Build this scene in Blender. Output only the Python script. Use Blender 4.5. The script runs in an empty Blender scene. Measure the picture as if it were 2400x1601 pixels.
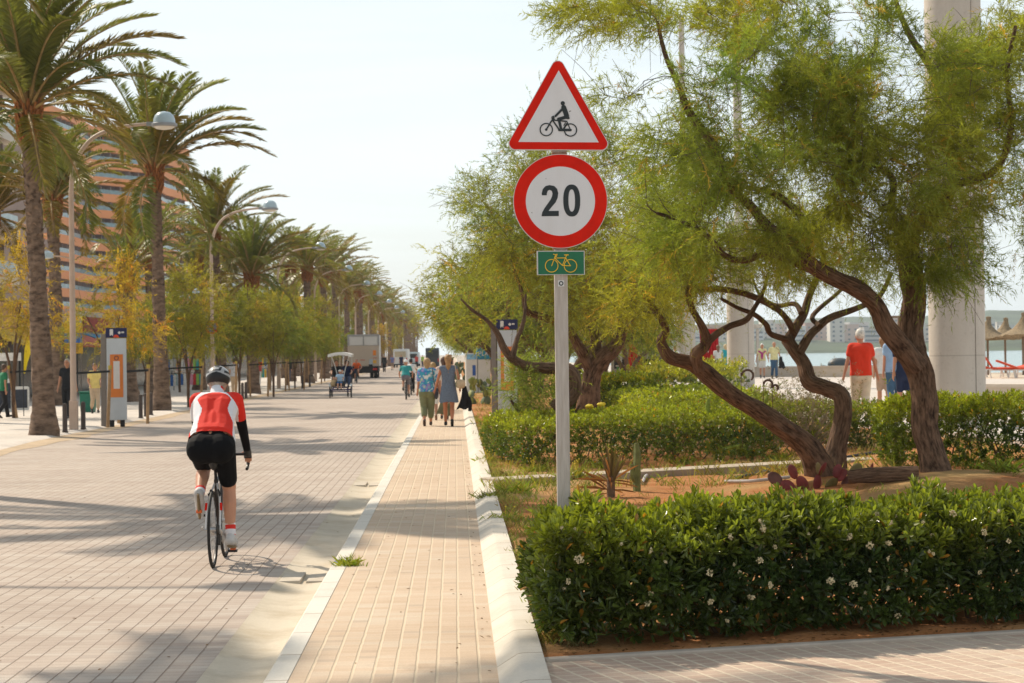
import bpy, bmesh, math, random
import numpy as np
from mathutils import Vector, Matrix, noise as mnoise
random.seed(7); rng = np.random.default_rng(11)
SC = bpy.context.scene
COL = SC.collection
R = math.radians

# ---------------------------------------------------------------- camera
FPX = 5000.0                      # focal length in photo pixels (2400 wide)
CAMH = 1.85
YAW, PITCH, ROLL = 1.528, 0.307, -0.75
cam_d = bpy.data.cameras.new('camera')
cam = bpy.data.objects.new('camera', cam_d); COL.objects.link(cam)
CM = (Matrix.Rotation(R(-YAW), 3, 'Z') @ Matrix.Rotation(R(90 + PITCH), 3, 'X') @ Matrix.Rotation(R(ROLL), 3, 'Z'))
cam.matrix_world = Matrix.Translation((0, 0, CAMH)) @ CM.to_4x4()
cam_d.sensor_width = 36; cam_d.lens = 75; cam_d.clip_start = 0.1; cam_d.clip_end = 12000
cam_d.dof.use_dof = True; cam_d.dof.focus_distance = 14.2; cam_d.dof.aperture_fstop = 9.0
SC.camera = cam

def ray(px, py):
    return CM @ Vector(((px - 1200) / FPX, -(py - 800.5) / FPX, -1))
def P(px, py, Y):
    d = ray(px, py); return Vector((0, 0, CAMH)) + d * (Y / d.y)
def G(px, py, z=0.0):
    d = ray(px, py); return Vector((0, 0, CAMH)) + d * ((z - CAMH) / d.z)
def proj(w):
    q = CM.transposed() @ (Vector(w) - Vector((0, 0, CAMH))); return 1200 + FPX * q.x / -q.z, 800.5 - FPX * q.y / -q.z
def XA(px, Y, z=0.0):              # ground point at depth Y under picture column px
    d = ray(px, 815); p = d * (Y / d.y); return Vector((p.x, Y, z))

# ---------------------------------------------------------------- sky, sun
SUN_EL, SUN_AZX, SUN_AZY = 43.0, -0.66, 0.75      # the sun stands ahead of the camera, to the left
world = bpy.data.worlds.new('World'); SC.world = world; world.use_nodes = True
nt = world.node_tree; nt.nodes.clear()
wo = nt.nodes.new('ShaderNodeOutputWorld'); bg = nt.nodes.new('ShaderNodeBackground')
sky = nt.nodes.new('ShaderNodeTexSky'); sky.sky_type = 'NISHITA'; sky.sun_disc = False
sky.sun_elevation = R(SUN_EL); sky.sun_rotation = math.atan2(SUN_AZX, SUN_AZY)
sky.air_density = 1.0; sky.dust_density = 2.2; sky.ozone_density = 1.0
tc = nt.nodes.new('ShaderNodeTexCoord'); mp = nt.nodes.new('ShaderNodeMapping')
mp.inputs['Scale'].default_value = (1.0, 1.0, 5.5); mp.inputs['Rotation'].default_value = (0, R(6), 0)
n1 = nt.nodes.new('ShaderNodeTexNoise'); n1.inputs['Scale'].default_value = 2.6; n1.inputs['Detail'].default_value = 8
n1.inputs['Roughness'].default_value = 0.55; n1.inputs['Distortion'].default_value = 0.6
cr = nt.nodes.new('ShaderNodeMapRange'); cr.inputs[1].default_value = 0.32; cr.inputs[2].default_value = 0.62
cr.inputs[3].default_value = 0.45; cr.inputs[4].default_value = 1.0
mx = nt.nodes.new('ShaderNodeMix'); mx.data_type = 'RGBA'
hz = nt.nodes.new('ShaderNodeSeparateXYZ')
hr = nt.nodes.new('ShaderNodeMapRange'); hr.inputs[1].default_value = 0.0; hr.inputs[2].default_value = 0.5
hr.inputs[3].default_value = 0.0; hr.inputs[4].default_value = 1.0
ccl = nt.nodes.new('ShaderNodeMix'); ccl.data_type = 'RGBA'
ccl.inputs[6].default_value = (9.1, 9.95, 10.1, 1); ccl.inputs[7].default_value = (4.9, 5.4, 5.7, 1)   # thin veil of high cloud
nt.links.new(tc.outputs['Generated'], mp.inputs['Vector']); nt.links.new(mp.outputs['Vector'], n1.inputs['Vector'])
nt.links.new(n1.outputs['Fac'], cr.inputs[0]); nt.links.new(cr.outputs[0], mx.inputs[0])
nt.links.new(tc.outputs['Generated'], hz.inputs[0]); nt.links.new(hz.outputs[2], hr.inputs[0]); nt.links.new(hr.outputs[0], ccl.inputs[0])
nt.links.new(sky.outputs[0], mx.inputs[6]); nt.links.new(ccl.outputs[2], mx.inputs[7])
nt.links.new(mx.outputs[2], bg.inputs[0]); bg.inputs[1].default_value = 0.1
nt.links.new(bg.outputs[0], wo.inputs[0])
sd = bpy.data.lights.new('sun', 'SUN'); sd.energy = 4.25; sd.angle = R(0.9); sd.color = (1.0, 0.885, 0.72)
so = bpy.data.objects.new('sun', sd); COL.objects.link(so)
sv = Vector((SUN_AZX, SUN_AZY, 0)).normalized() * math.cos(R(SUN_EL)); sv.z = math.sin(R(SUN_EL))
so.rotation_euler = sv.to_track_quat('Z', 'Y').to_euler(); so.location = (-30, 30, 40)
SC.view_settings.view_transform = 'Standard'; SC.view_settings.look = 'None'
SC.view_settings.exposure = 0.31; SC.view_settings.gamma = 1.0
SC.cycles.max_bounces = 8; SC.cycles.transparent_max_bounces = 8; SC.cycles.volume_bounces = 0
SC.cycles.diffuse_bounces = 3

# ---------------------------------------------------------------- materials
def _nodes(name):
    m = bpy.data.materials.new(name); m.use_nodes = True
    t = m.node_tree; return m, t, t.nodes['Principled BSDF']
def N(t, kind, **kw):
    n = t.nodes.new('ShaderNode' + kind)
    for k, v in kw.items(): setattr(n, k, v)
    return n
def L(t, a, b): t.links.new(a, b)
def MATH(t, op, a, b=None, c=None):
    n = N(t, 'Math', operation=op)
    for i, v in enumerate((a, b, c)):
        if v is None: continue
        if isinstance(v, (int, float)): n.inputs[i].default_value = v
        else: L(t, v, n.inputs[i])
    return n.outputs[0]
def MIX(t, fac, a, b, mode='MIX'):
    n = N(t, 'Mix', data_type='RGBA', blend_type=mode)
    for i, v in ((0, fac), (6, a), (7, b)):
        if isinstance(v, (int, float)): n.inputs[i].default_value = v
        elif isinstance(v, tuple): n.inputs[i].default_value = (*v[:3], 1)
        else: L(t, v, n.inputs[i])
    return n.outputs[2]
def NOISE(t, vec, scale, detail=4, rough=0.5):
    n = N(t, 'TexNoise'); n.inputs['Scale'].default_value = scale; n.inputs['Detail'].default_value = detail
    n.inputs['Roughness'].default_value = rough
    if vec is not None: L(t, vec, n.inputs['Vector'])
    return n.outputs['Fac']
def RAMP(t, v, a, b, c=0.0, d=1.0):
    n = N(t, 'MapRange'); L(t, v, n.inputs[0])
    for i, x in enumerate((a, b, c, d)): n.inputs[i + 1].default_value = x
    return n.outputs[0]
def BUMP(t, h, strength, dist, bsdf):
    b = N(t, 'Bump'); b.inputs['Strength'].default_value = strength; b.inputs['Distance'].default_value = dist
    L(t, h, b.inputs['Height']); L(t, b.outputs[0], bsdf.inputs['Normal']); return b
def OBJC(t, scale=None):
    c = N(t, 'TexCoord'); o = c.outputs['Object']
    if scale:
        m = N(t, 'Mapping'); L(t, o, m.inputs['Vector']); m.inputs['Scale'].default_value = scale; o = m.outputs['Vector']
    return o
_mc = {}
def mat(name, col, rough=0.6, var=0.18, scale=6.0, bump=0.0, metal=0.0, bscale=40.0, spec=0.4):
    if name in _mc: return _mc[name]
    m, t, b = _nodes(name)
    o = OBJC(t)
    f = NOISE(t, o, scale, 5, 0.6)
    lo = tuple(c * (1 - var) for c in col); hi = tuple(min(1, c * (1 + var)) for c in col)
    L(t, MIX(t, RAMP(t, f, 0.3, 0.7), lo, hi), b.inputs['Base Color'])
    b.inputs['Roughness'].default_value = rough; b.inputs['Metallic'].default_value = metal
    b.inputs['Specular IOR Level'].default_value = spec
    if bump: BUMP(t, NOISE(t, o, bscale, 4), 0.6, bump, b)
    _mc[name] = m; return m
def leafmat(name, col, rough=0.45, trans=0.35, spec=0.3):
    if name in _mc: return _mc[name]
    m, t, b = _nodes(name)
    a = N(t, 'Attribute', attribute_name='tint')
    c = MIX(t, 1.0, col, a.outputs['Color'], 'MULTIPLY')
    L(t, c, b.inputs['Base Color']); b.inputs['Roughness'].default_value = rough
    b.inputs['Specular IOR Level'].default_value = spec
    tr = N(t, 'BsdfTranslucent'); L(t, MIX(t, 1.0, c, (1.25, 1.3, 0.55), 'MULTIPLY'), tr.inputs[0])
    ms = N(t, 'MixShader'); ms.inputs[0].default_value = trans
    L(t, b.outputs[0], ms.inputs[1]); L(t, tr.outputs[0], ms.inputs[2])
    L(t, ms.outputs[0], t.nodes['Material Output'].inputs[0])
    _mc[name] = m; return m
def barkmat(name, dark, light, us=14.0, vs=2.2, depth=0.02):
    if name in _mc: return _mc[name]
    m, t, b = _nodes(name)
    c = N(t, 'TexCoord'); mpg = N(t, 'Mapping'); L(t, c.outputs['UV'], mpg.inputs['Vector'])
    mpg.inputs['Scale'].default_value = (us, vs, 1)
    f = NOISE(t, mpg.outputs['Vector'], 1.0, 7, 0.65)
    o = OBJC(t); g = NOISE(t, o, 3.0, 3)
    k = RAMP(t, f, 0.36, 0.62)
    L(t, MIX(t, RAMP(t, g, .35, .65, 0, .3), MIX(t, k, dark, light), tuple(x * 1.3 for x in light)), b.inputs['Base Color'])
    b.inputs['Roughness'].default_value = 0.9; b.inputs['Specular IOR Level'].default_value = 0.15
    BUMP(t, f, 1.0, depth, b)
    _mc[name] = m; return m

# ---------------------------------------------------------------- mesh helpers
def tag(o, label=None, cat=None, group=None, kind=None):
    if label: o['label'] = label
    if cat: o['category'] = cat
    if group: o['group'] = group
    if kind: o['kind'] = kind
    return o
def thing(name, loc=(0, 0, 0), rz=0, label=None, cat=None, group=None, scale=None):
    o = bpy.data.objects.new(name, None); COL.objects.link(o); o.location = loc; o.rotation_euler = (0, 0, rz)
    o.empty_display_size = 0.2
    if scale: o.scale = (scale,) * 3
    return tag(o, label, cat, group)
def copy_tree(o, loc=None, rz=None, scale=None, label=None, group=None, parent=None):
    c = o.copy(); COL.objects.link(c)
    if parent: c.parent = parent
    if loc is not None: c.location = loc
    if rz is not None: c.rotation_euler = (0, 0, rz)
    if scale is not None: c.scale = scale if isinstance(scale, (tuple, list)) else (scale,) * 3
    if label: c['label'] = label
    if group: c['group'] = group
    for ch in list(o.children): copy_tree(ch, parent=c)
    return c
def frame(d):
    d = Vector(d).normalized(); a = Vector((0, 0, 1)) if abs(d.z) < 0.9 else Vector((1, 0, 0))
    u = d.cross(a).normalized(); return u, d.cross(u).normalized()
def catmull(pts, k):
    pts = [Vector(p) for p in pts]
    if len(pts) < 3 or k < 2:
        if len(pts) == 2 and k > 1: return [pts[0].lerp(pts[1], i / k) for i in range(k + 1)]
        return pts
    out = []; q = [pts[0] * 2 - pts[1]] + pts + [pts[-1] * 2 - pts[-2]]
    for i in range(1, len(q) - 2):
        for j in range(k):
            s = j / k; a, b, c, d = q[i - 1], q[i], q[i + 1], q[i + 2]
            out.append(0.5 * ((2 * b) + (c - a) * s + (2 * a - 5 * b + 4 * c - d) * s * s + (3 * b - a - 3 * c + d) * s ** 3))
    out.append(pts[-1]); return out
def lerpl(vals, k):
    if k < 2: return list(vals)
    out = []
    for i in range(len(vals) - 1):
        for j in range(k): out.append(vals[i] + (vals[i + 1] - vals[i]) * j / k)
    out.append(vals[-1]); return out
class MB:
    def __init__(s): s.v = []; s.f = []; s.uv = {}; s.mi = []; s.m = 0
    def face(s, idx, uv=None):
        if uv: s.uv[len(s.f)] = uv
        s.f.append(tuple(idx)); s.mi.append(s.m)
    def box(s, x0, x1, y0, y1, z0, z1, M=None):
        b = len(s.v)
        for z in (z0, z1):
            for x, y in ((x0, y0), (x1, y0), (x1, y1), (x0, y1)):
                p = Vector((x, y, z)); s.v.append(M @ p if M else p)
        for q in ((3, 2, 1, 0), (4, 5, 6, 7), (0, 1, 5, 4), (1, 2, 6, 5), (2, 3, 7, 6), (3, 0, 4, 7)): s.face([b + i for i in q])
        return s
    def cbox(s, c, size, M=None):
        c = Vector(c); h = Vector(size) / 2
        return s.box(c.x - h.x, c.x + h.x, c.y - h.y, c.y + h.y, c.z - h.z, c.z + h.z, M)
    def bar(s, a, b, w, h=None, up=(0, 0, 1)):
        a = Vector(a); b = Vector(b); h = h or w; d = (b - a).normalized(); up = Vector(up)
        if abs(d.dot(up)) > 0.98: up = Vector((1, 0, 0))
        x = d.cross(up).normalized() * w / 2; y = x.cross(d).normalized() * h / 2
        k = len(s.v)
        for p in (a, b): s.v += [p - x - y, p + x - y, p + x + y, p - x + y]
        for q in ((3, 2, 1, 0), (4, 5, 6, 7), (0, 1, 5, 4), (1, 2, 6, 5), (2, 3, 7, 6), (3, 0, 4, 7)): s.face([k + i for i in q])
        return s
    def tube(s, pts, rad, n=8, k=1, cap=True, rough=0.0, seed=0, vs=1.0, sq=1.0):
        P_ = catmull(pts, k); rr = [rad] * len(P_) if isinstance(rad, (int, float)) else lerpl(rad, k)
        if len(rr) != len(P_): rr = list(np.interp(np.linspace(0, 1, len(P_)), np.linspace(0, 1, len(rr)), rr))
        b = len(s.v); u = None; dist = 0; ds = []
        for i, p in enumerate(P_):
            d = (P_[min(i + 1, len(P_) - 1)] - P_[max(i - 1, 0)])
            if d.length < 1e-9: d = Vector((0, 0, 1))
            d.normalize()
            if u is None: u, w = frame(d)
            else:
                u = (u - d * u.dot(d)).normalized(); w = d.cross(u)
            if i: dist += (p - P_[i - 1]).length
            ds.append(dist)
            for j in range(n):
                a = 2 * math.pi * j / n; r = rr[i]
                q = u * math.cos(a) * r + w * math.sin(a) * r * sq
                if rough:
                    q *= 1 + rough * mnoise.noise(Vector((math.cos(a) * 1.6 + seed, math.sin(a) * 1.6, dist * 1.8 / max(.3, vs)))) \
                         + 0.5 * rough * mnoise.noise(Vector((math.cos(a) * 4 + seed, math.sin(a) * 4, dist * 5)))
                s.v.append(p + q)
        for i in range(len(P_) - 1):
            for j in range(n):
                j2 = (j + 1) % n
                s.face((b + i * n + j, b + i * n + j2, b + (i + 1) * n + j2, b + (i + 1) * n + j),
                       ((j / n, ds[i]), ((j + 1) / n, ds[i]), ((j + 1) / n, ds[i + 1]), (j / n, ds[i + 1])))
        if cap:
            s.face([b + j for j in range(n)][::-1]); e = b + (len(P_) - 1) * n; s.face([e + j for j in range(n)])
        return s
    def lathe(s, prof, n=16, c=(0, 0, 0), M=None):
        b = len(s.v); c = Vector(c)
        for r, z in prof:
            for j in range(n):
                a = 2 * math.pi * j / n; p = Vector((r * math.cos(a), r * math.sin(a), z)) + c
                s.v.append(M @ p if M else p)
        for i in range(len(prof) - 1):
            for j in range(n):
                j2 = (j + 1) % n; s.face((b + i * n + j, b + i * n + j2, b + (i + 1) * n + j2, b + (i + 1) * n + j))
        s.face([b + j for j in range(n)][::-1]); e = b + (len(prof) - 1) * n; s.face([e + j for j in range(n)])
        return s
    def prism(s, poly, M, t):            # 2D polygon (x, z) in the plane of M, thickness t along +y
        b = len(s.v); n = len(poly)
        for y in (0, t):
            for x, z in poly: s.v.append(M @ Vector((x, y, z)))
        s.face([b + i for i in range(n)]); s.face([b + n + i for i in range(n)][::-1])
        for i in range(n): j = (i + 1) % n; s.face((b + j, b + i, b + n + i, b + n + j))
        return s
    def ball(s, c, r, nu=12, nv=8, sx=(1, 1, 1), M=None):
        b = len(s.v); c = Vector(c)
        for i in range(1, nv):
            t = math.pi * i / nv
            for j in range(nu):
                a = 2 * math.pi * j / nu
                p = Vector((math.sin(t) * math.cos(a) * sx[0], math.sin(t) * math.sin(a) * sx[1], math.cos(t) * sx[2])) * r
                s.v.append(c + (M @ p if M else p))
        top = len(s.v)
        for sg in (1, -1):
            p = Vector((0, 0, sg * r * sx[2])); s.v.append(c + (M @ p if M else p))
        for i in range(nv - 2):
            for j in range(nu):
                j2 = (j + 1) % nu; s.face((b + i * nu + j, b + (i + 1) * nu + j, b + (i + 1) * nu + j2, b + i * nu + j2))
        for j in range(nu):
            j2 = (j + 1) % nu; s.face((top, b + j, b + j2)); s.face((top + 1, b + (nv - 2) * nu + j2, b + (nv - 2) * nu + j))
        return s
    def build(s, name, mats, parent=None, smooth=True, bevel=0.0, seg=2):
        me = bpy.data.meshes.new(name); me.from_pydata([tuple(p) for p in s.v], [], s.f)
        mats = mats if isinstance(mats, (list, tuple)) else [mats]
        for m_ in mats: me.materials.append(m_)
        if len(mats) > 1: me.polygons.foreach_set('material_index', s.mi)
        if s.uv:
            ul = me.uv_layers.new(name='UVMap').data
            for fi, uvs in s.uv.items():
                st = me.polygons[fi].loop_start
                for k_, q in enumerate(uvs): ul[st + k_].uv = q
        if smooth:
            me.polygons.foreach_set('use_smooth', [True] * len(me.polygons))
        me.update()
        if smooth: me.set_sharp_from_angle(angle=R(38))
        o = bpy.data.objects.new(name, me); COL.objects.link(o)
        if bevel:
            b = o.modifiers.new('bevel', 'BEVEL'); b.width = bevel; b.segments = seg; b.limit_method = 'ANGLE'; b.angle_limit = R(35)
        if parent: o.parent = parent
        return o
def npmesh(name, V, nper, mat_, parent=None, tint=None, smooth=False):
    """V: (n, nper, 3) separate polygons; tint: (n, 3)."""
    n = len(V); me = bpy.data.meshes.new(name)
    me.vertices.add(n * nper); me.vertices.foreach_set('co', V.astype(np.float32).ravel())
    me.loops.add(n * nper); me.loops.foreach_set('vertex_index', np.arange(n * nper, dtype=np.int32))
    me.polygons.add(n); me.polygons.foreach_set('loop_start', np.arange(0, n * nper, nper, dtype=np.int32))
    me.polygons.foreach_set('loop_total', np.full(n, nper, dtype=np.int32))
    if smooth: me.polygons.foreach_set('use_smooth', np.ones(n, dtype=bool))
    me.update(calc_edges=True)
    if tint is not None:
        at = me.attributes.new('tint', 'FLOAT_COLOR', 'POINT')
        c = np.ones((n, nper, 4), dtype=np.float32); c[:, :, :3] = np.clip(tint, 0, 4)[:, None, :]
        at.data.foreach_set('color', c.ravel())
    me.materials.append(mat_)
    o = bpy.data.objects.new(name, me); COL.objects.link(o)
    if parent: o.parent = parent
    return o
def unit(a): return a / np.maximum(np.linalg.norm(a, axis=-1, keepdims=True), 1e-9)
def rdir(n): return unit(rng.normal(size=(n, 3)))
# ---------------------------------------------------------------- paving and ground
def paver(name, bw, bh, c1, c2, c3, jcol, jw=0.012, rot=0.0, jrow=0.5, wob=0.012):
    m, t, b = _nodes(name)
    o = OBJC(t)
    if rot:
        mp_ = N(t, 'Mapping'); L(t, o, mp_.inputs['Vector']); mp_.inputs['Rotation'].default_value = (0, 0, rot); o = mp_.outputs['Vector']
    nz = N(t, 'TexNoise'); nz.inputs['Scale'].default_value = 5.0; nz.inputs['Detail'].default_value = 3; L(t, o, nz.inputs['Vector'])
    w = N(t, 'Vector Math'.replace(' ', '')); w.operation = 'MULTIPLY_ADD'
    L(t, nz.outputs['Color'], w.inputs[0]); w.inputs[1].default_value = (wob, wob, 0); L(t, o, w.inputs[2])
    sp = N(t, 'SeparateXYZ'); L(t, w.outputs[0], sp.inputs[0])
    x = MATH(t, 'DIVIDE', sp.outputs[0], bw); ci = MATH(t, 'FLOOR', x); fx = MATH(t, 'FRACT', x)
    # each column is shifted a little along its length
    wn0 = N(t, 'TexWhiteNoise', noise_dimensions='1D'); L(t, ci, wn0.inputs['W'])
    y = MATH(t, 'ADD', MATH(t, 'DIVIDE', sp.outputs[1], bh), MATH(t, 'MULTIPLY', wn0.outputs['Value'], 0.18))
    ri = MATH(t, 'FLOOR', y); fy = MATH(t, 'FRACT', y)
    dx = MATH(t, 'SUBTRACT', 0.5, MATH(t, 'ABSOLUTE', MATH(t, 'SUBTRACT', fx, 0.5)))
    dy = MATH(t, 'SUBTRACT', 0.5, MATH(t, 'ABSOLUTE', MATH(t, 'SUBTRACT', fy, 0.5)))
    jx = RAMP(t, dx, jw * 0.25 / bw, jw * 0.75 / bw, 1, 0); jy = RAMP(t, dy, jw * 0.15 / bh, jw * 0.6 / bh, jrow, 0)
    cv = N(t, 'CombineXYZ'); L(t, ci, cv.inputs[0]); L(t, ri, cv.inputs[1])
    wn = N(t, 'TexWhiteNoise', noise_dimensions='2D'); L(t, cv.outputs[0], wn.inputs['Vector'])
    # runs of pavers across the road share a tone
    ms = N(t, 'Mapping'); L(t, o, ms.inputs['Vector']); ms.inputs['Scale'].default_value = (0.55, 2.2, 1)
    run = NOISE(t, ms.outputs['Vector'], 1.0, 4, 0.65)
    mix = MATH(t, 'ADD', MATH(t, 'MULTIPLY', wn.outputs['Value'], 0.42), MATH(t, 'MULTIPLY', RAMP(t, run, 0.34, 0.66), 0.58))
    c = MIX(t, RAMP(t, mix, 0.1, 0.55), c1, c2); c = MIX(t, RAMP(t, mix, 0.55, 0.95), c, c3)
    big = NOISE(t, o, 0.35, 5, 0.6)
    c = MIX(t, RAMP(t, big, 0.35, 0.7, 0, 0.38), c, tuple(v * 0.72 for v in c1))
    spot = NOISE(t, o, 1.3, 7, 0.75); c = MIX(t, RAMP(t, spot, 0.60, 0.78, 0, 0.55), c, (c1[0] * .5, c1[1] * .45, c1[2] * .42)); c = MIX(t, RAMP(t, wn.outputs['Value'], 0.965, 0.97, 0, 0.35), c, (c1[0] * .62, c1[1] * .58, c1[2] * .6))
    fine = NOISE(t, o, 90, 2); c = MIX(t, RAMP(t, fine, 0.35, 0.65, 0.0, 0.16), c, (0.16, 0.13, 0.11))
    jn = MATH(t, 'MAXIMUM', jx, jy)
    L(t, MIX(t, jn, c, jcol), b.inputs['Base Color'])
    b.inputs['Roughness'].default_value = 0.85; b.inputs['Specular IOR Level'].default_value = 0.25
    h = MATH(t, 'SUBTRACT', MATH(t, 'MULTIPLY', fine, 0.15), jn)
    h = MATH(t, 'ADD', h, MATH(t, 'MULTIPLY', wn.outputs['Value'], 0.35))
    BUMP(t, h, 0.7, 0.006, b)
    return m
m_road = paver('road_pavers', 0.1235, 0.125, (0.42, 0.33, 0.27), (0.50, 0.415, 0.345), (0.56, 0.495, 0.425), (0.26, 0.20, 0.155), 0.010, 0, 0.7)
m_side = paver('pavement_pavers', 0.118, 0.12, (0.55, 0.40, 0.275), (0.61, 0.465, 0.335), (0.63, 0.53, 0.41), (0.60, 0.48, 0.34), 0.014, 0, 0.55)
m_path = paver('path_pavers', 0.128, 0.13, (0.50, 0.35, 0.265), (0.56, 0.42, 0.325), (0.59, 0.48, 0.385), (0.62, 0.52, 0.39), 0.02, R(-16), 1.0)
m_prom = paver('promenade_pavers', 0.4, 0.4, (0.60, 0.53, 0.47), (0.64, 0.57, 0.51), (0.66, 0.60, 0.54), (0.48, 0.42, 0.37), 0.02, 0, 0.6)

def kerbmat(name, col, step=1.0, off=0.0, dirt=0.5):
    m, t, b = _nodes(name); o = OBJC(t)
    sp = N(t, 'SeparateXYZ'); L(t, o, sp.inputs[0])
    nz = NOISE(t, o, 3.0, 3)
    y = MATH(t, 'DIVIDE', MATH(t, 'ADD', sp.outputs[1], off), step); fy = MATH(t, 'FRACT', y)
    d = MATH(t, 'SUBTRACT', 0.5, MATH(t, 'ABSOLUTE', MATH(t, 'SUBTRACT', fy, 0.5)))
    j = RAMP(t, MATH(t, 'ADD', d, MATH(t, 'MULTIPLY', nz, 0.006)), 0.004 / step, 0.016 / step, 1, 0)
    wn = N(t, 'TexWhiteNoise', noise_dimensions='1D'); L(t, MATH(t, 'FLOOR', y), wn.inputs['W'])
    c = MIX(t, wn.outputs['Value'], tuple(v * 0.9 for v in col), col)
    st = NOISE(t, o, 1.7, 6, 0.7)
    c = MIX(t, RAMP(t, st, 0.45, 0.75, 0, dirt), c, (col[0] * .62, col[1] * .55, col[2] * .44))
    g = NOISE(t, o, 45, 3); c = MIX(t, RAMP(t, g, 0.4, 0.7, 0, 0.18), c, tuple(v * .6 for v in col))
    L(t, MIX(t, j, c, (0.24, 0.16, 0.09)), b.inputs['Base Color']); b.inputs['Roughness'].default_value = 0.85
    BUMP(t, MATH(t, 'SUBTRACT', MATH(t, 'MULTIPLY', g, 0.4), j), 0.7, 0.006, b)
    return m
m_kerb = kerbmat('kerb_stone', (0.68, 0.63, 0.55), 1.0, 0.35, 0.35)
m_kerb2 = kerbmat('kerb_white', (0.64, 0.575, 0.48), 1.0, 0.0, 0.45)
m_gut = kerbmat('gutter_concrete', (0.57, 0.49, 0.375), 6.0, 1.5, 0.8)
m_conc = mat('concrete', (0.47, 0.42, 0.37), 0.85, 0.12, 1.5, 0.004)

def soilmat():
    m, t, b = _nodes('red_soil'); o = OBJC(t)
    f = NOISE(t, o, 2.2, 6, 0.65); g = NOISE(t, o, 28, 4, 0.7)
    c = MIX(t, RAMP(t, f, 0.35, 0.68), (0.38, 0.145, 0.05), (0.50, 0.24, 0.10))
    c = MIX(t, RAMP(t, g, 0.5, 0.75, 0, 0.75), c, (0.20, 0.09, 0.04))
    far = NOISE(t, o, 0.5, 4); c = MIX(t, RAMP(t, far, 0.48, 0.66, 0, 0.6), c, (0.42, 0.33, 0.15))
    L(t, c, b.inputs['Base Color']); b.inputs['Roughness'].default_value = 0.95; b.inputs['Specular IOR Level'].default_value = .1
    BUMP(t, MATH(t, 'ADD', f, MATH(t, 'MULTIPLY', g, 0.5)), 1.0, 0.05, b)
    return m
m_soil = soilmat()
m_sand = mat('sand', (0.58, 0.48, 0.37), 0.95, 0.1, 2, 0.01)

def strip(name, prof, y0, y1, m_, n=2, kind='structure', jitter=0):
    """cross-section prof [(x, z)...] swept along Y."""
    b = MB(); ys = [y0 + (y1 - y0) * (i / n) for i in range(n + 1)]
    for y in ys:
        for x, z in prof: b.v.append(Vector((x, y, z)))
    k = len(prof)
    for i in range(n):
        for j in range(k - 1):
            b.face((i * k + j, i * k + j + 1, (i + 1) * k + j + 1, (i + 1) * k + j))
    o = b.build(name, m_); o['kind'] = kind; return o
def sheet(name, poly, z, m_, kind='structure'):
    b = MB(); b.v = [Vector((x, y, z)) for x, y in poly]; b.face(range(len(poly)))
    o = b.build(name, m_, smooth=False); o['kind'] = kind; return o

FARY = 3000.0
land = [(-7000, -400), (60, -400), (50, 60), (41, 121), (17, 125), (17.5, 500), (14, FARY), (-7000, FARY + 1000)]
b = MB(); b.v = [Vector((x, y, -0.05)) for x, y in land] + [Vector((x + (6 if x > 0 else 0), y, -3)) for x, y in land]
b.face(range(len(land)))
for i in range(len(land)): j = (i + 1) % len(land); b.face((j, i, i + 8, j + 8))
tag(b.build('ground', mat('dry_ground', (0.40, 0.34, 0.27), .95, .2, .3), smooth=False), kind='structure')

RX0, RX1, GX = -9.35, -1.49, -1.10
sheet('road', [(RX0, -6), (RX1, -6), (RX1, 900), (RX0, 900)], 0.0, m_road)
# left promenade with an uneven soft edge against the road
b = MB(); n = 240
for i in range(n + 1):
    y = -6 + 906 * (i / n) ** 2.2
    b.v.append(Vector((RX0 + 0.25 * mnoise.noise(Vector((y * .11, 3, 0))), y, 0.006)))
    b.v.append(Vector((RX0 - 0.25 + 0.2 * mnoise.noise(Vector((y * .2, 8, 0))), y, 0.05))); b.v.append(Vector((-60, y, 0.07)))
for i in range(n):
    for j in range(2): b.face((3 * i + j + 1, 3 * i + j, 3 * i + 3 + j, 3 * i + 4 + j))
tag(b.build('promenade_left', mat('sandy_paving', (0.60, 0.53, 0.46), .9, .16, 1.2, .004)), kind='structure')
b = MB(); n = 300
for i in range(n + 1):
    y = -6 + 906 * (i / n) ** 2.5
    b.v.append(Vector((RX0 + 0.55 + 0.3 * mnoise.noise(Vector((y * .31, 13, 0))), y, 0.004)))
    b.v.append(Vector((RX0 - 0.1, y, 0.010)))
for i in range(n): b.face((2 * i + 1, 2 * i, 2 * i + 2, 2 * i + 3))
tag(b.build('road_edge_sand', mat('edge_sand', (0.46, 0.34, 0.22), .95, .25, 2, .01)), kind='structure')

gprof = [(RX1 - 0.004, 0.004), (RX1 + 0.02, -0.004), (RX1 + 0.10, -0.018), (RX1 + 0.22, -0.03), (GX - 0.02, -0.02), (GX + 0.005, -0.012)]
strip('gutter', gprof, -6, 900, m_gut)
strip('kerb_road_side', [(GX, -0.03), (GX + 0.02, 0.055), (GX + 0.045, 0.083), (GX + 0.165, 0.085), (GX + 0.17, 0.06)], -6, 900, m_kerb)
strip('pavement', [(-0.935, 0.08), (0.215, 0.08)], -6, 900, m_side)
strip('kerb_garden_side', [(0.21, 0.06), (0.213, 0.086), (0.30, 0.14), (0.33, 0.158), (0.355, 0.163), (0.47, 0.165), (0.475, 0.10)], -6, 900, m_kerb2)
for y0, y1 in ((17.6, 18.3), (30.4, 31.2)):
    b = MB(); b.box(RX1 + 0.015, RX1 + 0.19, y0, y1, -0.09, 0.0); b.box(RX1 + 0.235, GX - .008, y0 + .05, y1 - .1, -0.10, -0.010)
    tag(b.build('gutter_slab', mat('slab', (0.50, 0.43, 0.34), .85, .15, 4), bevel=.006), kind='structure')

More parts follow.
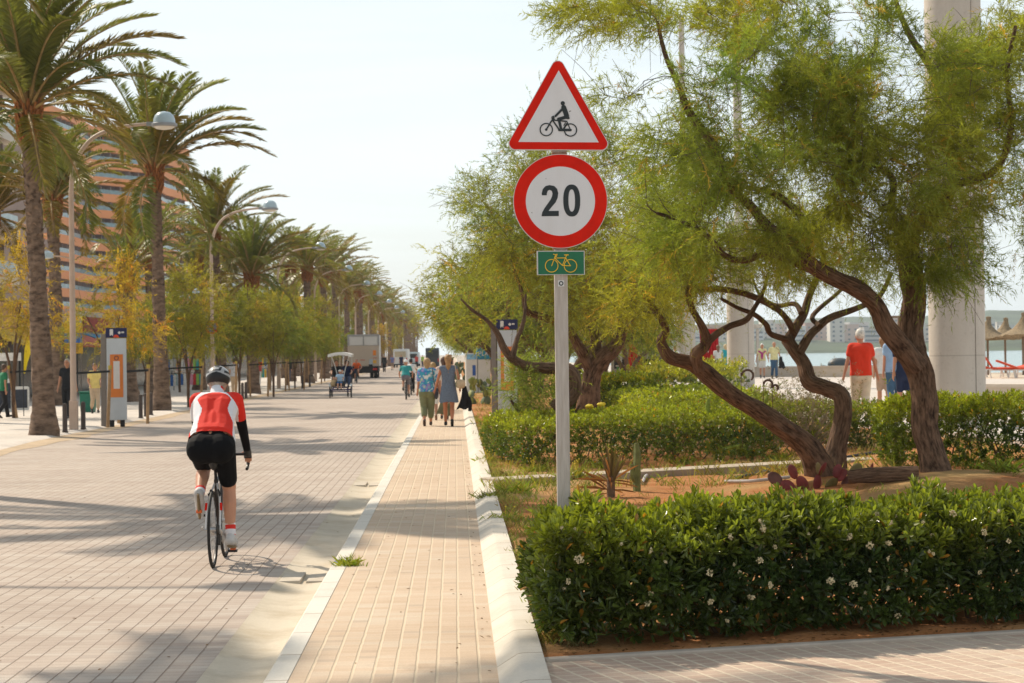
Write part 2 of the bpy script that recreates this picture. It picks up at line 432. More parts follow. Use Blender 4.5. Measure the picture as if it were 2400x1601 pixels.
# ------------- planting bed: soil that rises towards the sea promenade
TH = R(16); PA = Vector((0.47, 12.15, 0))          # the crossing path's edge starts at PA and runs at TH
def edgeY(x): return PA.y + (x - PA.x) * math.tan(TH)
def bedz(x, y):
    k = min(1, max(0, (x - 3.5) / 5.0)); k = k * k * (3 - 2 * k)
    z = 0.125 + 0.22 * k + 0.035 * mnoise.noise(Vector((x * .9, y * .5, 0))) + 0.015 * mnoise.noise(Vector((x * 4, y * 3, 2)))
    for cx, cy, r, h in ((5.75, 25.4, 1.5, 0.16), (4.6, 27.2, 1.6, 0.08), (2.6, 20.5, 1.6, 0.05)):
        d = math.hypot(x - cx, (y - cy) * .6) / r
        if d < 1: z += h * (1 - d * d) ** 2
    return z
b = MB(); xs = np.concatenate([np.linspace(0.472, 3, 34), np.linspace(3.1, 9.5, 56)]); ts = [i / 150 for i in range(151)]
ys_ = lambda x: [edgeY(x) + 0.02 + (430 - edgeY(x)) * (u ** 3.2) for u in ts]
for x in xs:
    for y in ys_(x):
        z = bedz(x, y); e = min(1, (y - edgeY(x)) / 0.3, (x - .47) / .08); b.v.append(Vector((x, y, 0.10 + (z - 0.10) * max(0, e))))
ny = len(ts)
for i in range(len(xs) - 1):
    for j in range(ny - 1): b.face((i * ny + j, (i + 1) * ny + j, (i + 1) * ny + j + 1, i * ny + j + 1))
tag(b.build('soil_bed', m_soil), kind='structure')
# crossing path of pavers, its kerb
dv = Vector((math.cos(TH), math.sin(TH), 0)); nv = Vector((-dv.y, dv.x, 0))
q = [PA + dv * 0.0, PA + dv * 16]
sheet('crossing_path', [(0.478, -6), (20, -6), (20, edgeY(20)), (0.478, edgeY(.478))], 0.085, m_path)
b = MB(); b.bar(PA + dv * 0.02 + nv * 0.03 + Vector((0, 0, .06)), PA + dv * 14 + nv * 0.03 + Vector((0, 0, .06)), 0.09, 0.09)
tag(b.build('path_kerb', mat('thin_kerb', (0.45, 0.38, 0.31), .9, .15, 5, .005), bevel=.01), kind='structure')
# concrete strip behind the first bed
A = G(1150, 1128, .16); B_ = G(2130, 1076, .2)
d = (B_ - A).normalized(); nn = Vector((-d.y, d.x, 0))
b = MB(); b.bar(A - nn * .0 + Vector((0, 0, -0.015)) - d * .0, B_ + Vector((0, 0, .01)) + d * 4, 0.55, 0.1)
tag(b.build('garden_path', mat('pale_path', (0.44, 0.36, 0.27), .9, .12, 2, .004), bevel=.008), kind='structure')
STRIP_A, STRIP_D, STRIP_N = A, d, nn

# ------------- sea promenade, beach, sea
def prism_sheet(name, poly, z0, z1, m_):
    b = MB(); n = len(poly); b.v = [Vector((x, y, z1)) for x, y in poly] + [Vector((x, y, z0)) for x, y in poly]
    b.face(range(n))
    for i in range(n): j = (i + 1) % n; b.face((j, i, i + n, j + n))
    return tag(b.build(name, m_, smooth=False), kind='structure')
prism_sheet('sea_promenade', [(9.4, 20), (46, 20), (40, 56), (16.0, 112), (16.0, 430), (7.2, 430), (7.2, 48)], -0.04, 0.43, m_prom)
prism_sheet('beach', [(20, 58), (46, 40), (46, 80), (39.5, 120.5), (17.2, 124)], -0.045, 0.36, m_sand)
def seamat():
    m, t, b = _nodes('sea_water'); o = OBJC(t, (1, .35, 1))
    b.inputs['Base Color'].default_value = (0.22, 0.33, 0.34, 1); b.inputs['Roughness'].default_value = 0.2
    b.inputs['IOR'].default_value = 1.33
    BUMP(t, NOISE(t, o, 0.8, 6, 0.6), 0.2, 0.12, b); return m
sheet('sea', [(8, -1500), (9000, -1500), (9000, 9500), (8, 9500)], -1.0, seamat())
# ---------------------------------------------------------------- flat lettering and symbols
def seg_poly(mb, a, b_, w, M, t, caps=True):
    a = Vector(a); b_ = Vector(b_); d = (b_ - a)
    if d.length < 1e-9: return
    d.normalize(); n = Vector((-d.y, d.x)) * w / 2
    pts = []
    if caps:
        for i in range(7):
            an = math.pi / 2 + math.pi * i / 6; pts.append(a + d * math.cos(an) * w / 2 + n * math.sin(an))
        for i in range(7):
            an = -math.pi / 2 + math.pi * i / 6; pts.append(b_ + d * math.cos(an) * w / 2 + n * math.sin(an))
    else: pts = [a + n, a - n, b_ - n, b_ + n]
    mb.prism([(p.x, p.y) for p in pts], M, t)
def strokes(mb, pts, w, M, t, lv=[0]):
    for i in range(len(pts) - 1):
        lv[0] = (lv[0] + 1) % 5
        seg_poly(mb, pts[i], pts[i + 1], w, M @ Matrix.Translation((0, -0.0002 * lv[0], 0)), t)
def ring(mb, c, ro, ri, M, t, n=40, ax=(1, 1), pw=1.0):
    b0 = len(mb.v)
    def pt(r, a, k=1.0):
        ca, sa = math.cos(a), math.sin(a)
        if pw != 1.0: ca = math.copysign(abs(ca) ** pw, ca); sa = math.copysign(abs(sa) ** pw, sa)
        rx, rz = r if isinstance(r, tuple) else (r, r)
        return (c[0] + rx * ax[0] * ca, c[1] + rz * ax[1] * sa)
    for y in (0, t):
        for r in (ro, ri):
            for j in range(n):
                x, z = pt(r, 2 * math.pi * j / n); mb.v.append(M @ Vector((x, y, z)))
    for j in range(n):
        k = (j + 1) % n; o0, i0, o1, i1 = b0, b0 + n, b0 + 2 * n, b0 + 3 * n
        mb.face((o0 + j, o0 + k, i0 + k, i0 + j)); mb.face((o1 + k, o1 + j, i1 + j, i1 + k))
        mb.face((o0 + k, o0 + j, o1 + j, o1 + k)); mb.face((i0 + j, i0 + k, i1 + k, i1 + j))
def rpoly(pts, r, k=7):
    out = []; n = len(pts)
    for i in range(n):
        p0, p, p1 = Vector(pts[i - 1]), Vector(pts[i]), Vector(pts[(i + 1) % n])
        a = (p0 - p).normalized(); b_ = (p1 - p).normalized(); ang = a.angle(b_)
        d = r / math.tan(ang / 2); c = p + (a + b_).normalized() * (r / math.sin(ang / 2))
        s, e = p + a * d - c, p + b_ * d - c
        for j in range(k + 1):
            v = s.lerp(e, j / k); out.append(tuple(c + v.normalized() * r))
    return out

m_white = mat('sign_white', (0.70, 0.69, 0.70), 0.6, 0.05, 7, spec=.2)
_m, _t, _b = _nodes('speckled_white'); _o = OBJC(_t)
_s = NOISE(_t, _o, 38, 2, .4); _g = NOISE(_t, OBJC(_t, (3, 3, .8)), 4, 5)
L(_t, MIX(_t, RAMP(_t, _s, .735, .76), MIX(_t, RAMP(_t, _g, .4, .8, 0, .35), (.70, .69, .70), (.55, .52, .50)), (.18, .17, .16)), _b.inputs['Base Color']); _b.inputs['Roughness'].default_value = .6; _b.inputs['Specular IOR Level'].default_value = .2
m_white = _m
m_red = mat('sign_red', (0.66, 0.014, 0.004), 0.65, 0.12, 9, spec=.15)
m_blk = mat('sign_black', (0.015, 0.022, 0.025), 0.5, 0.1)
m_green = mat('sign_green', (0.006, 0.14, 0.06), 0.4, 0.1)
m_yel = mat('sign_yellow', (0.85, 0.5, 0.02), 0.45, 0.05)
m_alu = mat('aluminium', (0.55, 0.53, 0.5), 0.45, 0.08, 30, metal=0.3)

# ---------------------------------------------------------------- the sign post
YS = 13.3; SS = FPX / YS
cs = P(1312, 473, YS)
root = thing('traffic_sign_post', (cs.x, cs.y, bedz(cs.x, cs.y)), 0,
             'tall grey pole carrying a red triangle, a round 20 limit and a green bicycle plate', 'traffic sign')
def s2(px, py): return ((px - 1312) / SS, (473 - py) / SS + cs.z - root.location.z)
pm, pt_, pb = _nodes('ribbed_pole')
sp = N(pt_, 'SeparateXYZ'); L(pt_, OBJC(pt_), sp.inputs[0])
rb = MATH(pt_, 'SINE', MATH(pt_, 'MULTIPLY', sp.outputs[0], 620))
fn = NOISE(pt_, OBJC(pt_, (30, 30, 3)), 2.0, 5)
L(pt_, MIX(pt_, RAMP(pt_, fn, .35, .7), (0.44, 0.38, 0.33), (0.56, 0.50, 0.45)), pb.inputs['Base Color'])
pb.inputs['Roughness'].default_value = 0.6; pb.inputs['Metallic'].default_value = 0.1; BUMP(pt_, rb, 0.35, 0.002, pb)
ztop = s2(0, 215)[1]
MB().box(-0.041, 0.041, -0.03, 0.03, -0.2, ztop).build('pole', pm, root, smooth=False, bevel=0.006)
MI = Matrix.Identity(4)
def at_y(y): return Matrix.Translation((0, y, 0))
# triangle
A3, B3, C3 = s2(1311, 128), s2(1182, 352), s2(1437, 356)
tri = MB().prism(rpoly([A3, B3, C3], 0.04), at_y(-0.052), 0.018).build('warning_panel', m_alu, root, smooth=False)
tri['label'] = 'red edged triangle with a rider symbol'
MB().prism(rpoly([s2(1311, 131), s2(1185, 350), s2(1434, 354)], 0.037), at_y(-0.0535), 0.0012).build('border', m_red, tri, smooth=False)
MB().prism([s2(1312.5, 167), s2(1216, 333.5), s2(1404, 336.5)], at_y(-0.0548), 0.0012).build('face', m_white, tri, smooth=False)
K = 2.614
def c2(x, y): return s2(1150 + x / K, 100 + y / K)
w = 1 / K / SS
sy = MB(); My = at_y(-0.0580)
for cx, cy in ((344, 537), (492, 541)): ring(sy, c2(cx, cy), 41 * w, 34 * w, My, 0.0014)
def st(pts, wd, mb=sy, y=-0.0580): strokes(mb, [c2(*p) for p in pts], wd * w, at_y(y), 0.0014)
st([(344, 537), (372, 492), (392, 464)], 9); ring(sy, c2(344, 537), 8 * w, .5 * w, My, 0.0014, 12)
st([(394, 474), (381, 472), (380, 461), (390, 456)], 8); st([(386, 484), (425, 541)], 9); st([(390, 480), (470, 488)], 8)
st([(424, 540), (492, 541)], 16); st([(470, 488), (492, 541)], 6); st([(462, 496), (452, 512)], 6); st([(470, 500), (446, 536)], 6)
st([(478, 455), (478, 470)], 12); st([(445, 466), (482, 468)], 12)
st([(454, 402), (402, 455)], 14); st([(452, 402), (462, 430), (470, 456)], 30); st([(466, 462), (420, 474)], 20); st([(422, 476), (434, 532)], 16); st([(422, 538), (442, 538)], 12)
ring(sy, c2(447, 377), 13 * w, 1 * w, My, 0.0014, 20)
sy.build('rider_symbol', m_blk, tri, smooth=False)
# round speed limit
cc = s2(1312.5, 473)
disc = MB(); disc.prism([(cc[0] + 110.5 / SS * math.cos(a), cc[1] + 110.5 / SS * math.sin(a)) for a in np.linspace(0, 2 * math.pi, 72, endpoint=False)], at_y(-0.052), 0.018)
disc = disc.build('speed_limit_panel', m_alu, root, smooth=False); disc['label'] = 'round white panel with a red ring reading 20'
rg = MB(); ring(rg, cc, 109 / SS, 81 / SS, at_y(-0.0535), 0.0012, 80); rg.build('border', m_red, disc, smooth=False)
MB().prism([(cc[0] + 81.2 / SS * math.cos(a), cc[1] + 81.2 / SS * math.sin(a)) for a in np.linspace(0, 2 * math.pi, 72, endpoint=False)], at_y(-0.0533), 0.001).build('face', m_white, disc, smooth=False)
dg = MB()
two = [(312, 938), (311, 926), (318, 900), (335, 882), (360, 876), (388, 882), (406, 900), (412, 925), (408, 955), (395, 982), (375, 1005),
       (358, 1025), (352, 1034), (414, 1034), (414, 1066), (308, 1066), (313, 1042), (325, 1020), (345, 992), (365, 965), (374, 945), (377, 928), (373, 912), (360, 905), (348, 911), (343, 925), (342, 938)]
dg.prism([c2(*p) for p in two][::-1], at_y(-0.0548), 0.0014)
ring(dg, c2(494, 972), (52 * w, 98 * w), (20 * w, 68 * w), at_y(-0.0548), 0.0014, 48, pw=0.85)
dg.build('digits', m_blk, disc, smooth=False)
# green plate
pl = MB().prism([s2(1255.5, 588.5), s2(1255.5, 645), s2(1367.5, 645.5), s2(1367.5, 589.5)], at_y(-0.05), 0.014).build('route_plate', m_alu, root, smooth=False)
pl['label'] = 'green plate with a yellow bicycle outline'
MB().prism([s2(1258.5, 590.5), s2(1258.5, 643.5), s2(1365.5, 644), s2(1365.5, 591.5)], at_y(-0.0515), 0.0012).build('face', m_green, pl, smooth=False)
bk = MB(); My = at_y(-0.0545)
for cx, cy in ((366, 1369), (481, 1371)): ring(bk, c2(cx, cy), 41 * w, 36.5 * w, My, 0.0014, 36)
def sb(pts, wd=4.5): st(pts, wd, bk, -0.0545)
sb([(366, 1369), (392, 1302), (400, 1299), (396, 1312), (390, 1315)]); sb([(392, 1302), (378, 1299)]); sb([(388, 1322), (448, 1322)]); sb([(389, 1326), (432, 1368)])
sb([(432, 1368), (458, 1306)]); sb([(432, 1368), (481, 1371), (452, 1322)]); sb([(446, 1304), (468, 1304)], 6)
bk.build('bicycle_symbol', m_yel, pl, smooth=False)
# clamps and sticker
for py in (352, 361, 582): 
    cl = MB(); x, z = s2(1312, py); cl.box(-0.047, 0.047, -0.036, 0.036, z - .008, z + .008)
    cl.build('clamp', mat('rusty_clamp', (0.30, 0.14, 0.08), .7, .4, 60), root, smooth=False, bevel=.002)
x, z = s2(1312, 665)
stk = MB().box(x - .019, x + .019, -0.0325, -0.031, z - .019, z + .019).build('sticker', mat('sticker_white', (.7, .7, .68), .5, .05), root, smooth=False)
rg = MB(); ring(rg, (x, z), 0.0145, 0.008, at_y(-0.034), 0.001, 24); rg.build('ring_mark', m_blk, stk, smooth=False)

# ---------------------------------------------------------------- round concrete pillars by the sea promenade
pmn, pt_, pb = _nodes('pillar_concrete')
oo = OBJC(pt_); f1 = NOISE(pt_, OBJC(pt_, (1, 1, .35)), 1.6, 6, .65); f2 = NOISE(pt_, oo, 14, 4)
c = MIX(pt_, RAMP(pt_, f1, .35, .7), (0.50, 0.44, 0.38), (0.60, 0.54, 0.47))
c = MIX(pt_, RAMP(pt_, f2, .6, .8, 0, .5), c, (0.30, 0.25, 0.2))
sp = N(pt_, 'SeparateXYZ'); L(pt_, oo, sp.inputs[0])
zz = MATH(pt_, 'FRACT', MATH(pt_, 'DIVIDE', sp.outputs[2], 2.6)); j = RAMP(pt_, MATH(pt_, 'ABSOLUTE', MATH(pt_, 'SUBTRACT', zz, 0.5)), 0.0, 0.006, 1, 0)
L(pt_, MIX(pt_, MATH(pt_, 'MULTIPLY', j, .5), c, (0.22, 0.19, 0.16)), pb.inputs['Base Color']); pb.inputs['Roughness'].default_value = .85
BUMP(pt_, f2, .5, .01, pb)
for i, (px, Y, wpx, zb, lab) in enumerate(((2243, 38.0, 131, .40, 'massive round concrete pillar behind the nearest dark tree trunk'),
        (1736, 79.0, 64, .40, 'middle round concrete pillar, behind the low forked tree'),
        (1607, 109.0, 46, .40, 'farthest and slimmest concrete pillar beside the red curtains'))):
    p = XA(px, Y, zb); r = wpx / (FPX / Y) / 2
    t_ = thing('concrete_pillar', p, 0, lab, 'pillar', 'round concrete pillars along the sea promenade')
    hh = (15, 6.2, 5.6)[i]
    MB().lathe([(r * 1.0, -.3), (r, hh * .5), (r, hh)], 40).build('shaft', pmn, t_)
    if i: MB().lathe([(r * .32, hh), (r * .3, hh + 10), (r * .28, hh + 13)], 16).build('mast', pmn, t_)
    b = MB(); b.bar((r * math.cos(-1.1), r * math.sin(-1.1), 0), (r * math.cos(-1.1), r * math.sin(-1.1), hh), .012, .012); b.build('seam', mat('seam_dark', (.22, .19, .16), .9), t_, smooth=False)

# ---------------------------------------------------------------- leaves
def leaf_polys(base, dirv, up, ln, wd, curl=0.15):
    """two half-blades per leaf -> (2n, 4, 3)"""
    side = unit(np.cross(dirv, up)); up2 = unit(np.cross(side, dirv))
    ln = ln[:, None]; wd = wd[:, None]
    tip = base + dirv * ln - up2 * ln * curl
    m1 = base + dirv * ln * .45; m2 = base + dirv * ln * .8 - up2 * ln * curl * .5
    A_ = np.stack([base, m1 + side * wd * .38 + up2 * wd * .14, m2 + side * wd * .5 + up2 * wd * .12, tip], 1)
    B2 = np.stack([base, tip, m2 - side * wd * .5 + up2 * wd * .12, m1 - side * wd * .38 + up2 * wd * .14], 1)
    return np.concatenate([A_, B2])
def noise3(p, s=1.0, seed=0.0):
    return np.array([mnoise.noise(Vector((x * s + seed, y * s, z * s))) for x, y, z in p])
def rosettes(pos, nrm, nleaf, ln, wd, spread=0.75):
    n = len(pos); p = np.repeat(pos, nleaf, 0); a = np.repeat(nrm, nleaf, 0)
    ref = np.where(np.abs(a[:, 2:3]) > .9, np.array([[1., 0, 0]]), np.array([[0, 0, 1.]]))
    u = unit(np.cross(a, ref)); v = np.cross(a, u)
    ph = rng.uniform(0, 6.28, n).repeat(nleaf) + np.tile(np.arange(nleaf) * 2.4, n)
    el = np.tile(np.linspace(.15, 1.0, nleaf), n) * spread * 1.5 + rng.normal(0, .12, n * nleaf)
    d = unit(a * np.cos(el)[:, None] + (u * np.cos(ph)[:, None] + v * np.sin(ph)[:, None]) * np.sin(el)[:, None])
    L_ = ln * rng.uniform(.75, 1.2, n * nleaf); W_ = wd * rng.uniform(.8, 1.2, n * nleaf)
    off = np.tile(np.linspace(.03, -.01, nleaf), n)[:, None] * a * (ln / .06)
    return leaf_polys(p + off, d, a, L_, W_, .12)
m_pit = leafmat('glossy_leaf', (0.112, 0.144, 0.030), 0.30, 0.38, 0.6)
m_pit2 = leafmat('hedge_leaf', (0.145, 0.180, 0.028), 0.36, 0.38, 0.5)
m_flow = mat('cream_flower', (0.60, 0.50, 0.30), .8, .35, 40)
m_twig = mat('twig', (0.16, 0.10, 0.06), .9, .3, 20)
def flower_mesh(parent, pos, r=.030, first=[None]):
    if first[0] is None:
        b = MB()
        for i in range(34):
            d = Vector(tuple(rdir(1)[0])); d.y = -abs(d.y) * .9 - .1; b.ball(d.normalized() * r * random.uniform(.45, .95), random.uniform(.0045, .0075), 6, 4, (1, .7, 1))
        first[0] = b.build('flower_cluster', m_flow, parent, smooth=False); first[0].location = pos; return
    o = first[0].copy(); COL.objects.link(o); o.parent = parent; o.location = pos; o.rotation_euler = (random.uniform(-.6, .6), random.uniform(-.6, .6), random.uniform(0, 6)); s_ = random.uniform(.35, .95); o.scale = (s_,) * 3
def hedge(O, ang, Ln, W, H, n, ln, wd, label, m_=m_pit2, nleaf=8, flowers=0, faces=('top', 'front', 'left', 'back'), warp=.10, tintb=(1, 1, 1), name='hedge', lift=.06, stems=14, group=None, hfun=None, fill=.35, shear=0.0):
    O = Vector(O); root = thing(name, O, ang, label, 'hedge', group)
    area = {'top': Ln * W, 'front': Ln * H, 'left': W * H, 'right': W * H, 'back': Ln * H * .5}
    wts = {'top': 1.25, 'front': 1.0, 'left': 1.0, 'right': 1., 'back': .5}
    tot = sum(area[f] * wts[f] for f in faces); PP = []; NN = []
    for f in faces:
        k = int(n * area[f] * wts[f] / tot); a, b_ = rng.uniform(0, 1, k), rng.uniform(0, 1, k); dep = np.abs(rng.normal(0, .07, k)) * (1 + 1.5 * (rng.uniform(0, 1, k) < fill))
        if f == 'top': p = np.stack([a * Ln, b_ * W, H - dep], 1); nr = np.tile([0, -.12, 1.], (k, 1))
        elif f in ('front', 'back'):
            zz = H * (1 - (1 - b_) ** 1.0); yy = dep if f == 'front' else W - dep
            p = np.stack([a * Ln, yy, zz], 1); nr = np.stack([np.zeros(k), np.full(k, -1. if f == 'front' else 1.), .15 + .7 * (zz / H) ** 2], 1)
        else:
            p = np.stack([dep if f == 'left' else Ln - dep, a * W, b_ * H], 1); nr = np.stack([np.full(k, -1. if f == 'left' else 1.), np.zeros(k), .15 + .6 * b_ ** 2], 1)
        PP.append(p); NN.append(nr)
    p = np.concatenate(PP); nr = np.concatenate(NN)
    kk = int(n * .22); q = rng.uniform(0, 1, (kk, 3)) * [Ln, W, H]; p = np.concatenate([p, q]); nr = np.concatenate([nr, rdir(kk) + [0, 0, .6]])
    # rounded shoulders, lumps, narrower foot
    zf = p[:, 2] / H; cx = p[:, 0]; cy = p[:, 1]
    rr = .16 * min(1, W)
    ex = np.clip(np.minimum(cx, Ln - cx) / .3, 0, 1); ey = np.clip(np.minimum(cy, W - cy) / .3, 0, 1)
    p[:, 2] -= np.where(zf > .6, (1 - np.minimum(ex, ey)) ** 2 * .10, 0)
    foot = np.clip((.35 - zf) / .35, 0, 1)
    p[:, 0] += foot * np.where(cx < Ln * .5, .12, -.12) * (1 - ex); p[:, 1] += foot * np.where(cy < W * .5, .10, -.10) * (1 - ey)
    nz = noise3(p, 2.2, O.x); n2 = noise3(p, 6., O.y)
    d = unit(nr); p += d * (nz * warp + n2 * warp * .55)[:, None]
    if hfun is not None: p[:, 2] *= np.array([hfun(x / Ln) for x in p[:, 0]])
    p[:, 2] += lift * (1 - zf); p[:, 0] += shear * p[:, 1] * np.clip(1.5 - p[:, 0], 0, 1)
    keep = (p[:, 2] > .02) & ~((zf < .15) & (rng.uniform(0, 1, len(p)) < (.15 - zf) * 1.2)); p = p[keep]; d = d[keep]; nz = nz[keep]; zf = zf[keep]
    d = unit(d + rng.normal(0, .45, d.shape) + [0, 0, .15])
    V = rosettes(p, d, nleaf, ln, wd)
    n_ = len(p); hue = noise3(p, .9, 5.); rnd = rng.uniform(0, 1, n_)
    # young paints sunlight into the tint of the lime top growth; flanks stay darker
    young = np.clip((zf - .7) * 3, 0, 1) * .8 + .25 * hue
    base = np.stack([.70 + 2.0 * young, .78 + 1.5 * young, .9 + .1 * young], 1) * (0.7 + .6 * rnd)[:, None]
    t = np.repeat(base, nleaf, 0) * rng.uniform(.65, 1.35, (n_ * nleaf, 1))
    br = rng.uniform(0, 1, n_ * nleaf) < .018; t[br] = [4.2, 1.5, 1.2]
    t = np.tile(t * np.array(tintb), (2, 1))
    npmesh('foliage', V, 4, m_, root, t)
    if stems:
        for i in range(stems):
            b = MB()
            x = random.uniform(.25 + shear * W, Ln - .1); y = random.uniform(.3, max(.35, W - .2)); pts = [Vector((x, y, -.05))]
            for s_ in range(3): pts.append(pts[-1] + Vector((random.uniform(-.15, .15), random.uniform(-.2, .1), H * .3)))
            b.tube(pts, [.014, .01, .007, .004], 5, 2)
            b.build('stem', m_twig, root)
    for i in range(flowers):
        k = random.randrange(len(p))
        for _ in range(400):
            k = random.randrange(len(p))
            if p[k, 1] < .06 + .2 * (i % 3 == 0) and p[k, 2] > .12 and p[k, 0] < Ln: break
        flower_mesh(root, Vector(p[k]) + Vector(d[k]) * (.04) + Vector((0, random.uniform(-.07, -.02), 0)))
    return root
o1 = PA + dv * 0.09 + nv * 0.22
hedge((o1.x, o1.y, .10), TH, 4.6, 1.35, .72, 5400, .074, .023, 'wide glossy dark hedge with cream blossom in front of the sign pole', m_pit, 9, 99, stems=34, warp=.16, hfun=lambda u: 1.03 - .08 * u, fill=.5, shear=.29)
# hedge beyond the concrete strip, left part
q0 = G(1150, 1103, .16)
ang2 = math.atan2(STRIP_D.y, STRIP_D.x)
hedge((q0.x + .42, q0.y + .5, .14), R(7), 4.0, 4.2, .72, 5600, .05, .02, 'long clipped hedge with a lime green top beyond the thin concrete strip', m_pit2, 7, 14, stems=26, fill=.3)
q1 = XA(1560, 33.5, .22)
hedge((q1.x, q1.y, .2), R(10), 3.6, 4.0, .72, 3000, .05, .02, 'dark hedge behind the leaning trunks of the low forked tree', m_pit2, 7, 10, stems=20)
q1 = XA(1990, 33.0, .30)
hedge((q1.x, q1.y, .24), R(6), 3.0, 2.0, .70, 1500, .055, .021, 'dark hedge piece between the dry shrub and the nearest trunk', m_pit, 7, 12, stems=10)
q1 = XA(2062, 27.4, .28)
hedge((q1.x, q1.y, .26), R(-12), 4.2, 1.9, .88, 3600, .058, .021, 'tall bright green hedge to the right of the nearest trunk', m_pit2, 8, 6, stems=18, faces=('top', 'front', 'left', 'back'), warp=.17, tintb=(1.1, 1.1, 1))
q1 = XA(1330, 57, .15)
hedge((q1.x, q1.y, .15), R(4), 2.6, 3.5, 1.0, 1700, .075, .035, 'darker rounded hedge topped with yellow flowers beyond the clipped hedge', m_pit2, 6, 0, stems=6, warp=.25)
q1 = XA(1480, 48, .2)
hedge((q1.x, q1.y, .2), R(0), 3.6, 14, .52, 3600, .085, .04, 'low sunlit green groundcover hedge between the trees and the pillars', m_pit2, 6, 0, faces=('top', 'front'), stems=0, warp=.3, tintb=(1.15, 1.15, 1))
q1 = XA(1530, 66, .3)
hedge((q1.x, q1.y, .3), R(0), 3.0, 10, .95, 2000, .10, .045, 'pale green bushes running towards the bar with the red curtains', m_pit2, 6, 0, faces=('top', 'front'), stems=0, warp=.5, tintb=(1.3, 1.15, 1.3))
# ---------------------------------------------------------------- feathery tamarisk trees
m_bark = barkmat('tree_bark', (0.024, 0.014, 0.010), (0.225, 0.135, 0.085), 26, 6.5, 0.04)
m_bark2 = barkmat('tree_bark_grey', (0.035, 0.024, 0.018), (0.20, 0.145, 0.105), 14, 5, 0.02)
m_feather = leafmat('feathery_foliage', (0.27, 0.29, 0.055), 0.6, 0.52, 0.2)
def blades(cen, cdir, rad, ntw, nnd, nl=.085, nw=.0075, droop=.25, tint=None, tw=None):
    """each clump: ntw curved twigs with nnd short needles along them"""
    n = len(cen); c = np.repeat(cen, ntw, 0); cd = np.repeat(cdir, ntw, 0); r = np.repeat(rad, ntw, 0)
    d = unit(cd * .55 + rng.normal(0, .62, c.shape) + [0, 0, .12])
    st_ = c + rdir(len(c)) * (r * rng.uniform(0, .55, len(c)))[:, None]
    ln = r * rng.uniform(.7, 1.35, len(c))
    t = np.tile(np.linspace(.08, 1, nnd), len(c)); S = np.repeat(st_, nnd, 0); D = np.repeat(d, nnd, 0); LL = np.repeat(ln, nnd)
    t = np.clip(t + rng.normal(0, .02, len(t)), 0.02, 1)
    p = S + D * (LL * t)[:, None]; p[:, 2] -= droop * LL * t * t
    tang = D.copy(); tang[:, 2] -= 2 * droop * t; tang = unit(tang)
    nd = unit(tang * .9 + rng.normal(0, .6, tang.shape))
    l = nl * rng.uniform(.6, 1.3, len(p)) * (1.25 - .5 * t); w_ = nw * rng.uniform(.7, 1.3, len(p))
    sd_ = unit(np.cross(nd, rng.normal(size=nd.shape)))
    V = np.stack([p - sd_ * w_[:, None] * .5, p + sd_ * w_[:, None] * .5, p + nd * l[:, None]], 1)
    T = np.repeat(np.repeat(tint, ntw, 0) * rng.uniform(.72, 1.3, (len(c), 1)), nnd, 0)
    ob = np.repeat(rng.uniform(0, 1, len(c)) < .04, nnd); T[ob] = T[ob] * [1.7, 1.0, 1.1]
    return V, T
class Skel:
    def __init__(s): s.p = []; s.r = []; s.d = []
    def add(s, pts, rad):
        for i, q in enumerate(pts):
            s.p.append(tuple(q)); s.r.append(rad[i] if not isinstance(rad, float) else rad)
            a = pts[max(0, i - 1)]; b_ = pts[min(len(pts) - 1, i + 1)]; s.d.append(tuple((Vector(b_) - Vector(a)).normalized()))
def branchto(mb, sk, tgt, kr=.011, upb=.25, n=5, minr=.003, zmin=-9, wig=.16):
    Pn = np.array(sk.p); t = np.array(tgt); dd = np.linalg.norm(Pn - t, axis=1)
    dirs = unit(t - Pn); al = (dirs * np.array(sk.d)).sum(1)
    cost = dd * (1.35 - .45 * al) + np.where(Pn[:, 2] > t[2] + .4, .6, 0) + np.where(Pn[:, 2] < zmin, 9, 0)
    i = int(np.argmin(cost)); s0 = Vector(sk.p[i]); ln = (Vector(tgt) - s0).length
    if ln < .05: return
    ctrl = s0 + Vector(sk.d[i]) * ln * .45 + Vector((0, 0, ln * upb * random.uniform(-.3, 1)))
    pts = []; k = max(3, min(9, int(ln / .22)))
    for j in range(k + 1):
        u = j / k; q = s0 * (1 - u) ** 2 + ctrl * 2 * u * (1 - u) + Vector(tgt) * u * u
        if 0 < j < k: q += Vector((random.gauss(0, 1), random.gauss(0, 1), random.gauss(0, 1))) * wig * ln / k * .8
        pts.append(q)
    r0 = min(sk.r[i] * .8, minr + kr * ln * 1.2); rr = [r0 + (minr - r0) * (j / k) ** .8 for j in range(k + 1)]
    mb.tube(pts, rr, n, 2, cap=False); sk.add(pts[1:], rr[1:])
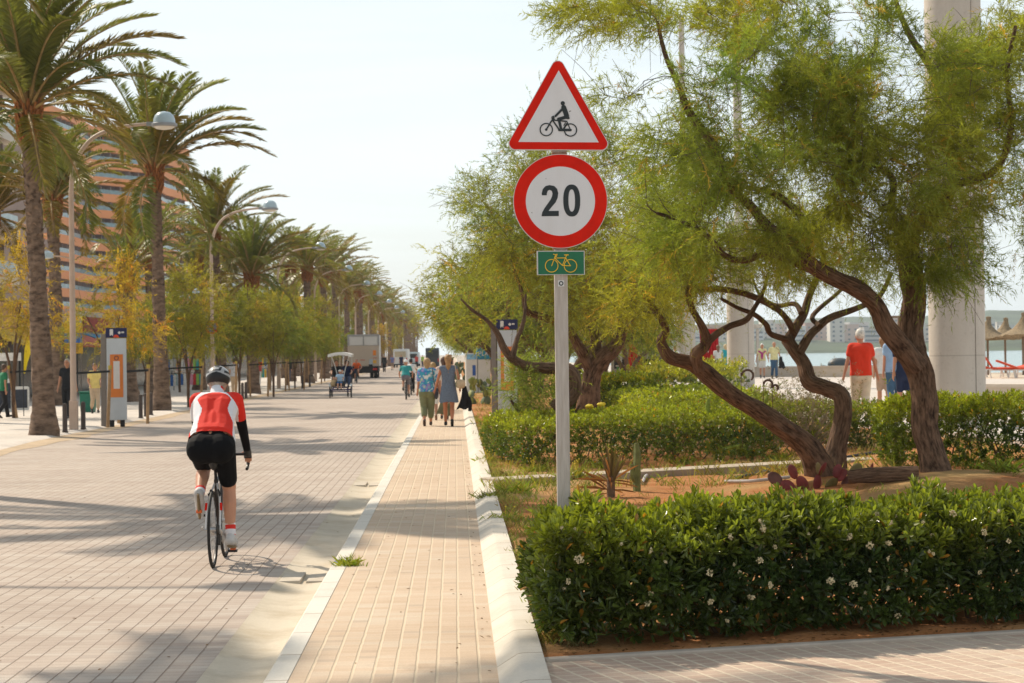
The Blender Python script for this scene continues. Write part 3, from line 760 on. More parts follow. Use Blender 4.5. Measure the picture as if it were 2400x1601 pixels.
def tamarisk(name, base, limbs, ells, nclump, label, ntw=11, nnd=20, rad=(.28, .5), nl=.085, nw=.0075, hue=(1, 1, 1), holes=(), limb_n=14, matb=None, group='feathery trees along the garden beds', zmin=1.2, cc=None, kr=.011, twr=.0035, drp=.25, ydir=0):
    """limbs: list of [(x, y, z, r)...] world; ells: [(centre, radii)]"""
    base = Vector(base); root = thing(name, base, 0, label, 'tree', group); sk = Skel()
    b = MB()
    for li, lm in enumerate(limbs):
        pts = [Vector(q[:3]) - base for q in lm]; rr = [q[3] for q in lm]
        k = 5; b.tube(pts, rr, limb_n, k, rough=.22, seed=li * 3.7, vs=.8)
        cp = catmull(pts, k); cr_ = lerpl(rr, k); sk.add(cp, cr_)
    b.build('trunk', matb or m_bark, root)
    C = []; W = [q[1].x * q[1].y * q[1].z if isinstance(q[1], Vector) else q[1][0] * q[1][1] * q[1][2] for q in ells]; W = np.array(W) ** .75; W /= W.sum()
    tries = 0
    while len(C) < nclump and tries < nclump * 30:
        tries += 1; e = ells[int(rng.choice(len(ells), p=W))]
        d = rdir(1)[0] * (rng.uniform(.12, 1) ** .42); q = Vector(e[0]) + Vector((d[0] * e[1][0], d[1] * e[1][1], d[2] * e[1][2])) - base
        if mnoise.noise(q * 1.1 + base) < -.10: continue
        hx, hy = proj(q + base)
        if any(math.hypot(hx - a, hy - c_) < r_ * 1.35 for a, c_, r_ in holes): continue
        C.append(q)
    cen_all = Vector(tuple(np.mean([Vector(e[0]) for e in ells], 0))) - base
    C.sort(key=lambda q: min((Vector(a) - q).length for a in sk.p[::3]))
    bb = MB()
    for q in C: branchto(bb, sk, q, kr, .25, 5, twr, zmin)
    # bare twigs
    for i in range(int(nclump * 1.1)):
        q = Vector(random.choice(C)); v = Vector(tuple(rdir(1)[0])) * random.uniform(.25, .75) * rad[1] / .5
        bb.tube([q, q + v * .5 + Vector((0, 0, .03)), q + v], [twr, twr * .8, twr * .5], 4, 2, cap=False)
    bb.build('branches', m_bark2, root)
    cen = np.array([tuple(q) for q in C]); cd = unit(cen - np.array(cen_all)); rd = rng.uniform(rad[0], rad[1], len(cen))
    hv = noise3(cen + np.array(base), .55, 3.); h2 = noise3(cen + np.array(base), 1.7, 9.)
    T = np.stack([1 + .55 * hv + .25 * h2, 1 + .22 * hv + .15 * h2, 1 - .2 * hv], 1) * np.array(hue) * rng.uniform(.8, 1.15, (len(cen), 1))
    V, TT = blades(cen, cd, rd, ntw, nnd, nl, nw, drp, T)
    npmesh('crown', V, 3, m_feather, root, TT)
    return root
def PL(pts, Y, dY=0.0):
    """photo polyline (x, y, r_px[, dy]) at depth Y -> world limb"""
    out = []
    for i, q in enumerate(pts):
        y = Y + (q[3] if len(q) > 3 else dY * i / max(1, len(pts) - 1)); w_ = P(q[0], q[1], y); out.append((w_.x, w_.y, w_.z, .91 * q[2] * y / FPX))
    return out
def EL(px, py, rx, ry, Y, ryd): s_ = Y / FPX; return (P(px, py, Y), (rx * s_, ryd, ry * s_))

# nearest tree, right
GAPS = [(1745, 285, 42), (1885, 450, 40), (2115, 190, 45), (2060, 410, 24), (1560, 250, 34), (1500, 130, 42), (2335, 560, 50), (1700, 500, 26), (1990, 90, 40), (1640, 120, 28), (2010, 500, 24), (1790, 170, 30)]
Y1 = 25.4; b1 = P(2195, 1140, Y1)
tamarisk('tamarisk_tree', b1, [
    PL([(2196, 1165, 50), (2196, 1120, 42), (2183, 1060, 36), (2168, 1000, 34), (2166, 930, 32), (2158, 875, 34), (2138, 825, 40), (2136, 770, 33), (2142, 700, 30), (2132, 630, 29), (2126, 575, 32), (2140, 535, 26), (2185, 508, 19), (2222, 465, 14), (2232, 400, 11), (2215, 270, 11), (2182, 160, 11), (2137, 92, 9), (2105, 20, 6), (2085, -60, 4)], Y1, 1.2),
    PL([(2150, 860, 30), (2112, 812, 27), (2078, 770, 25), (2052, 715, 23), (2012, 680, 22), (1960, 655, 20), (1915, 630, 20), (1880, 600, 18), (1845, 565, 16), (1800, 530, 13), (1755, 478, 12), (1700, 428, 11), (1685, 383, 12), (1668, 335, 14), (1620, 270, 10), (1590, 200, 8), (1560, 130, 6), (1540, 50, 4)], Y1, -1.4),
    PL([(1915, 632, 15), (1860, 612, 12), (1800, 592, 10), (1745, 610, 9), (1700, 600, 8), (1660, 556, 7), (1600, 520, 5), (1540, 500, 4)], Y1, -1.6),
    PL([(1885, 600, 12), (1898, 570, 11), (1888, 527, 10), (1858, 486, 9), (1809, 451, 8), (1750, 440, 5)], Y1, 1.2),
    PL([(2126, 580, 16), (2090, 500, 10), (2092, 420, 9), (2041, 380, 8), (1985, 330, 7), (1950, 240, 5), (1900, 160, 4)], Y1, 1.5),
    PL([(2140, 535, 14), (2230, 440, 10), (2330, 400, 9), (2370, 300, 8), (2360, 180, 6), (2380, 60, 5)], Y1, -1.0),
    PL([(2070, 760, 14), (2000, 650, 3), ], Y1, .5),
    ],
    [EL(2060, 250, 250, 190, Y1, 2.2), EL(2160, 420, 270, 150, Y1, 2.0), EL(1850, 330, 260, 220, Y1 - .3, 1.8), EL(1640, 200, 270, 170, Y1 - 1, 1.6), EL(1600, 400, 230, 110, Y1 - 1, 1.5),
     EL(2230, 600, 110, 75, Y1, 1.0), EL(1960, 560, 160, 90, Y1, 1.4), EL(1420, 30, 150, 50, Y1 - .8, .9), EL(2400, 420, 130, 170, Y1, 1.6), EL(1800, 40, 300, 80, Y1, 1.6), EL(1700, 560, 200, 60, Y1 - 1, 1.2), EL(2350, 190, 110, 180, Y1, 1.5)],
    880, 'dark furrowed tree on the right that forks low and leans left, nearest the promenade pillar', ntw=13, nnd=24, nw=.009, nl=.095, rad=(.26, .48), holes=GAPS, zmin=2.0, hue=(.97, 1.0, .95))
# low forked tree with sinuous trunks
Y2 = 27.2; b2 = P(1925, 1120, Y2)
tamarisk('tamarisk_tree', b2, [
    PL([(1930, 1135, 44), (1915, 1085, 38), (1885, 1040, 30), (1845, 1010, 25), (1780, 966, 24), (1715, 925, 24), (1660, 880, 23), (1620, 852, 19), (1570, 838, 17), (1548, 800, 13), (1560, 770, 10), (1530, 720, 8), (1500, 680, 6)], Y2, -1.2),
    PL([(1640, 868, 15), (1632, 832, 17), (1655, 806, 14), (1648, 770, 10), (1625, 730, 9), (1612, 690, 8), (1618, 645, 7), (1600, 590, 5)], Y2 - .8, -.5),
    PL([(1655, 806, 10), (1680, 782, 9), (1712, 764, 8), (1748, 750, 8), (1768, 722, 6), (1790, 680, 5), (1800, 640, 3)], Y2 - 1, .6),
    PL([(1945, 1130, 40), (1960, 1050, 26), (1975, 985, 24), (1972, 930, 24), (1935, 910, 20), (1897, 895, 20), (1882, 850, 17), (1858, 815, 16), (1845, 795, 17)], Y2, .8),
    PL([(1845, 800, 14), (1868, 760, 12), (1884, 735, 11), (1898, 690, 9), (1915, 650, 8), (1930, 600, 6), (1900, 540, 4)], Y2 + .8, .8),
    PL([(1872, 830, 12), (1895, 790, 11), (1915, 770, 11), (1945, 745, 9), (2010, 722, 8), (2060, 695, 7), (2090, 640, 5)], Y2 + .6, .9),
    PL([(1846, 796, 9), (1806, 782, 7), (1795, 760, 7), (1765, 735, 6), (1730, 722, 5), (1690, 700, 4)], Y2 + .7, -.8),
    PL([(1862, 780, 10), (1838, 740, 8), (1800, 712, 8), (1750, 690, 8), (1690, 678, 8), (1640, 676, 6), (1600, 650, 4)], Y2 + .8, -1.6),
    PL([(1878, 735, 8), (1862, 712, 6), (1820, 716, 5), (1780, 690, 4), (1760, 640, 3)], Y2 + .8, .8),
    PL([(1922, 765, 7), (1905, 740, 6), (1960, 690, 5), (1990, 660, 4)], Y2 + .8, 1.2),
    ],
    [EL(1560, 640, 170, 70, Y2 - 1, 1.5), EL(1720, 620, 190, 60, Y2, 1.5), EL(1900, 560, 190, 90, Y2 + .5, 1.6), EL(1490, 720, 80, 50, Y2 - 1.2, 1), EL(2000, 640, 110, 50, Y2 + .8, 1), EL(1640, 520, 220, 100, Y2, 1.6)],
    330, 'low forked tree with two sinuous bare trunks rising beside the red prickly pear', ntw=11, nnd=20, holes=GAPS, zmin=1.6, hue=(1.05, 1.02, 1))
# tree behind the sign pole
Y3 = 42.0; b3 = P(1385, 925, Y3)
tamarisk('tamarisk_tree', b3, [
    PL([(1380, 960, 30), (1388, 880, 24), (1412, 840, 22), (1440, 815, 18), (1460, 770, 15), (1455, 720, 12), (1500, 670, 8), (1520, 600, 5)], Y3),
    PL([(1392, 870, 18), (1398, 820, 14), (1388, 760, 12), (1370, 710, 10), (1345, 640, 8), (1330, 560, 6), (1380, 480, 5)], Y3, 1.5),
    PL([(1385, 870, 16), (1350, 800, 12), (1330, 770, 11), (1300, 755, 11), (1265, 740, 9), (1235, 730, 8), (1225, 690, 5), (1200, 620, 4)], Y3, -1.5),
    ],
    [EL(1380, 560, 230, 200, Y3, 2.6), EL(1235, 545, 130, 150, Y3, 2.3), EL(1150, 620, 120, 50, Y3, 2.2), EL(1480, 660, 150, 90, Y3, 2.4), EL(1330, 380, 180, 110, Y3, 2.2), EL(1150, 480, 70, 80, Y3, 1.8), EL(1345, 680, 110, 60, Y3 - 2, 2)],
    620, 'broad olive green tree straight behind the sign pole, its grey limbs spreading from one foot', ntw=10, nnd=17, nl=.12, nw=.014, rad=(.4, .7), holes=GAPS[4:8], zmin=1.7, hue=(.95, .92, 1.05), twr=.005)
# spreading bush with a bleached branch at its foot
bs = XA(1225, 34, .14)
tamarisk('tamarisk_bush', (bs.x, bs.y, .14), [PL([(1300, 960, 22), (1345, 915, 20), (1335, 868, 16), (1280, 862, 14), (1235, 858, 13), (1200, 840, 12), (1180, 815, 10), (1165, 780, 7), (1140, 750, 5), (1105, 725, 4), (1080, 700, 2)], 34, -.5),
    PL([(1200, 841, 10), (1210, 800, 6), (1228, 750, 5), (1232, 690, 3)], 33.6, .3), [(bs.x, bs.y, .1, .05), (bs.x + .1, bs.y, .6, .04), (bs.x - .2, bs.y, 1.1, .02)], [(bs.x, bs.y, .1, .04), (bs.x + .6, bs.y, .6, .03), (bs.x + .9, bs.y, 1.0, .015)]],
    [EL(1270, 885, 60, 50, 34, .6), EL(1225, 880, 25, 40, 34, .5), EL(1240, 930, 45, 22, 34, .5)], 60, 'drooping feathery bush below the sign pole tree, beside the glass information panel', ntw=9, nnd=15, nl=.09, nw=.01, rad=(.25, .4), zmin=.1, group=None, hue=(1.15, 1.1, 1.2))
# row of trees running away on the garden side: three crowns built, the rest are copies
SPEC = []
def row_tree(px, Y, w, h, seed, label, nc=150):
    """a whole tree at world scale: w crown half width, h height"""
    x = XA(px, Y).x; base = (x, Y, .15); R_ = random.Random(seed); lim = []
    for a in range(4):
        an = a * 1.7 + seed; hx, hy = math.cos(an), math.sin(an)
        lim.append([(x, Y, 0, .17), (x + hx * .15, Y + hy * .15, h * .12, .15), (x + hx * .5, Y + hy * .5, h * .3, .11), (x + hx * (1 + .3 * w), Y + hy * (1 + .3 * w), h * .52, .07), (x + hx * .6 * w, Y + hy * .6 * w, h * .72, .04)])
    el = [(Vector((x, Y, h * .70)), (w * .8, w * .8, h * .27)), (Vector((x - .5 * w, Y - .2 * w, h * .63)), (w * .55, w * .6, h * .2)), (Vector((x + .5 * w, Y + .1 * w, h * .6)), (w * .55, w * .6, h * .22)), (Vector((x - .1 * w, Y - .5 * w, h * .62)), (w * .5, w * .4, h * .18))]
    return tamarisk('tamarisk_tree', base, lim, el, nc, label, ntw=8, nnd=11, nl=.2, nw=.032, rad=(.5, .9), limb_n=8, zmin=.8, hue=(.88, .86, 1.05), twr=.007)
ta = row_tree(1195, 68, 2.7, 5.6, 1, 'rounded tree left of the sign, first of the row running away along the pavement', 230)
tb = row_tree(1330, 58, 2.9, 5.2, 2, 'olive tree in the second rank behind the sign pole tree', 200)
tc_ = row_tree(1165, 104, 3.0, 5.8, 4, 'tree behind the information kiosk, second of the row along the pavement', 190)
gr = 'distant feathery trees along the garden side'
for i, (px, Y, s_, k) in enumerate(((1210, 112, .95, 0), (1128, 128, 1.0, 2), (1122, 156, 1.05, 0), (1112, 190, 1.05, 1), (1106, 235, 1.1, 2), (1100, 290, 1.1, 0), (1260, 92, 1.0, 1), (1225, 125, 1.05, 0), (1190, 165, 1.1, 1), (1170, 220, 1.1, 2), (1400, 76, .95, 2), (1400, 112, 1.0, 0), (1470, 100, .9, 1), (1320, 140, 1.1, 2), (1260, 190, 1.1, 0))):
    copy_tree((ta, tb, tc_)[k], XA(px, Y, .15), R(70 * i + 25), s_, 'feathery tree of the row beside the pavement beyond the kiosk' if i < 6 else 'feathery tree of the second rank, deeper in the garden', gr)
# ---------------------------------------------------------------- date palms
m_frond = leafmat('palm_frond', (0.165, 0.185, 0.055), 0.45, 0.36, 0.35)
m_rachis = mat('palm_rachis', (0.34, 0.22, 0.08), .6, .3, 5)
m_boot = mat('palm_boot', (0.30, 0.115, 0.035), .85, .45, 9, .01)
m_ptrunk = barkmat('palm_trunk_bark', (0.055, 0.036, 0.026), (0.25, 0.17, 0.12), 5, 7.0, 0.05)
def palm(h, seed, nf=58, fl=4.2, nleaf=46, r=.19, lean=(0, 0), detail=True, wind=.5, lw=.046, brown=.18, label='', group='date palms along the road'):
    root = thing('date_palm', (0, 0, 0), 0, label, 'palm tree', group)
    rs = random.Random(seed); b = MB(); top = Vector((lean[0], lean[1], h))
    pts = [Vector((0, 0, -.3)), Vector((0, 0, .05)), Vector((lean[0] * .1, lean[1] * .1, h * .12)), Vector((lean[0] * .35, lean[1] * .3, h * .4)), Vector((lean[0] * .7, lean[1] * .7, h * .7)), top]
    b.tube(pts, [r * 1.9, r * 1.75, r * 1.3, r * 1.1, r * .95, r * .9], 14, 8, rough=.25, seed=seed)
    cp = catmull(pts, 8)
    if detail:                                   # worn leaf bases in spirals round the trunk
        n = int(h * 26)
        for i in range(n):
            u = (i + .5) / n; q = cp[min(len(cp) - 1, int(5 + u * (len(cp) - 6)))].lerp(cp[min(len(cp) - 1, int(6 + u * (len(cp) - 6)))], (u * (len(cp) - 6)) % 1)
            a = i * 2.4; rr = r * (1.3 - .38 * u); d = Vector((math.cos(a), math.sin(a), 0)); s_ = Vector((-d.y, d.x, 0))
            p0 = q + d * rr * .9; k = len(b.v); w_ = r * .42
            b.v += [p0 - s_ * w_ - Vector((0, 0, .05)), p0 + s_ * w_ - Vector((0, 0, .05)), p0 + s_ * w_ * .5 + d * .05 + Vector((0, 0, .05)), p0 - s_ * w_ * .5 + d * .05 + Vector((0, 0, .05))]
            b.face((k, k + 1, k + 2, k + 3), ((0, u), (.2, u), (.2, u + .1), (0, u + .1)))
    b.build('trunk', m_ptrunk, root)
    b = MB()                                     # cut stalks under the crown
    for i in range(64):
        u = i / 64; a = i * 2.4; d = Vector((math.cos(a), math.sin(a), 0)); z = h - .75 + .8 * u
        p0 = Vector((lean[0], lean[1], z)) + d * r * .75
        b.tube([p0, p0 + d * r * (.5 + .25 * u) + Vector((0, 0, .22)), p0 + d * r * (.75 + .2 * u) + Vector((0, 0, .36))], [.055, .045, .03], 4, 1)
    b.build('cut_stalks', m_boot, root)
    rb = MB(); VV = []; TT = []
    for i in range(nf):
        u = (i + .5) / nf; a = i * 2.399 + rs.uniform(-.25, .25); e = math.radians(87 - 66 * u ** 1.0 - 50 * max(0, u - .8) / .2 + rs.uniform(-7, 7))
        bend = math.radians(rs.uniform(28, 52) + 55 * u); L_ = fl * rs.uniform(.85, 1.08) * (.72 + .28 * min(1, u * 4)) * (1 - .15 * max(0, u - .7) / .3)
        k = 13; p = top + Vector((math.cos(a), math.sin(a), 0)) * r * .5 + Vector((0, 0, .35 * (1 - u))); P_ = [p.copy()]; Dd = []
        az = a
        for j in range(k):
            t = (j + .5) / k; el = e - bend * t ** 1.6
            d = Vector((math.cos(az) * math.cos(el), math.sin(az) * math.cos(el), math.sin(el))); d += Vector((wind * t * .42, -wind * t * .12, 0)); d.normalize()
            p = p + d * (L_ / k); P_.append(p.copy()); Dd.append(d)
        rb.tube(P_, [.045 - .038 * (j / k) for j in range(k + 1)], 4, 1, cap=False)
        PA_ = np.array([tuple(q) for q in P_]); ts = np.linspace(.14, .995, nleaf)
        idx = ts * k; i0 = np.minimum(idx.astype(int), k - 1); fr = (idx - i0)[:, None]
        base = PA_[i0] * (1 - fr) + PA_[i0 + 1] * fr; tg = np.array([tuple(q) for q in Dd])[i0]
        sd_ = unit(np.cross(tg, np.array([[0, 0, 1.]]))); up = np.cross(sd_, tg)
        ll = .60 * np.interp(ts, [.14, .3, .6, .85, 1], [.45, .9, 1.0, .75, .4]) * fl / 4.2
        dead = rs.random() < brown * (u * 1.8)
        tint = np.array([1.3, .8, .55]) if dead else np.array([1.0 + .45 * u * rs.random(), 1.0, .9 - .2 * u])
        tint = tint * rs.uniform(.8, 1.2)
        for sgn in (1, -1):
            for rep in range(2 if nleaf >= 40 else 1):
                dl = unit(tg * (.50 + .3 * ts[:, None]) + sd_ * sgn * .85 + up * (.38 - .3 * (u > .6)) + rng.normal(0, .10, base.shape)); tip = base + dl * ll[:, None] * rng.uniform(.85, 1.1, (nleaf, 1))
                tip[:, 2] -= .10 * ll; tip[:, 0] += wind * .10
                wv = unit(np.cross(dl, up + rng.normal(0, .25, up.shape))) * lw * .5
                mid = base + (tip - base) * .45; mid[:, 2] += .02
                VV.append(np.stack([base - wv * .5, mid - wv, tip, mid + wv], 1)); TT.append(np.tile(tint, (nleaf, 1)) * rng.uniform(.85, 1.15, (nleaf, 1)))
    rb.build('frond_stalks', m_rachis, root)
    npmesh('crown', np.concatenate(VV), 4, m_frond, root, np.concatenate(TT))
    return root
def put(o, px, Y, z=0.03, rz=0): o.location = XA(px, Y, z); o.rotation_euler = (0, 0, rz); return o
H_ = lambda px, Y, ytop: CAMH - (ytop - (829 + (1067 - px) * .0131)) * Y / FPX
put(palm(H_(85, 51, 272), 1, 46, 3.9, 56, .2, (-.28, 0), label='tallest front palm with a thick rough trunk, at the left edge beside the near lamp'), 102, 51)
put(palm(H_(120, 83, 480), 2, 40, 3.6, 44, .24, (-.1, 0), wind=.4, brown=.35, label='shaggy palm half hidden behind the tallest front palm'), 134, 83)
put(palm(H_(365, 73, 408), 3, 38, 4.2, 56, .2, (-.15, 0), wind=.75, label='palm with long arching fronds and a bare trunk in front of the orange hotel'), 378, 73)
put(palm(H_(497, 108, 560), 4, 32, 4.1, 44, .2, (-.3, 0), wind=.5, lw=.045, label='palm with sparse upright fronds behind the second street lamp'), 520, 108)
put(palm(H_(588, 104, 655), 5, 36, 3.9, 44, .24, (0, 0), wind=.4, lw=.045, label='shorter spiky palm just right of the second street lamp'), 592, 104)
put(palm(H_(300, 88, 650), 6, 28, 2.3, 36, .24, (0, 0), wind=.3, lw=.05, brown=0, label='small young palm with bright upright fronds in front of the hotel balconies'), 303, 88)
put(palm(H_(485, 125, 690), 7, 34, 3.6, 34, .22, (0, 0), wind=.4, lw=.05, label='low palm between the hotel and the second street lamp'), 470, 125)
put(palm(9.2, 8, 44, 4.0, 40, .2, (-.2, 0), wind=.4, label='palm whose fronds fill the upper left corner of the picture'), -75, 62)
put(palm(8.0, 12, 44, 4.0, 40, .22, (.1, 0), wind=.4, brown=.4, label='palm with orange brown fronds at the left edge, in front of the beige building'), -20, 92)
pa = put(palm(7.4, 9, 36, 3.8, 30, .25, (0, 0), False, wind=.7, lw=.085, label='palm above the quadricycle, first of the distant line of palms'), 722, 142)
pb_ = put(palm(7.9, 10, 38, 3.9, 30, .25, (.1, 0), False, wind=.6, lw=.085, label='taller palm in the distant line behind the young roadside trees'), 680, 150)
XR = -9.9
for i, (x_, y_, lb) in enumerate(((-14.2, 100, 'palm of the inner row just behind the clothes rack'), (-14.0, 117, 'palm of the inner row behind the spiky palm'), (-14.3, 131, 'palm of the inner row left of the shopper in red'), (-13.9, 147, 'palm of the inner row right of the shopper in red'))):
    copy_tree((pa, pb_)[i % 2], (x_, y_, .03), i * 2.0, .88, lb)
gp = 'distant palms lining the road'
Yv = 165; i = 0
while Yv < 560:
    for X_, yo in ((-9.9, 0), (-13.8, 8)):
        s_ = random.uniform(.9, 1.1)
        copy_tree((pa, pb_)[(i + (X_ < -12)) % 2], (X_ + random.uniform(-.3, .3), Yv + yo, .03), random.uniform(-.5, .5), s_, 'far palm of the roadside row shrinking towards the end of the road' if yo == 0 else 'far palm of the inner row behind the roadside palms', gp)
    Yv += 15 + i * .6; i += 1
# off-camera palms of the same row, nearer than the first one seen; they shade the road
for i, (X_, Y_, s_) in enumerate(((-8.9, 32.0, 1.12), (-9.0, 18.0, 1.1))):
    src = [o for o in bpy.data.objects if o.name in ('date_palm', 'date_palm.002')][i % 2]
    copy_tree(src, (X_, Y_, .03), 1.3 * i, s_, 'palm of the roadside row left of the picture', 'roadside palms left of the picture')

# ---------------------------------------------------------------- street lamps with curved arms
m_post = mat('lamp_post_paint', (0.52, 0.38, 0.29), .55, .1, 3)
m_grey = mat('lamp_grey', (0.30, 0.31, 0.32), .5, .1)
m_dome = mat('lamp_dome', (0.42, 0.52, 0.56), .25, .05, spec=.6)
m_lens = mat('lamp_lens', (0.75, 0.72, 0.66), .3, .05)
def lamp():
    r_ = thing('street_lamp', (0, 0, 0), 0, 'tall', 'street lamp', 'curved street lamps along the road')
    b = MB(); b.cbox((0, 0, .36), (.2, .2, .76)); b.lathe([(.1, .74), (.085, .78), (.08, 1), (.065, 6.0)], 14)
    b.tube([(0, 0, 6.0), (.04, 0, 6.45), (.22, 0, 7.0), (.55, 0, 7.4), (1.0, 0, 7.62), (1.5, 0, 7.72), (1.95, 0, 7.76)], [.062, .06, .055, .05, .048, .045, .042], 10, 4)
    b.build('post', m_post, r_)
    b = MB(); b.cbox((2.02, 0, 7.76), (.18, .1, .1)); b.lathe([(.30, 7.68), (.33, 7.70), (.33, 7.76), (.29, 7.78)], 24, (2.38, 0, 0)); hd = b.build('lamp_head', m_grey, r_)
    MB().lathe([(.285, 7.78), (.275, 7.88), (.23, 7.98), (.15, 8.05), (.02, 8.08)], 24, (2.38, 0, 0)).build('dome', m_dome, hd)
    MB().lathe([(.02, 7.60), (.2, 7.63), (.27, 7.68)], 24, (2.38, 0, 0)).build('lens', m_lens, hd)
    b = MB(); b.tube([(0, 0, 4.35), (-.3, 0, 4.42), (-.52, 0, 4.42)], .025, 6, 2); b.build('side_arm', m_post, r_)
    b = MB(); b.lathe([(.05, 4.36), (.16, 4.38), (.15, 4.5), (.05, 4.56)], 14, (-.62, 0, 0)); b.build('side_lamp', m_dome, r_)
    b = MB(); b.cbox((0, -.104, .5), (.12, .006, .28)); b.build('access_door', m_post, r_, smooth=False)
    return r_
l0 = lamp(); l0.location = XA(171, 54.5, .04); l0['label'] = 'nearest curved street lamp, between two dark bollards and the tallest palm'
labs = ['second curved street lamp, with a round no parking disc on its post', 'third curved street lamp, its dome above the young trees', 'fourth curved street lamp down the road']
for i, Y in enumerate((86, 118, 149, 180, 210, 241, 272, 303)):
    copy_tree(l0, (-9.75, Y, .04), 0, None, labs[i] if i < 3 else 'small distant curved street lamp against the line of palms', None if i < 3 else 'distant curved street lamps')
copy_tree(l0, (-9.6, 23.5, .04), 0, None, 'curved street lamp left of the picture', 'roadside lamps left of the picture')
lam2 = [o for o in bpy.data.objects if o.get('label', '').startswith('second curved')][0]
b = MB(); Mx = Matrix.Translation((0, -.12, 3.0)) 
b.prism([(.26 * math.cos(a), .26 * math.sin(a)) for a in np.linspace(0, 6.283, 28, endpoint=False)], Mx, .02); sg = b.build('no_parking_disc', mat('disc_blue', (.03, .12, .42), .5, .1), lam2, smooth=False)
b = MB(); ring(b, (0, 0), .27, .20, Matrix.Translation((0, -.124, 3.0)), .003, 28); seg_poly(b, (-.14, .14), (.14, -.14), .05, Matrix.Translation((0, -.126, 3.0)), .003); b.build('red_ring', m_red, sg, smooth=False)

# ---------------------------------------------------------------- young staked trees on the promenade side
yg = 'young staked trees along the road'
def young(seed, hue, label, nc=100, nl=.15, nw=.022):
    w, h = 1.7, 4.3; lim = []
    for a in range(3):
        an = a * 2.1 + seed; hx, hy = math.cos(an), math.sin(an)
        lim.append([(0, 0, 0, .05), (.05 * hx, .05 * hy, 1.2, .042), (.3 * hx, .3 * hy, 2.2, .03), (.8 * hx, .8 * hy, 3.2, .015)])
    el = [(Vector((0, 0, 3.5)), (w * .75, w * .75, 1.3)), (Vector((.5, 0, 2.8)), (w * .75, w * .7, .8)), (Vector((-.5, .2, 3.0)), (w * .7, w * .7, .9)), (Vector((.3, -.3, 4.4)), (.8, .8, .6))]
    return tamarisk('young_tree', (0, 0, 0), lim, el, nc, label, ntw=9, nnd=12, nl=nl, nw=nw, rad=(.35, .7), limb_n=6, zmin=1.2, hue=hue, twr=.005, group=yg)
y1 = young(1, (1.30, .88, .9), 'orange tinged young tree above the left bus stop panel, in front of the hotel', 75)
put(y1, 262, 63); y1.scale = (.92, .92, .96)
y2 = young(2, (.98, .86, .95), 'olive young tree between the arching palm and the second lamp', 130); put(y2, 440, 77)
y3 = young(3, (.82, .82, .95), 'dull green young tree to the right of the second lamp', 130, .16, .026); put(y3, 560, 96)
for i, (px, Y, k, s_, lb) in enumerate(((30, 66, 0, 1.1, 'orange tinged young tree at the left edge behind the yellow flag'), (345, 84, 1, .85, 'young tree directly behind the arching palm trunk'), (508, 100, 0, .95, 'young tree behind the second lamp post'),
        (632, 116, 2, 1.15, None), (672, 130, 1, 1.15, None), (706, 140, 2, 1.15, None), (738, 160, 1, 1.2, None), (640, 95, 1, .9, None), (765, 180, 2, 1.2, None), (690, 118, 2, .9, None), (886, 230, 0, 1.0, None), (800, 215, 2, 1.2, None), (600, 120, 2, 1.2, None), (830, 250, 1, 1.2, None), (915, 330, 1, 1.3, None), (760, 150, 2, .9, None), (640, 135, 0, 1.0, None), (560, 130, 1, 1.2, None), (420, 110, 2, 1.2, None))):
    copy_tree((y1, y2, y3)[k], XA(px, Y, .03), i * 1.3, s_, lb or 'young tree of the thick line beyond the second lamp', None if lb else 'young trees beyond the second lamp')
# wooden stakes with a black strap
m_stake = mat('stake_wood', (0.36, 0.22, 0.11), .8, .25, 9); m_strap = mat('black_strap', (0.012, 0.013, 0.014), .6, .2)
def stakes(x, y, w, tilt, lab, hgt=1.55):
    r_ = thing('tree_stakes', (x, y, .03), 0, lab, 'tree stakes', 'pairs of wooden stakes strapped round the young trees')
    for sgn in (-1, 1):
        MB().tube([(sgn * (w / 2) - tilt * .3, 0, -.1), (sgn * w / 2 + sgn * .04 + tilt * .1, 0, hgt)], .045, 8, 1).build('stake', m_stake, r_)
        MB().lathe([(.05, 0), (.05, .1)], 8, (sgn * w / 2 + sgn * .04 + tilt * .1, 0, hgt - .02)).build('stake_cap', mat('cap_yellow', (.45, .33, .05), .6), r_)
    b = MB(); b.bar((-w / 2 - .05, -.055, hgt - .12), (w / 2 + .05, -.055, hgt - .08), .012, .06); b.build('strap', m_strap, r_, smooth=False)
for px, Y, w, tl, lb in ((213, 57, .9, .1, 'stakes with a sloping black strap left of the bus stop panel'), (58, 66, .8, -.5, 'leaning stake pair behind the yellow flag'), (310, 60, .8, 0, 'stakes between the bus stop panel and the arching palm'), (432, 75, 1.15, .1, 'light wooden stakes in front of the clothes rack, left of the cyclist'),
        (528, 88, .8, 0, 'stakes beside the tourist in the white shirt'), (606, 98, .8, 0, 'stakes just right of the spiky palm trunk'), (650, 112, .8, 0, 'stakes left of the woman in the dark jacket'), (694, 115, .8, 0, 'stakes right of the woman in the dark jacket'), (738, 140, .8, 0, 'stakes nearest the quadricycle')):
    stakes(XA(px, Y).x, Y, w, tl, lb)
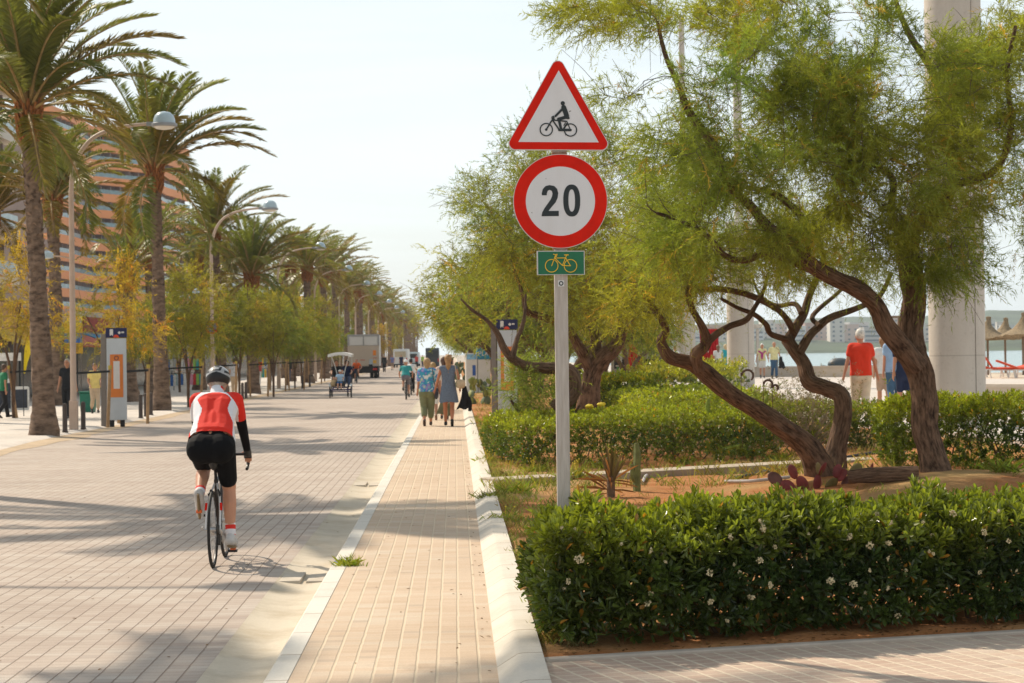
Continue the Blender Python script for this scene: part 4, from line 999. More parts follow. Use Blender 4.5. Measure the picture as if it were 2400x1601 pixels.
# bollards
m_boll = mat('bollard_brown', (0.075, 0.055, 0.045), .6, .2, 10)
bo = thing('bollard', (0, 0, 0), 0, '', 'bollard', 'dark round bollards along the road edge'); MB().lathe([(.068, 0), (.075, .02), (.062, .05), (.060, .66), (.052, .70), (.015, .715)], 16).build('post', m_boll, bo)
MB().lathe([(.09, 0), (.09, .012)], 16).build('foot_plate', m_boll, bo)
put(bo, 150, 52.8, .04); bo['label'] = 'bollard between the tallest palm and the nearest lamp'
for px, Y, lb in ((193, 54.8, 'bollard just right of the nearest lamp'), (328, 64.5, 'leftmost of three bollards before the arching palm'), (340, 66, 'middle of three bollards before the arching palm'), (352, 67.5, 'bollard touching the arching palm trunk on its left'),
        (567, 90, 'left bollard of the pair below the spiky palm'), (575, 92, 'right bollard of the pair below the spiky palm'), (708, 118, 'wide dark bollard beside the red box'), (725, 124, 'bollard with a red box above it')):
    copy_tree(bo, XA(px, Y, .04), 0, None, lb)

# ---------------------------------------------------------------- buildings
m_or = mat('hotel_orange', (0.80, 0.31, 0.125), .8, .05, .2); m_win = mat('dark_glass', (0.07, 0.10, 0.11), .2, .4, .5, spec=.6)
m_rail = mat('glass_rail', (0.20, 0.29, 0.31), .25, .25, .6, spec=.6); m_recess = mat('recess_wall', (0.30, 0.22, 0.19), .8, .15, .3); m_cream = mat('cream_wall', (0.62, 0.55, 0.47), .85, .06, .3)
m_w2 = mat('white_wall', (0.66, 0.62, 0.57), .85, .05, .3)
def tower(name, pts, nfl, fh, label, mb_, z0=0, rail=1.0, slab=1.1, depth=22, openw=2.6, base_m=None, top_extra=3.0, roofm=None):
    """zig-zag facade along pts [(x, y)]: solid balcony bands, glass rails, dark window bays behind"""
    r_ = thing(name, (pts[0][0], pts[0][1], 0), 0, label, 'building'); O = Vector((pts[0][0], pts[0][1], 0)); Pp = [Vector((x, y, 0)) - O for x, y in pts]
    nr = [Vector(((Pp[i + 1] - Pp[i]).y, -(Pp[i + 1] - Pp[i]).x, 0)).normalized() for i in range(len(Pp) - 1)]
    body = MB(); k = len(Pp); back = [p + Vector((-depth, depth * .3, 0)) for p in Pp]
    ring_ = [p - (nr[min(i, len(nr) - 1)]) * 1.6 for i, p in enumerate(Pp)] + back[::-1]; H = nfl * fh + top_extra
    n = len(ring_); body.v = [p + Vector((0, 0, -1)) for p in ring_] + [p + Vector((0, 0, H - .5)) for p in ring_]
    body.face(range(n, 2 * n));
    for i in range(n): j = (i + 1) % n; body.face((i, j, j + n, i + n))
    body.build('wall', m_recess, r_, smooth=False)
    rs = random.Random(3)
    for f in range(nfl + 1):
        z = z0 + f * fh; b = MB()
        for i in range(k - 1): b.bar(Pp[i] - nr[i] * .9 + Vector((0, 0, z)), Pp[i + 1] - nr[i] * .9 + Vector((0, 0, z)), 2.0, slab)
        b.build('balcony', mb_, r_, smooth=False)
        if f == nfl: break
        if rail:
            b = MB()
            for i in range(k - 1): b.bar(Pp[i] + nr[i] * .02 + Vector((0, 0, z + slab / 2 + rail / 2)), Pp[i + 1] + nr[i] * .02 + Vector((0, 0, z + slab / 2 + rail / 2)), .05, rail)
            b.build('glass_rail', m_rail, r_, smooth=False)
        b = MB(); dvd = MB()
        for i in range(k - 1):
            ln = (Pp[i + 1] - Pp[i]).length; m_ = max(1, int(ln / openw)); t = (Pp[i + 1] - Pp[i]).normalized()
            for j in range(m_):
                q = Pp[i] + t * (ln * (j + .5) / m_) - nr[i] * 1.57 + Vector((0, 0, z + fh * .52)); b.bar(q - t * openw * .27, q + t * openw * .27, .06, fh * .62)
                q = Pp[i] + t * (ln * j / m_) - nr[i] * .8 + Vector((0, 0, z + fh * .5)); dvd.bar(q - nr[i] * .75, q + nr[i] * .62, .18, fh * .64)
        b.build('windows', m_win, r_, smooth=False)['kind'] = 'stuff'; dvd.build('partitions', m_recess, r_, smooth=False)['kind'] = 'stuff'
    b = MB(); b.v = [p * 1.0 + Vector((0, 0, H - .5)) for p in ring_] + [p + Vector((0, 0, H + 1.2)) for p in ring_]
    for i in range(n): j = (i + 1) % n; b.face((i, j, j + n, i + n))
    b.face(range(n, 2 * n)); b.build('roof', roofm or mb_, r_, smooth=False); return r_
hp = [P(118, 700, 352), P(172, 700, 366), P(220, 700, 386), P(372, 700, 402), P(392, 700, 414), P(447, 700, 432)]
tower('hotel_building', [(p.x, p.y) for p in hp], 13, 3.0, 'tall curved hotel with orange balcony bands behind the palms', m_or, z0=4.0, rail=.75, slab=1.45, top_extra=2.2)
hp = [P(440, 700, 470), P(520, 700, 480), P(636, 700, 560)]
tower('apartment_building', [(p.x, p.y) for p in hp], 8, 3.1, 'white apartment block with balconies to the right of the orange hotel', m_w2, z0=5, rail=.8, slab=1.2)
hp = [(-30, 100), (-30, 118), (-29, 118.2), (-29, 132), (-30.5, 132.2), (-30.5, 150)]
bb_ = tower('apartment_building', hp, 6, 3.3, 'beige building with deep balconies at the left edge behind the tallest palm', m_cream, z0=4.0, rail=.9, slab=.7, depth=12, openw=3.2, top_extra=2.2)
m_awn = mat('orange_awning', (0.55, 0.24, 0.07), .8, .2, .6)
for j, (y0, z) in enumerate(((101, 10.6), (109, 10.6), (119, 13.9), (119, 10.6), (127, 7.3), (135, 13.9), (142, 10.6))):
    MB().prism([(0, 0), (0, .06), (-1.7, .95), (-1.7, .89)], Matrix.Translation((1.9, y0 - 100, z - .3)) , 7.0).build('awning', m_awn, bb_, smooth=False)
# shops behind the trees: a low row, each unit with fascia, awning and dark front
sh = [(-19.0, 88, 10, (0.50, 0.27, 0.16), (.55, .36, .05), 'low terracotta shop unit behind the bus stop panel'), (-19.0, 99, 14, (.5, .44, .37), (.5, .1, .06), 'shop unit behind the clothes racks, with a red awning'), (-19.0, 114, 16, (.58, .53, .46), (.06, .25, .42), 'cream shop unit behind the spiky palm'),
      (-19.0, 131, 20, (.5, .34, .22), (.6, .58, .55), 'ochre shop unit far along the promenade'), (-19.0, 152, 26, (.62, .6, .56), (.08, .22, .45), 'white shop unit with a blue awning'), (-19.0, 180, 60, (.52, .4, .3), (.5, .3, .1), 'long brown shop row beyond the others'), (-19.0, 242, 160, (.6, .54, .48), (.3, .3, .3), 'distant pale row of low shops along the promenade')]
for i, (x, y, ln, cw, ca, lb) in enumerate(sh):
    r_ = thing('shop', (x, y, 0), 0, lb, 'shop'); w_ = mat('shop_wall_%d' % i, cw, .85, .1, .5)
    b = MB(); b.box(-9, -1.2, 0, ln, 0, 4.2); b.box(-1.2, -.9, 0, ln, 3.0, 4.4); b.build('wall', w_, r_, smooth=False)
    b = MB(); b.box(-1.18, -1.12, .3, ln - .3, .1, 2.9); b.build('shop_window', m_win, r_, smooth=False)
    MB().prism([(0, 0), (0, .05), (-2.2, .8), (-2.2, .75)], Matrix.Translation((1.4, 0, 2.4)), ln - .2).build('awning', mat('awning_%d' % i, ca, .8, .1, 1), r_, smooth=False)
    b = MB(); b.box(-.88, -.8, .5, ln * .6, 3.3, 4.1); b.build('fascia', mat('fascia_%d' % i, ((.5, .3, .04), (.05, .1, .3), (.4, .05, .04))[i % 3], .6, .2, 2), r_, smooth=False)
# ---------------------------------------------------------------- people
BAKE = []
def cap(mb, a, b, ra, rb, n=10, fl=1.0):
    a = Vector(a); b = Vector(b); d = b - a; L_ = d.length
    if L_ < 1e-5: return mb.ball(a, ra, n, 8)
    d.normalize(); pts = []; rr = []
    for i in range(4):
        t = math.pi / 2 * (1 - i / 4); pts.append(a - d * ra * math.sin(t)); rr.append(max(.0008, ra * math.cos(t)))
    pts.append(a); rr.append(ra); pts.append(b); rr.append(rb)
    for i in range(1, 5):
        t = math.pi / 2 * i / 4; pts.append(b + d * rb * math.sin(t)); rr.append(max(.0008, rb * math.cos(t)))
    return mb.tube(pts, rr, n, 1, sq=fl)
def blob(mb, name, mats, parent, vox=.02, it=3, cut=None, paint=None):
    o = mb.build(name, mats if isinstance(mats, list) else [mats], parent, smooth=False)
    m = o.modifiers.new('r', 'REMESH'); m.mode = 'VOXEL'; m.voxel_size = vox; m.use_smooth_shade = True
    s_ = o.modifiers.new('s', 'SMOOTH'); s_.factor = .5; s_.iterations = it
    BAKE.append((o, cut, paint)); return o
def bake_all():
    bpy.context.view_layer.update(); dg = bpy.context.evaluated_depsgraph_get(); new = []
    for o, cut, paint in BAKE: new.append(bpy.data.meshes.new_from_object(o.evaluated_get(dg)))
    for (o, cut, paint), me in zip(BAKE, new):
        mats = list(o.data.materials); o.modifiers.clear(); o.data = me; me.name = o.name
        me.materials.clear()
        for m_ in mats: me.materials.append(m_)
        bm = bmesh.new(); bm.from_mesh(me)
        if cut:
            kill = [f for f in bm.faces if cut(f.calc_center_median())]; bmesh.ops.delete(bm, geom=kill, context='FACES')
        # keep only the largest piece: remeshing may leave crumbs
        seen = set(); isl = []
        bm.faces.ensure_lookup_table()
        for f in bm.faces:
            if f.index in seen: continue
            st = [f]; seen.add(f.index); g = []
            while st:
                q = st.pop(); g.append(q)
                for e in q.edges:
                    for h in e.link_faces:
                        if h.index not in seen: seen.add(h.index); st.append(h)
            isl.append(g)
        if len(isl) > 1:
            isl.sort(key=len); bmesh.ops.delete(bm, geom=[f for g in isl[:-1] if len(g) < len(isl[-1]) * .2 for f in g], context='FACES')
        for f in bm.faces: f.smooth = True
        if paint:
            for f in bm.faces: f.material_index = paint(f.calc_center_median(), f.normal)
        bm.to_mesh(me); bm.free()
def ik(a, b, l1, l2, pole):
    a = Vector(a); b = Vector(b); d = b - a; L_ = min(d.length, (l1 + l2) * .999); u = d.normalized()
    x = (l1 * l1 - l2 * l2 + L_ * L_) / (2 * L_); h = math.sqrt(max(0, l1 * l1 - x * x))
    p = Vector(pole); p = (p - u * p.dot(u)).normalized(); return a + u * x + p * h, a + u * L_
def skin(c=(0.50, 0.24, 0.14)): return mat('skin_%02d%02d' % (int(c[0] * 99), int(c[1] * 99)), c, .5, .06, 12)
def cloth(name, c, v=.12, s=9): return mat('cloth_' + name, c, .85, v, s, .014, bscale=9)
def person(loc, rz, H, label, cat='person', pelvis=(0, 0, .93), sho=(0, .02, 1.44), look=(0, 1, 0), feet=((-.1, .0, .08), (.1, 0, .08)), toe=((0, 1, 0), (0, 1, 0)),
           hands=((-.24, .02, .82), (.24, .02, .82)), skinc=(0.50, 0.24, 0.14), top=None, sleeve=.5, bottom=None, blen=1.0, fit=.012, skirt=None, hair=('short', (.1, .06, .03)),
           shoe=(.03, .03, .03), sock=None, vox=.019, fat=1.0, face=False, group=None, kneep=(0, 1, .1), elbp=(0, -1, -.3), bfat=1.0, hat=None, shoulders=.175, sw=1.0, name='person', curl=.35, toppaint=None, jvox=None, untuck=.0, hem=-.03):
    k = H / 1.75; root = thing(name, loc, rz, label, cat, group); S = lambda v: Vector(v) * k
    pel, sh, lk = S(pelvis), S(sho), Vector(look).normalized()
    up = (sh - pel).normalized(); rt = Vector((1, 0, 0)); fw = up.cross(rt) * -1; fw = rt.cross(up) * -1 if rt.cross(up).y > 0 else rt.cross(up)
    fw = Vector((0, 1, 0)) - up * up.y; fw.normalize()
    ms = skin(skinc); b = MB(); sx = shoulders * k
    shl = [sh + rt * s * sx for s in (-1, 1)]; hpj = [pel + rt * s * .092 * k * sw for s in (-1, 1)]
    neck = sh + up * .06 * k; hd = neck + (lk * .035 + Vector((0, 0, 1)) * .132 + up * .02) * k
    if hat == 'aero': hd = neck + (Vector((0, .10, .115)) + up * .02) * k
    mid = pel.lerp(sh, .5)
    def torso(mb, g=0.0, waist=True, lo=0.0):
        f_ = fat
        cap(mb, sh - up * .06 * k - rt * .075 * k, sh - up * .06 * k + rt * .075 * k, (.098 * f_ + g) * k, (.098 * f_ + g) * k, 12, .9)
        cap(mb, shl[0] * .9 + sh * .1 , shl[1] * .9 + sh * .1, (.058 + g) * k, (.058 + g) * k, 10)
        for s in (-1, 1):
            cap(mb, sh - up * .12 * k + rt * s * .062 * k * f_, mid + rt * s * .05 * k * f_, (.098 * f_ + g) * k, (.092 * f_ + g) * k, 12)
            if waist and s > 0: cap(mb, mid, pel + up * (.02 + lo) * k, (.094 * f_ + g) * k, (.10 * f_ * sw + g) * k, 12, 1.0)
            if waist: cap(mb, mid + rt * s * .05 * k * f_, pel + rt * s * .06 * k * sw + up * (.02 + lo) * k, (.092 * f_ + g) * k, (.098 * f_ * sw + g) * k, 12)
    def hips(mb, g=0.0):
        for s in (-1, 1):
            cap(mb, pel + rt * s * .045 * k * sw + up * .03 * k, pel + rt * s * .07 * k * sw - up * .05 * k - fw * .01 * k, (.097 * fat * sw + g) * k, (.100 * bfat * sw + g) * k, 12)
        mb.ball(pel - up * .03 * k, (.118 * bfat + g) * k, 14, 10, (1.1, .98, 1)); cap(mb, pel - rt * .05 * k + up * .10 * k, pel + rt * .05 * k + up * .10 * k, (.096 * fat * sw + g) * k, (.096 * fat * sw + g) * k, 14)
        cap(mb, pel - rt * .07 * k * sw - up * .03 * k, pel + rt * .07 * k * sw - up * .03 * k, (.108 * bfat + g) * k, (.108 * bfat + g) * k, 14)
    torso(b); hips(b)
    cap(b, sh - up * .02 * k, neck + up * .05 * k, .06 * k, .052 * k); cap(b, neck, hd - Vector((0, 0, .05)) * k, .052 * k, .055 * k)
    Mh = Matrix.Identity(3); yv = Vector((lk.x, lk.y, lk.z)); xv = yv.cross(Vector((0, 0, 1))).normalized(); zv = xv.cross(yv); Mh = Matrix((xv, yv, zv)).transposed()
    b.ball(hd, .110 * k, 14, 10, (.76, .92, 1.12), Mh); b.ball(hd + (yv * .03 - zv * .045) * k, .07 * k, 12, 8, (.8, .85, .95), Mh)
    b.ball(hd + (yv * .098 - zv * .012) * k, .017 * k, 8, 6, (1, 1, 1.5), Mh)
    for s in (-1, 1): b.ball(hd + (xv * s * .08 - zv * .01) * k, .024 * k, 8, 6, (.5, .8, 1.3), Mh)
    kn = []; an = []
    for i in (0, 1):
        kk, aa = ik(hpj[i], S(feet[i]), .43 * k, .42 * k, kneep); kn.append(kk); an.append(aa)
        cap(b, hpj[i], kk, .086 * k * bfat, .057 * k * bfat, 12); cap(b, kk, kk.lerp(aa, .38) - fw * .012 * k, .053 * k * bfat, .057 * k * bfat); cap(b, kk.lerp(aa, .38) - fw * .012 * k, aa, .056 * k * bfat, .036 * k)
        t = Vector(toe[i]).normalized(); heel = aa - Vector((0, 0, .035 * k)) - t * .03 * k
        cap(b, aa, heel, .036 * k, .034 * k); cap(b, heel, aa + t * .15 * k - Vector((0, 0, .045 * k)), .034 * k, .026 * k, 10)
    el = []; wr = []
    for i in (0, 1):
        s = (-1, 1)[i]; ep = Vector((s * .35 + elbp[0] * s, elbp[1], elbp[2])); kk, aa = ik(shl[i], S(hands[i]), .285 * k, .255 * k, ep); el.append(kk); wr.append(aa)
        cap(b, shl[i], kk, .050 * k, .038 * k); cap(b, kk, aa, .039 * k, .027 * k)
        d = (aa - kk).normalized(); pv = d.cross(Vector((0, 1, 0))); pv = pv.normalized() if pv.length > .1 else rt.copy(); inn = d.cross(rt * s).normalized()
        wid = inn * (1 if inn.y > 0 else -1)
        if hat == 'aero': d = (Vector((0, .75, -.5))).normalized(); wid = Vector((0, -.5, -.75)).normalized() * 1.0; wid = rt * -s * .9 + Vector((0, 0, .2)); wid.normalize()
        palm = aa + d * .055 * k; cap(b, aa, palm + d * .02 * k, .026 * k, .030 * k)
        cv = (rt * -s if hat != 'aero' else Vector((0, -.3, -1)).normalized())
        for j in range(4):
            bs_ = palm + wid * (.027 - .018 * j) * k + d * .022 * k; ln = (.072, .08, .075, .058)[j] * k; m1 = bs_ + d * ln * .5 + cv * ln * curl * .25; e1 = m1 + (d * .75 + cv * curl * 1.2).normalized() * ln * .5
            rf = max(.0095 * k, vox * .62); cap(b, bs_, m1, rf, rf * .95, 6); cap(b, m1, e1, rf * .95, rf * .85, 6)
        th = aa + d * .03 * k + wid * .02 * k; t2 = th + (wid * .8 + d * .6 + cv * .3).normalized() * .05 * k; cap(b, th, t2, max(.012 * k, vox * .65), max(.010 * k, vox * .6), 6)
    body = blob(b, 'body', ms, root, vox)
    # clothes
    if top is not None:
        b = MB(); torso(b, fit + .007, True, untuck)
        cap(b, pel + up * (.09 + untuck) * k - rt * .05 * k * sw, pel + up * (.09 + untuck) * k + rt * .05 * k * sw, (.10 * fat * sw + fit + .010) * k, (.10 * fat * sw + fit + .010) * k, 14)
        cap(b, pel - rt * .06 * k * sw, pel + rt * .06 * k * sw, (.113 * bfat + fit + .008) * k, (.113 * bfat + fit + .008) * k, 14)
        if hat == 'aero': cap(b, sh, neck + Vector((0, .035, .05)) * k, .068 * k, .060 * k)
        if sleeve > 0:
            for i in (0, 1):
                q = shl[i].lerp(el[i], min(1, sleeve * 1.0) if sleeve < 1 else 1); cap(b, shl[i], q, (.052 + fit) * k, (.044 + fit * 1.1) * k)
                if sleeve > 1: cap(b, el[i], el[i].lerp(wr[i], sleeve - 1), (.042 + fit) * k, (.032 + fit) * k)
        blob(b, 'shirt', top if isinstance(top, list) else [top], root, jvox or vox, 3, lambda c, pel=pel, up=up, h_=hem * k: (c - pel).dot(up) < h_ and abs(c.x - pel.x) < .2 * H, toppaint)
    if bottom is not None:
        b = MB(); hips(b, fit * .8)
        for s in (-1, 1): cap(b, pel + rt * s * .045 * k + up * .03 * k, pel + rt * s * .04 * k - up * .05 * k, (.096 * fat * sw + fit * .8) * k, (.10 * bfat + fit) * k)
        for i in (0, 1):
            t1 = min(1, blen * 2); q = hpj[i].lerp(kn[i], t1); cap(b, hpj[i], q, (.090 * bfat + fit) * k, ((.09 - .031 * t1) * bfat + fit) * k, 12)
            if blen > .5:
                q = kn[i].lerp(an[i], (blen - .5) * 2); cap(b, kn[i], q, (.057 * bfat + fit) * k, (.050 + fit * 1.1) * k, 12)
        blob(b, 'trousers' if blen > .6 else 'shorts', bottom, root, jvox or vox, 3, lambda c, pel=pel, up=up, h_=(hem + .11) * k: (c - pel).dot(up) > h_)
    if skirt is not None:
        m_, zt, zb, wb = skirt; b = MB(); n = 28; rings = 8; base = len(b.v)
        for r_ in range(rings + 1):
            u = r_ / rings; z = (zt + (zb - zt) * u) * k; w0 = (.155 + (wb - .155) * u ** .55) * k * sw
            for j in range(n):
                a = 2 * math.pi * j / n; rr = w0 * (1 + .07 * u * math.sin(a * 7 + 1)); b.v.append(Vector((rr * math.cos(a) + pel.x, rr * .84 * math.sin(a) + pel.y, z + .015 * u * math.sin(a * 3))))
        for r_ in range(rings):
            for j in range(n): j2 = (j + 1) % n; b.face((r_ * n + j2, r_ * n + j, (r_ + 1) * n + j, (r_ + 1) * n + j2))
        b.build('skirt', m_, root)
    if hair:
        kind_, hc = hair; hm = mat('hair_%02d_%02d' % (int(hc[0] * 99), int(hc[1] * 99)), hc, .6, .35, 30, .006, bscale=60); b = MB()
        if kind_ == 'short': b.ball(hd + (zv * .022 - yv * .018) * k, .108 * k, 14, 10, (.82, .95, 1.08), Mh)
        if kind_ == 'bob': b.ball(hd + (zv * .015 - yv * .022) * k, .116 * k, 14, 10, (.9, .95, 1.1), Mh); cap(b, hd - yv * .05 * k - zv * .02 * k, hd - yv * .045 * k - zv * .13 * k, .085 * k, .065 * k, 12)
        if kind_ == 'long': b.ball(hd + (zv * .02 - yv * .02) * k, .113 * k, 14, 10, (.86, .95, 1.08), Mh); cap(b, hd - yv * .06 * k, hd - yv * .085 * k - zv * .2 * k, .085 * k, .078 * k, 12, .8); cap(b, hd - yv * .085 * k - zv * .2 * k, hd - yv * .10 * k - zv * .42 * k, .078 * k, .04 * k, 12, .7)
        if kind_ == 'fringe': b.ball(hd - (zv * .0 + yv * .02) * k, .104 * k, 14, 10, (.84, .92, 1.0), Mh)
        cutf = (lambda c, hd=hd, yv=yv, zv=zv, k=k: (c - hd).dot(yv) > .058 * k and (c - hd).dot(zv) < .052 * k) if kind_ != 'fringe' else (lambda c, hd=hd, yv=yv, zv=zv, k=k: (c - hd).dot(yv) > .03 * k or (c - hd).dot(zv) > .055 * k)
        blob(b, 'hair', hm, root, min(vox, .014), 2, cutf)
    if hat == 'cap':
        b = MB(); b.ball(hd + zv * .03 * k - yv * .01 * k, .112 * k, 14, 10, (.86, 1, 1.0), Mh); b.ball(hd + (zv * .06 + yv * .11) * k, .07 * k, 12, 6, (1, 1, .18), Mh)
        blob(b, 'cap', cloth('white_cap', (.78, .76, .72)), root, .012, 2, lambda c, hd=hd, zv=zv, k=k: (c - hd).dot(zv) < .015 * k)
    if shoe is not None:
        for i in (0, 1):
            t = Vector(toe[i]).normalized(); a = an[i]; b = MB(); heel = a - Vector((0, 0, .045 * k)) - t * .035 * k; tp = a + t * .165 * k - Vector((0, 0, .055 * k))
            if hat == 'aero':
                dn = Vector((0, 0, -1)); dn = (dn - t * dn.dot(t)).normalized(); heel = a + dn * .05 * k - t * .04 * k; tp = a + dn * .055 * k + t * .17 * k
            cap(b, heel, a + t * .06 * k - Vector((0, 0, .05 * k)), .043 * k, .044 * k); cap(b, a + t * .05 * k - Vector((0, 0, .05 * k)) if hat != 'aero' else heel, tp, .044 * k, .034 * k); cap(b, a, heel, .043 * k, .042 * k)
            blob(b, 'shoe', mat('shoe_%02d%02d' % (int(shoe[0] * 99), int(shoe[2] * 99)), shoe, .6, .2), root, min(vox, .014), 2)
            if sock:
                b = MB(); cap(b, a + (kn[i] - a).normalized() * .01 * k, a.lerp(kn[i], .24), .044 * k, .046 * k, 14)
                b.build('sock', sock, root)
    if face:
        for s in (-1, 1):
            MB().ball(hd + (xv * s * .032 + yv * .088 + zv * .012) * k, .011 * k, 8, 6).build('eye', mat('eye_dark', (.02, .015, .012), .3), root)
        MB().ball(hd + (yv * .088 - zv * .055) * k, .02 * k, 8, 6, (1.2, .3, .35), Mh).build('mouth', mat('lip', (.35, .1, .08), .5), root)
    root['_'] = 0; del root['_']
    return dict(root=root, hd=hd, sh=sh, pel=pel, wr=wr, el=el, an=an, kn=kn, k=k, M=(xv, yv, zv), up=up, shl=shl)
def walkfeet(st=.32, ph=1, w=.08):      # one foot ahead, the other behind with its heel lifted
    f = ((-w, st * .5, .08), (w, -st * .55, .16)) if ph > 0 else ((-w, -st * .55, .16), (w, st * .5, .08))
    t = ((0, 1, .1), (0, .75, -.65)) if ph > 0 else ((0, .75, -.65), (0, 1, .1)); return dict(feet=f, toe=t)
def world_of(pr, v):
    r_ = pr['root']; return Matrix.Translation(r_.location) @ Matrix.Rotation(r_.rotation_euler.z, 4, 'Z') @ Vector(v)

# ---------------------------------------------------------------- bicycles
m_tyre = mat('tyre', (0.014, 0.013, 0.012), .7, .2); m_spoke = mat('spoke_steel', (.45, .45, .45), .35, .1, metal=.7); m_black = mat('black_plastic', (.014, .014, .015), .45, .2)
def wheel(parent, c, r, tw=.014, steer=0, nsp=20, rim=None):
    M = Matrix.Translation(c) @ Matrix.Rotation(steer, 4, 'Z')
    def circ(mb, rr, tr, n=36, m=8):
        base = len(mb.v)
        for i in range(n):
            a = 2 * math.pi * i / n
            for j in range(m):
                t = 2 * math.pi * j / m; q = rr + tr * math.cos(t); mb.v.append(M @ Vector((tr * math.sin(t), q * math.cos(a), q * math.sin(a))))
        for i in range(n):
            i2 = (i + 1) % n
            for j in range(m): j2 = (j + 1) % m; mb.face((base + i * m + j, base + i * m + j2, base + i2 * m + j2, base + i2 * m + j))
    b = MB(); circ(b, r - tw * .6, tw); w_ = b.build('wheel', m_tyre, parent)
    b = MB(); circ(b, r - tw * 2.4, tw * .75); b.build('rim', rim or m_black, w_)
    b = MB(); b.tube([M @ Vector((-.045, 0, 0)), M @ Vector((.045, 0, 0))], .02, 10)
    for i in range(nsp):
        a = 2 * math.pi * i / nsp; s = .03 if i % 2 else -.03; b.bar(M @ Vector((s, .018 * math.cos(a + .4), .018 * math.sin(a + .4))), M @ Vector((0, (r - tw * 2.5) * math.cos(a), (r - tw * 2.5) * math.sin(a))), .0022)
    b.build('spokes', m_spoke, w_, smooth=False); return w_
def bicycle(loc, rz, label, r=.335, wb=1.0, fc=(.6, .6, .6), fc2=(.02, .02, .02), road=True, saddlez=.98, saddlec=(.02, .02, .02), ang=0.0, steer=0.0, nsp=20, sadw=.07):
    """rear contact at the origin, heading +y"""
    t = thing('bicycle', loc, rz, label, 'bicycle'); fm = mat('frame_%02d%02d' % (int(fc[0] * 99), int(fc[2] * 99)), fc, .3, .08, spec=.6); f2 = mat('frame_b_%02d' % int(fc2[0] * 99), fc2, .35, .1)
    wheel(t, (0, 0, r), r, .0135 if road else .021, 0, nsp); wheel(t, (0, wb, r), r, .0135 if road else .021, steer, nsp)
    bb = Vector((0, .41, .27)); st = Vector((0, .26, saddlez - .14 if road else .72)); sc = Vector((0, .29, .72)); hd_t = Vector((0, .83, .90 if road else .86)); hd_b = Vector((0, .87, .74)); ax = Vector((0, 0, r)); fx = Vector((0, wb, r))
    b = MB(); b.tube([sc, hd_t - Vector((0, 0, .04))] if road else [bb + Vector((0, 0, .2)), hd_b], .017, 8); b.tube([bb, hd_b], .021, 8); b.tube([hd_b - Vector((0, .01, .04)), hd_t], .020, 8)
    b.tube([bb, sc + Vector((0, -.01, .04))], .018, 8); b.build('frame', f2, t)
    for s in (-1, 1):
        b = MB(); b.tube([sc + Vector((s * .012, -.01, 0)), Vector((s * .055, .10, .55)), ax + Vector((s * .062, 0, 0))], .0095, 7, 3); b.tube([ax + Vector((s * .062, 0, 0)), Vector((s * .045, .28, .29)), bb + Vector((s * .03, 0, 0))], .010, 7, 3)
        b.build('stay', fm, t)
        b = MB(); b.tube([hd_b + Vector((s * .02, .0, -.04)), hd_b + Vector((s * .05, .03, -.1)), fx + Vector((s * .05, -.01, 0))], [.014, .013, .009], 7, 3); b.build('fork_blade', fm, t)
    b = MB(); b.tube([sc, Vector((0, .22, saddlez - .05))], .0135, 8); b.build('seat_post', m_black, t)
    b = MB(); b.ball((0, .12, saddlez), .14, 16, 8, (sadw / .14, .5, .2)); b.ball((0, .24, saddlez), .14, 12, 8, (.022 / .14 * 1.2, .9, .16)); b.build('saddle', mat('saddle_%02d' % int(saddlec[0] * 99), saddlec, .5, .1), t)
    bar = MB(); hz_ = hd_t.z + .05; hy = hd_t.y + (.09 if road else -.02)
    if road:
        pts = [(-.21, hy, hz_), (0, hy, hz_), (.21, hy, hz_)]; bar.tube(pts, .013, 8, 3)
        for s in (-1, 1):
            bar.tube([(s * .19, hy, hz_), (s * .21, hy + .05, hz_ + .005), (s * .212, hy + .10, hz_ - .02), (s * .214, hy + .11, hz_ - .07), (s * .216, hy + .06, hz_ - .12), (s * .218, hy - .04, hz_ - .135)], .015, 8, 4)
            bar.tube([(s * .212, hy + .10, hz_ - .01), (s * .214, hy + .15, hz_ + .035)], [.018, .013], 8); bar.tube([(s * .222, hy + .15, hz_ + .02), (s * .228, hy + .15, hz_ - .05), (s * .225, hy + .12, hz_ - .10)], [.007, .006, .005], 6, 3)
    else: bar.tube([(-.28, hy - .16, hz_ + .08), (-.2, hy, hz_ + .1), (0, hy + .04, hz_ + .06), (.2, hy, hz_ + .1), (.28, hy - .16, hz_ + .08)], .012, 8, 4)
    bar.tube([(0, hd_t.y, hd_t.z), (0, hy, hz_)], .016, 8); bar.build('handlebar', m_black, t)
    b = MB(); b.tube([bb + Vector((-.06, 0, 0)), bb + Vector((.06, 0, 0))], .022, 8)
    cr_ = []
    for s, a in ((-1, ang + math.pi), (1, ang)):
        e = bb + Vector((s * .075, .17 * math.sin(a), -.17 * math.cos(a))); b.bar(bb + Vector((s * .065, 0, 0)), e, .016, .026); cr_.append(e)
    b.lathe([(.095, -.003), (.1, 0), (.095, .003)], 28, (0, 0, 0), Matrix.Translation(bb + Vector((.045, 0, 0))) @ Matrix.Rotation(R(90), 4, 'Y')); b.build('crank', m_spoke, t)
    for s, e in zip((-1, 1), cr_):
        MB().cbox(e + Vector((s * .05, 0, 0)), (.08, .07, .022)).build('pedal', m_black, t)
    b = MB(); b.bar((.045, .41, .37), (.045, .0, r + .035), .004, .009); b.bar((.045, .41, .17), (.045, 0, r - .05), .004, .009); b.lathe([(.05, -.012), (.05, .0), (.035, .014)], 18, (0, 0, 0), Matrix.Translation((.045, 0, r)) @ Matrix.Rotation(R(90), 4, 'Y'))
    b.cbox((.055, .02, r - .09), (.02, .05, .1)); b.build('chain', mat('chain_dark', (.05, .045, .04), .4, .2, metal=.6), t, smooth=False)
    return t

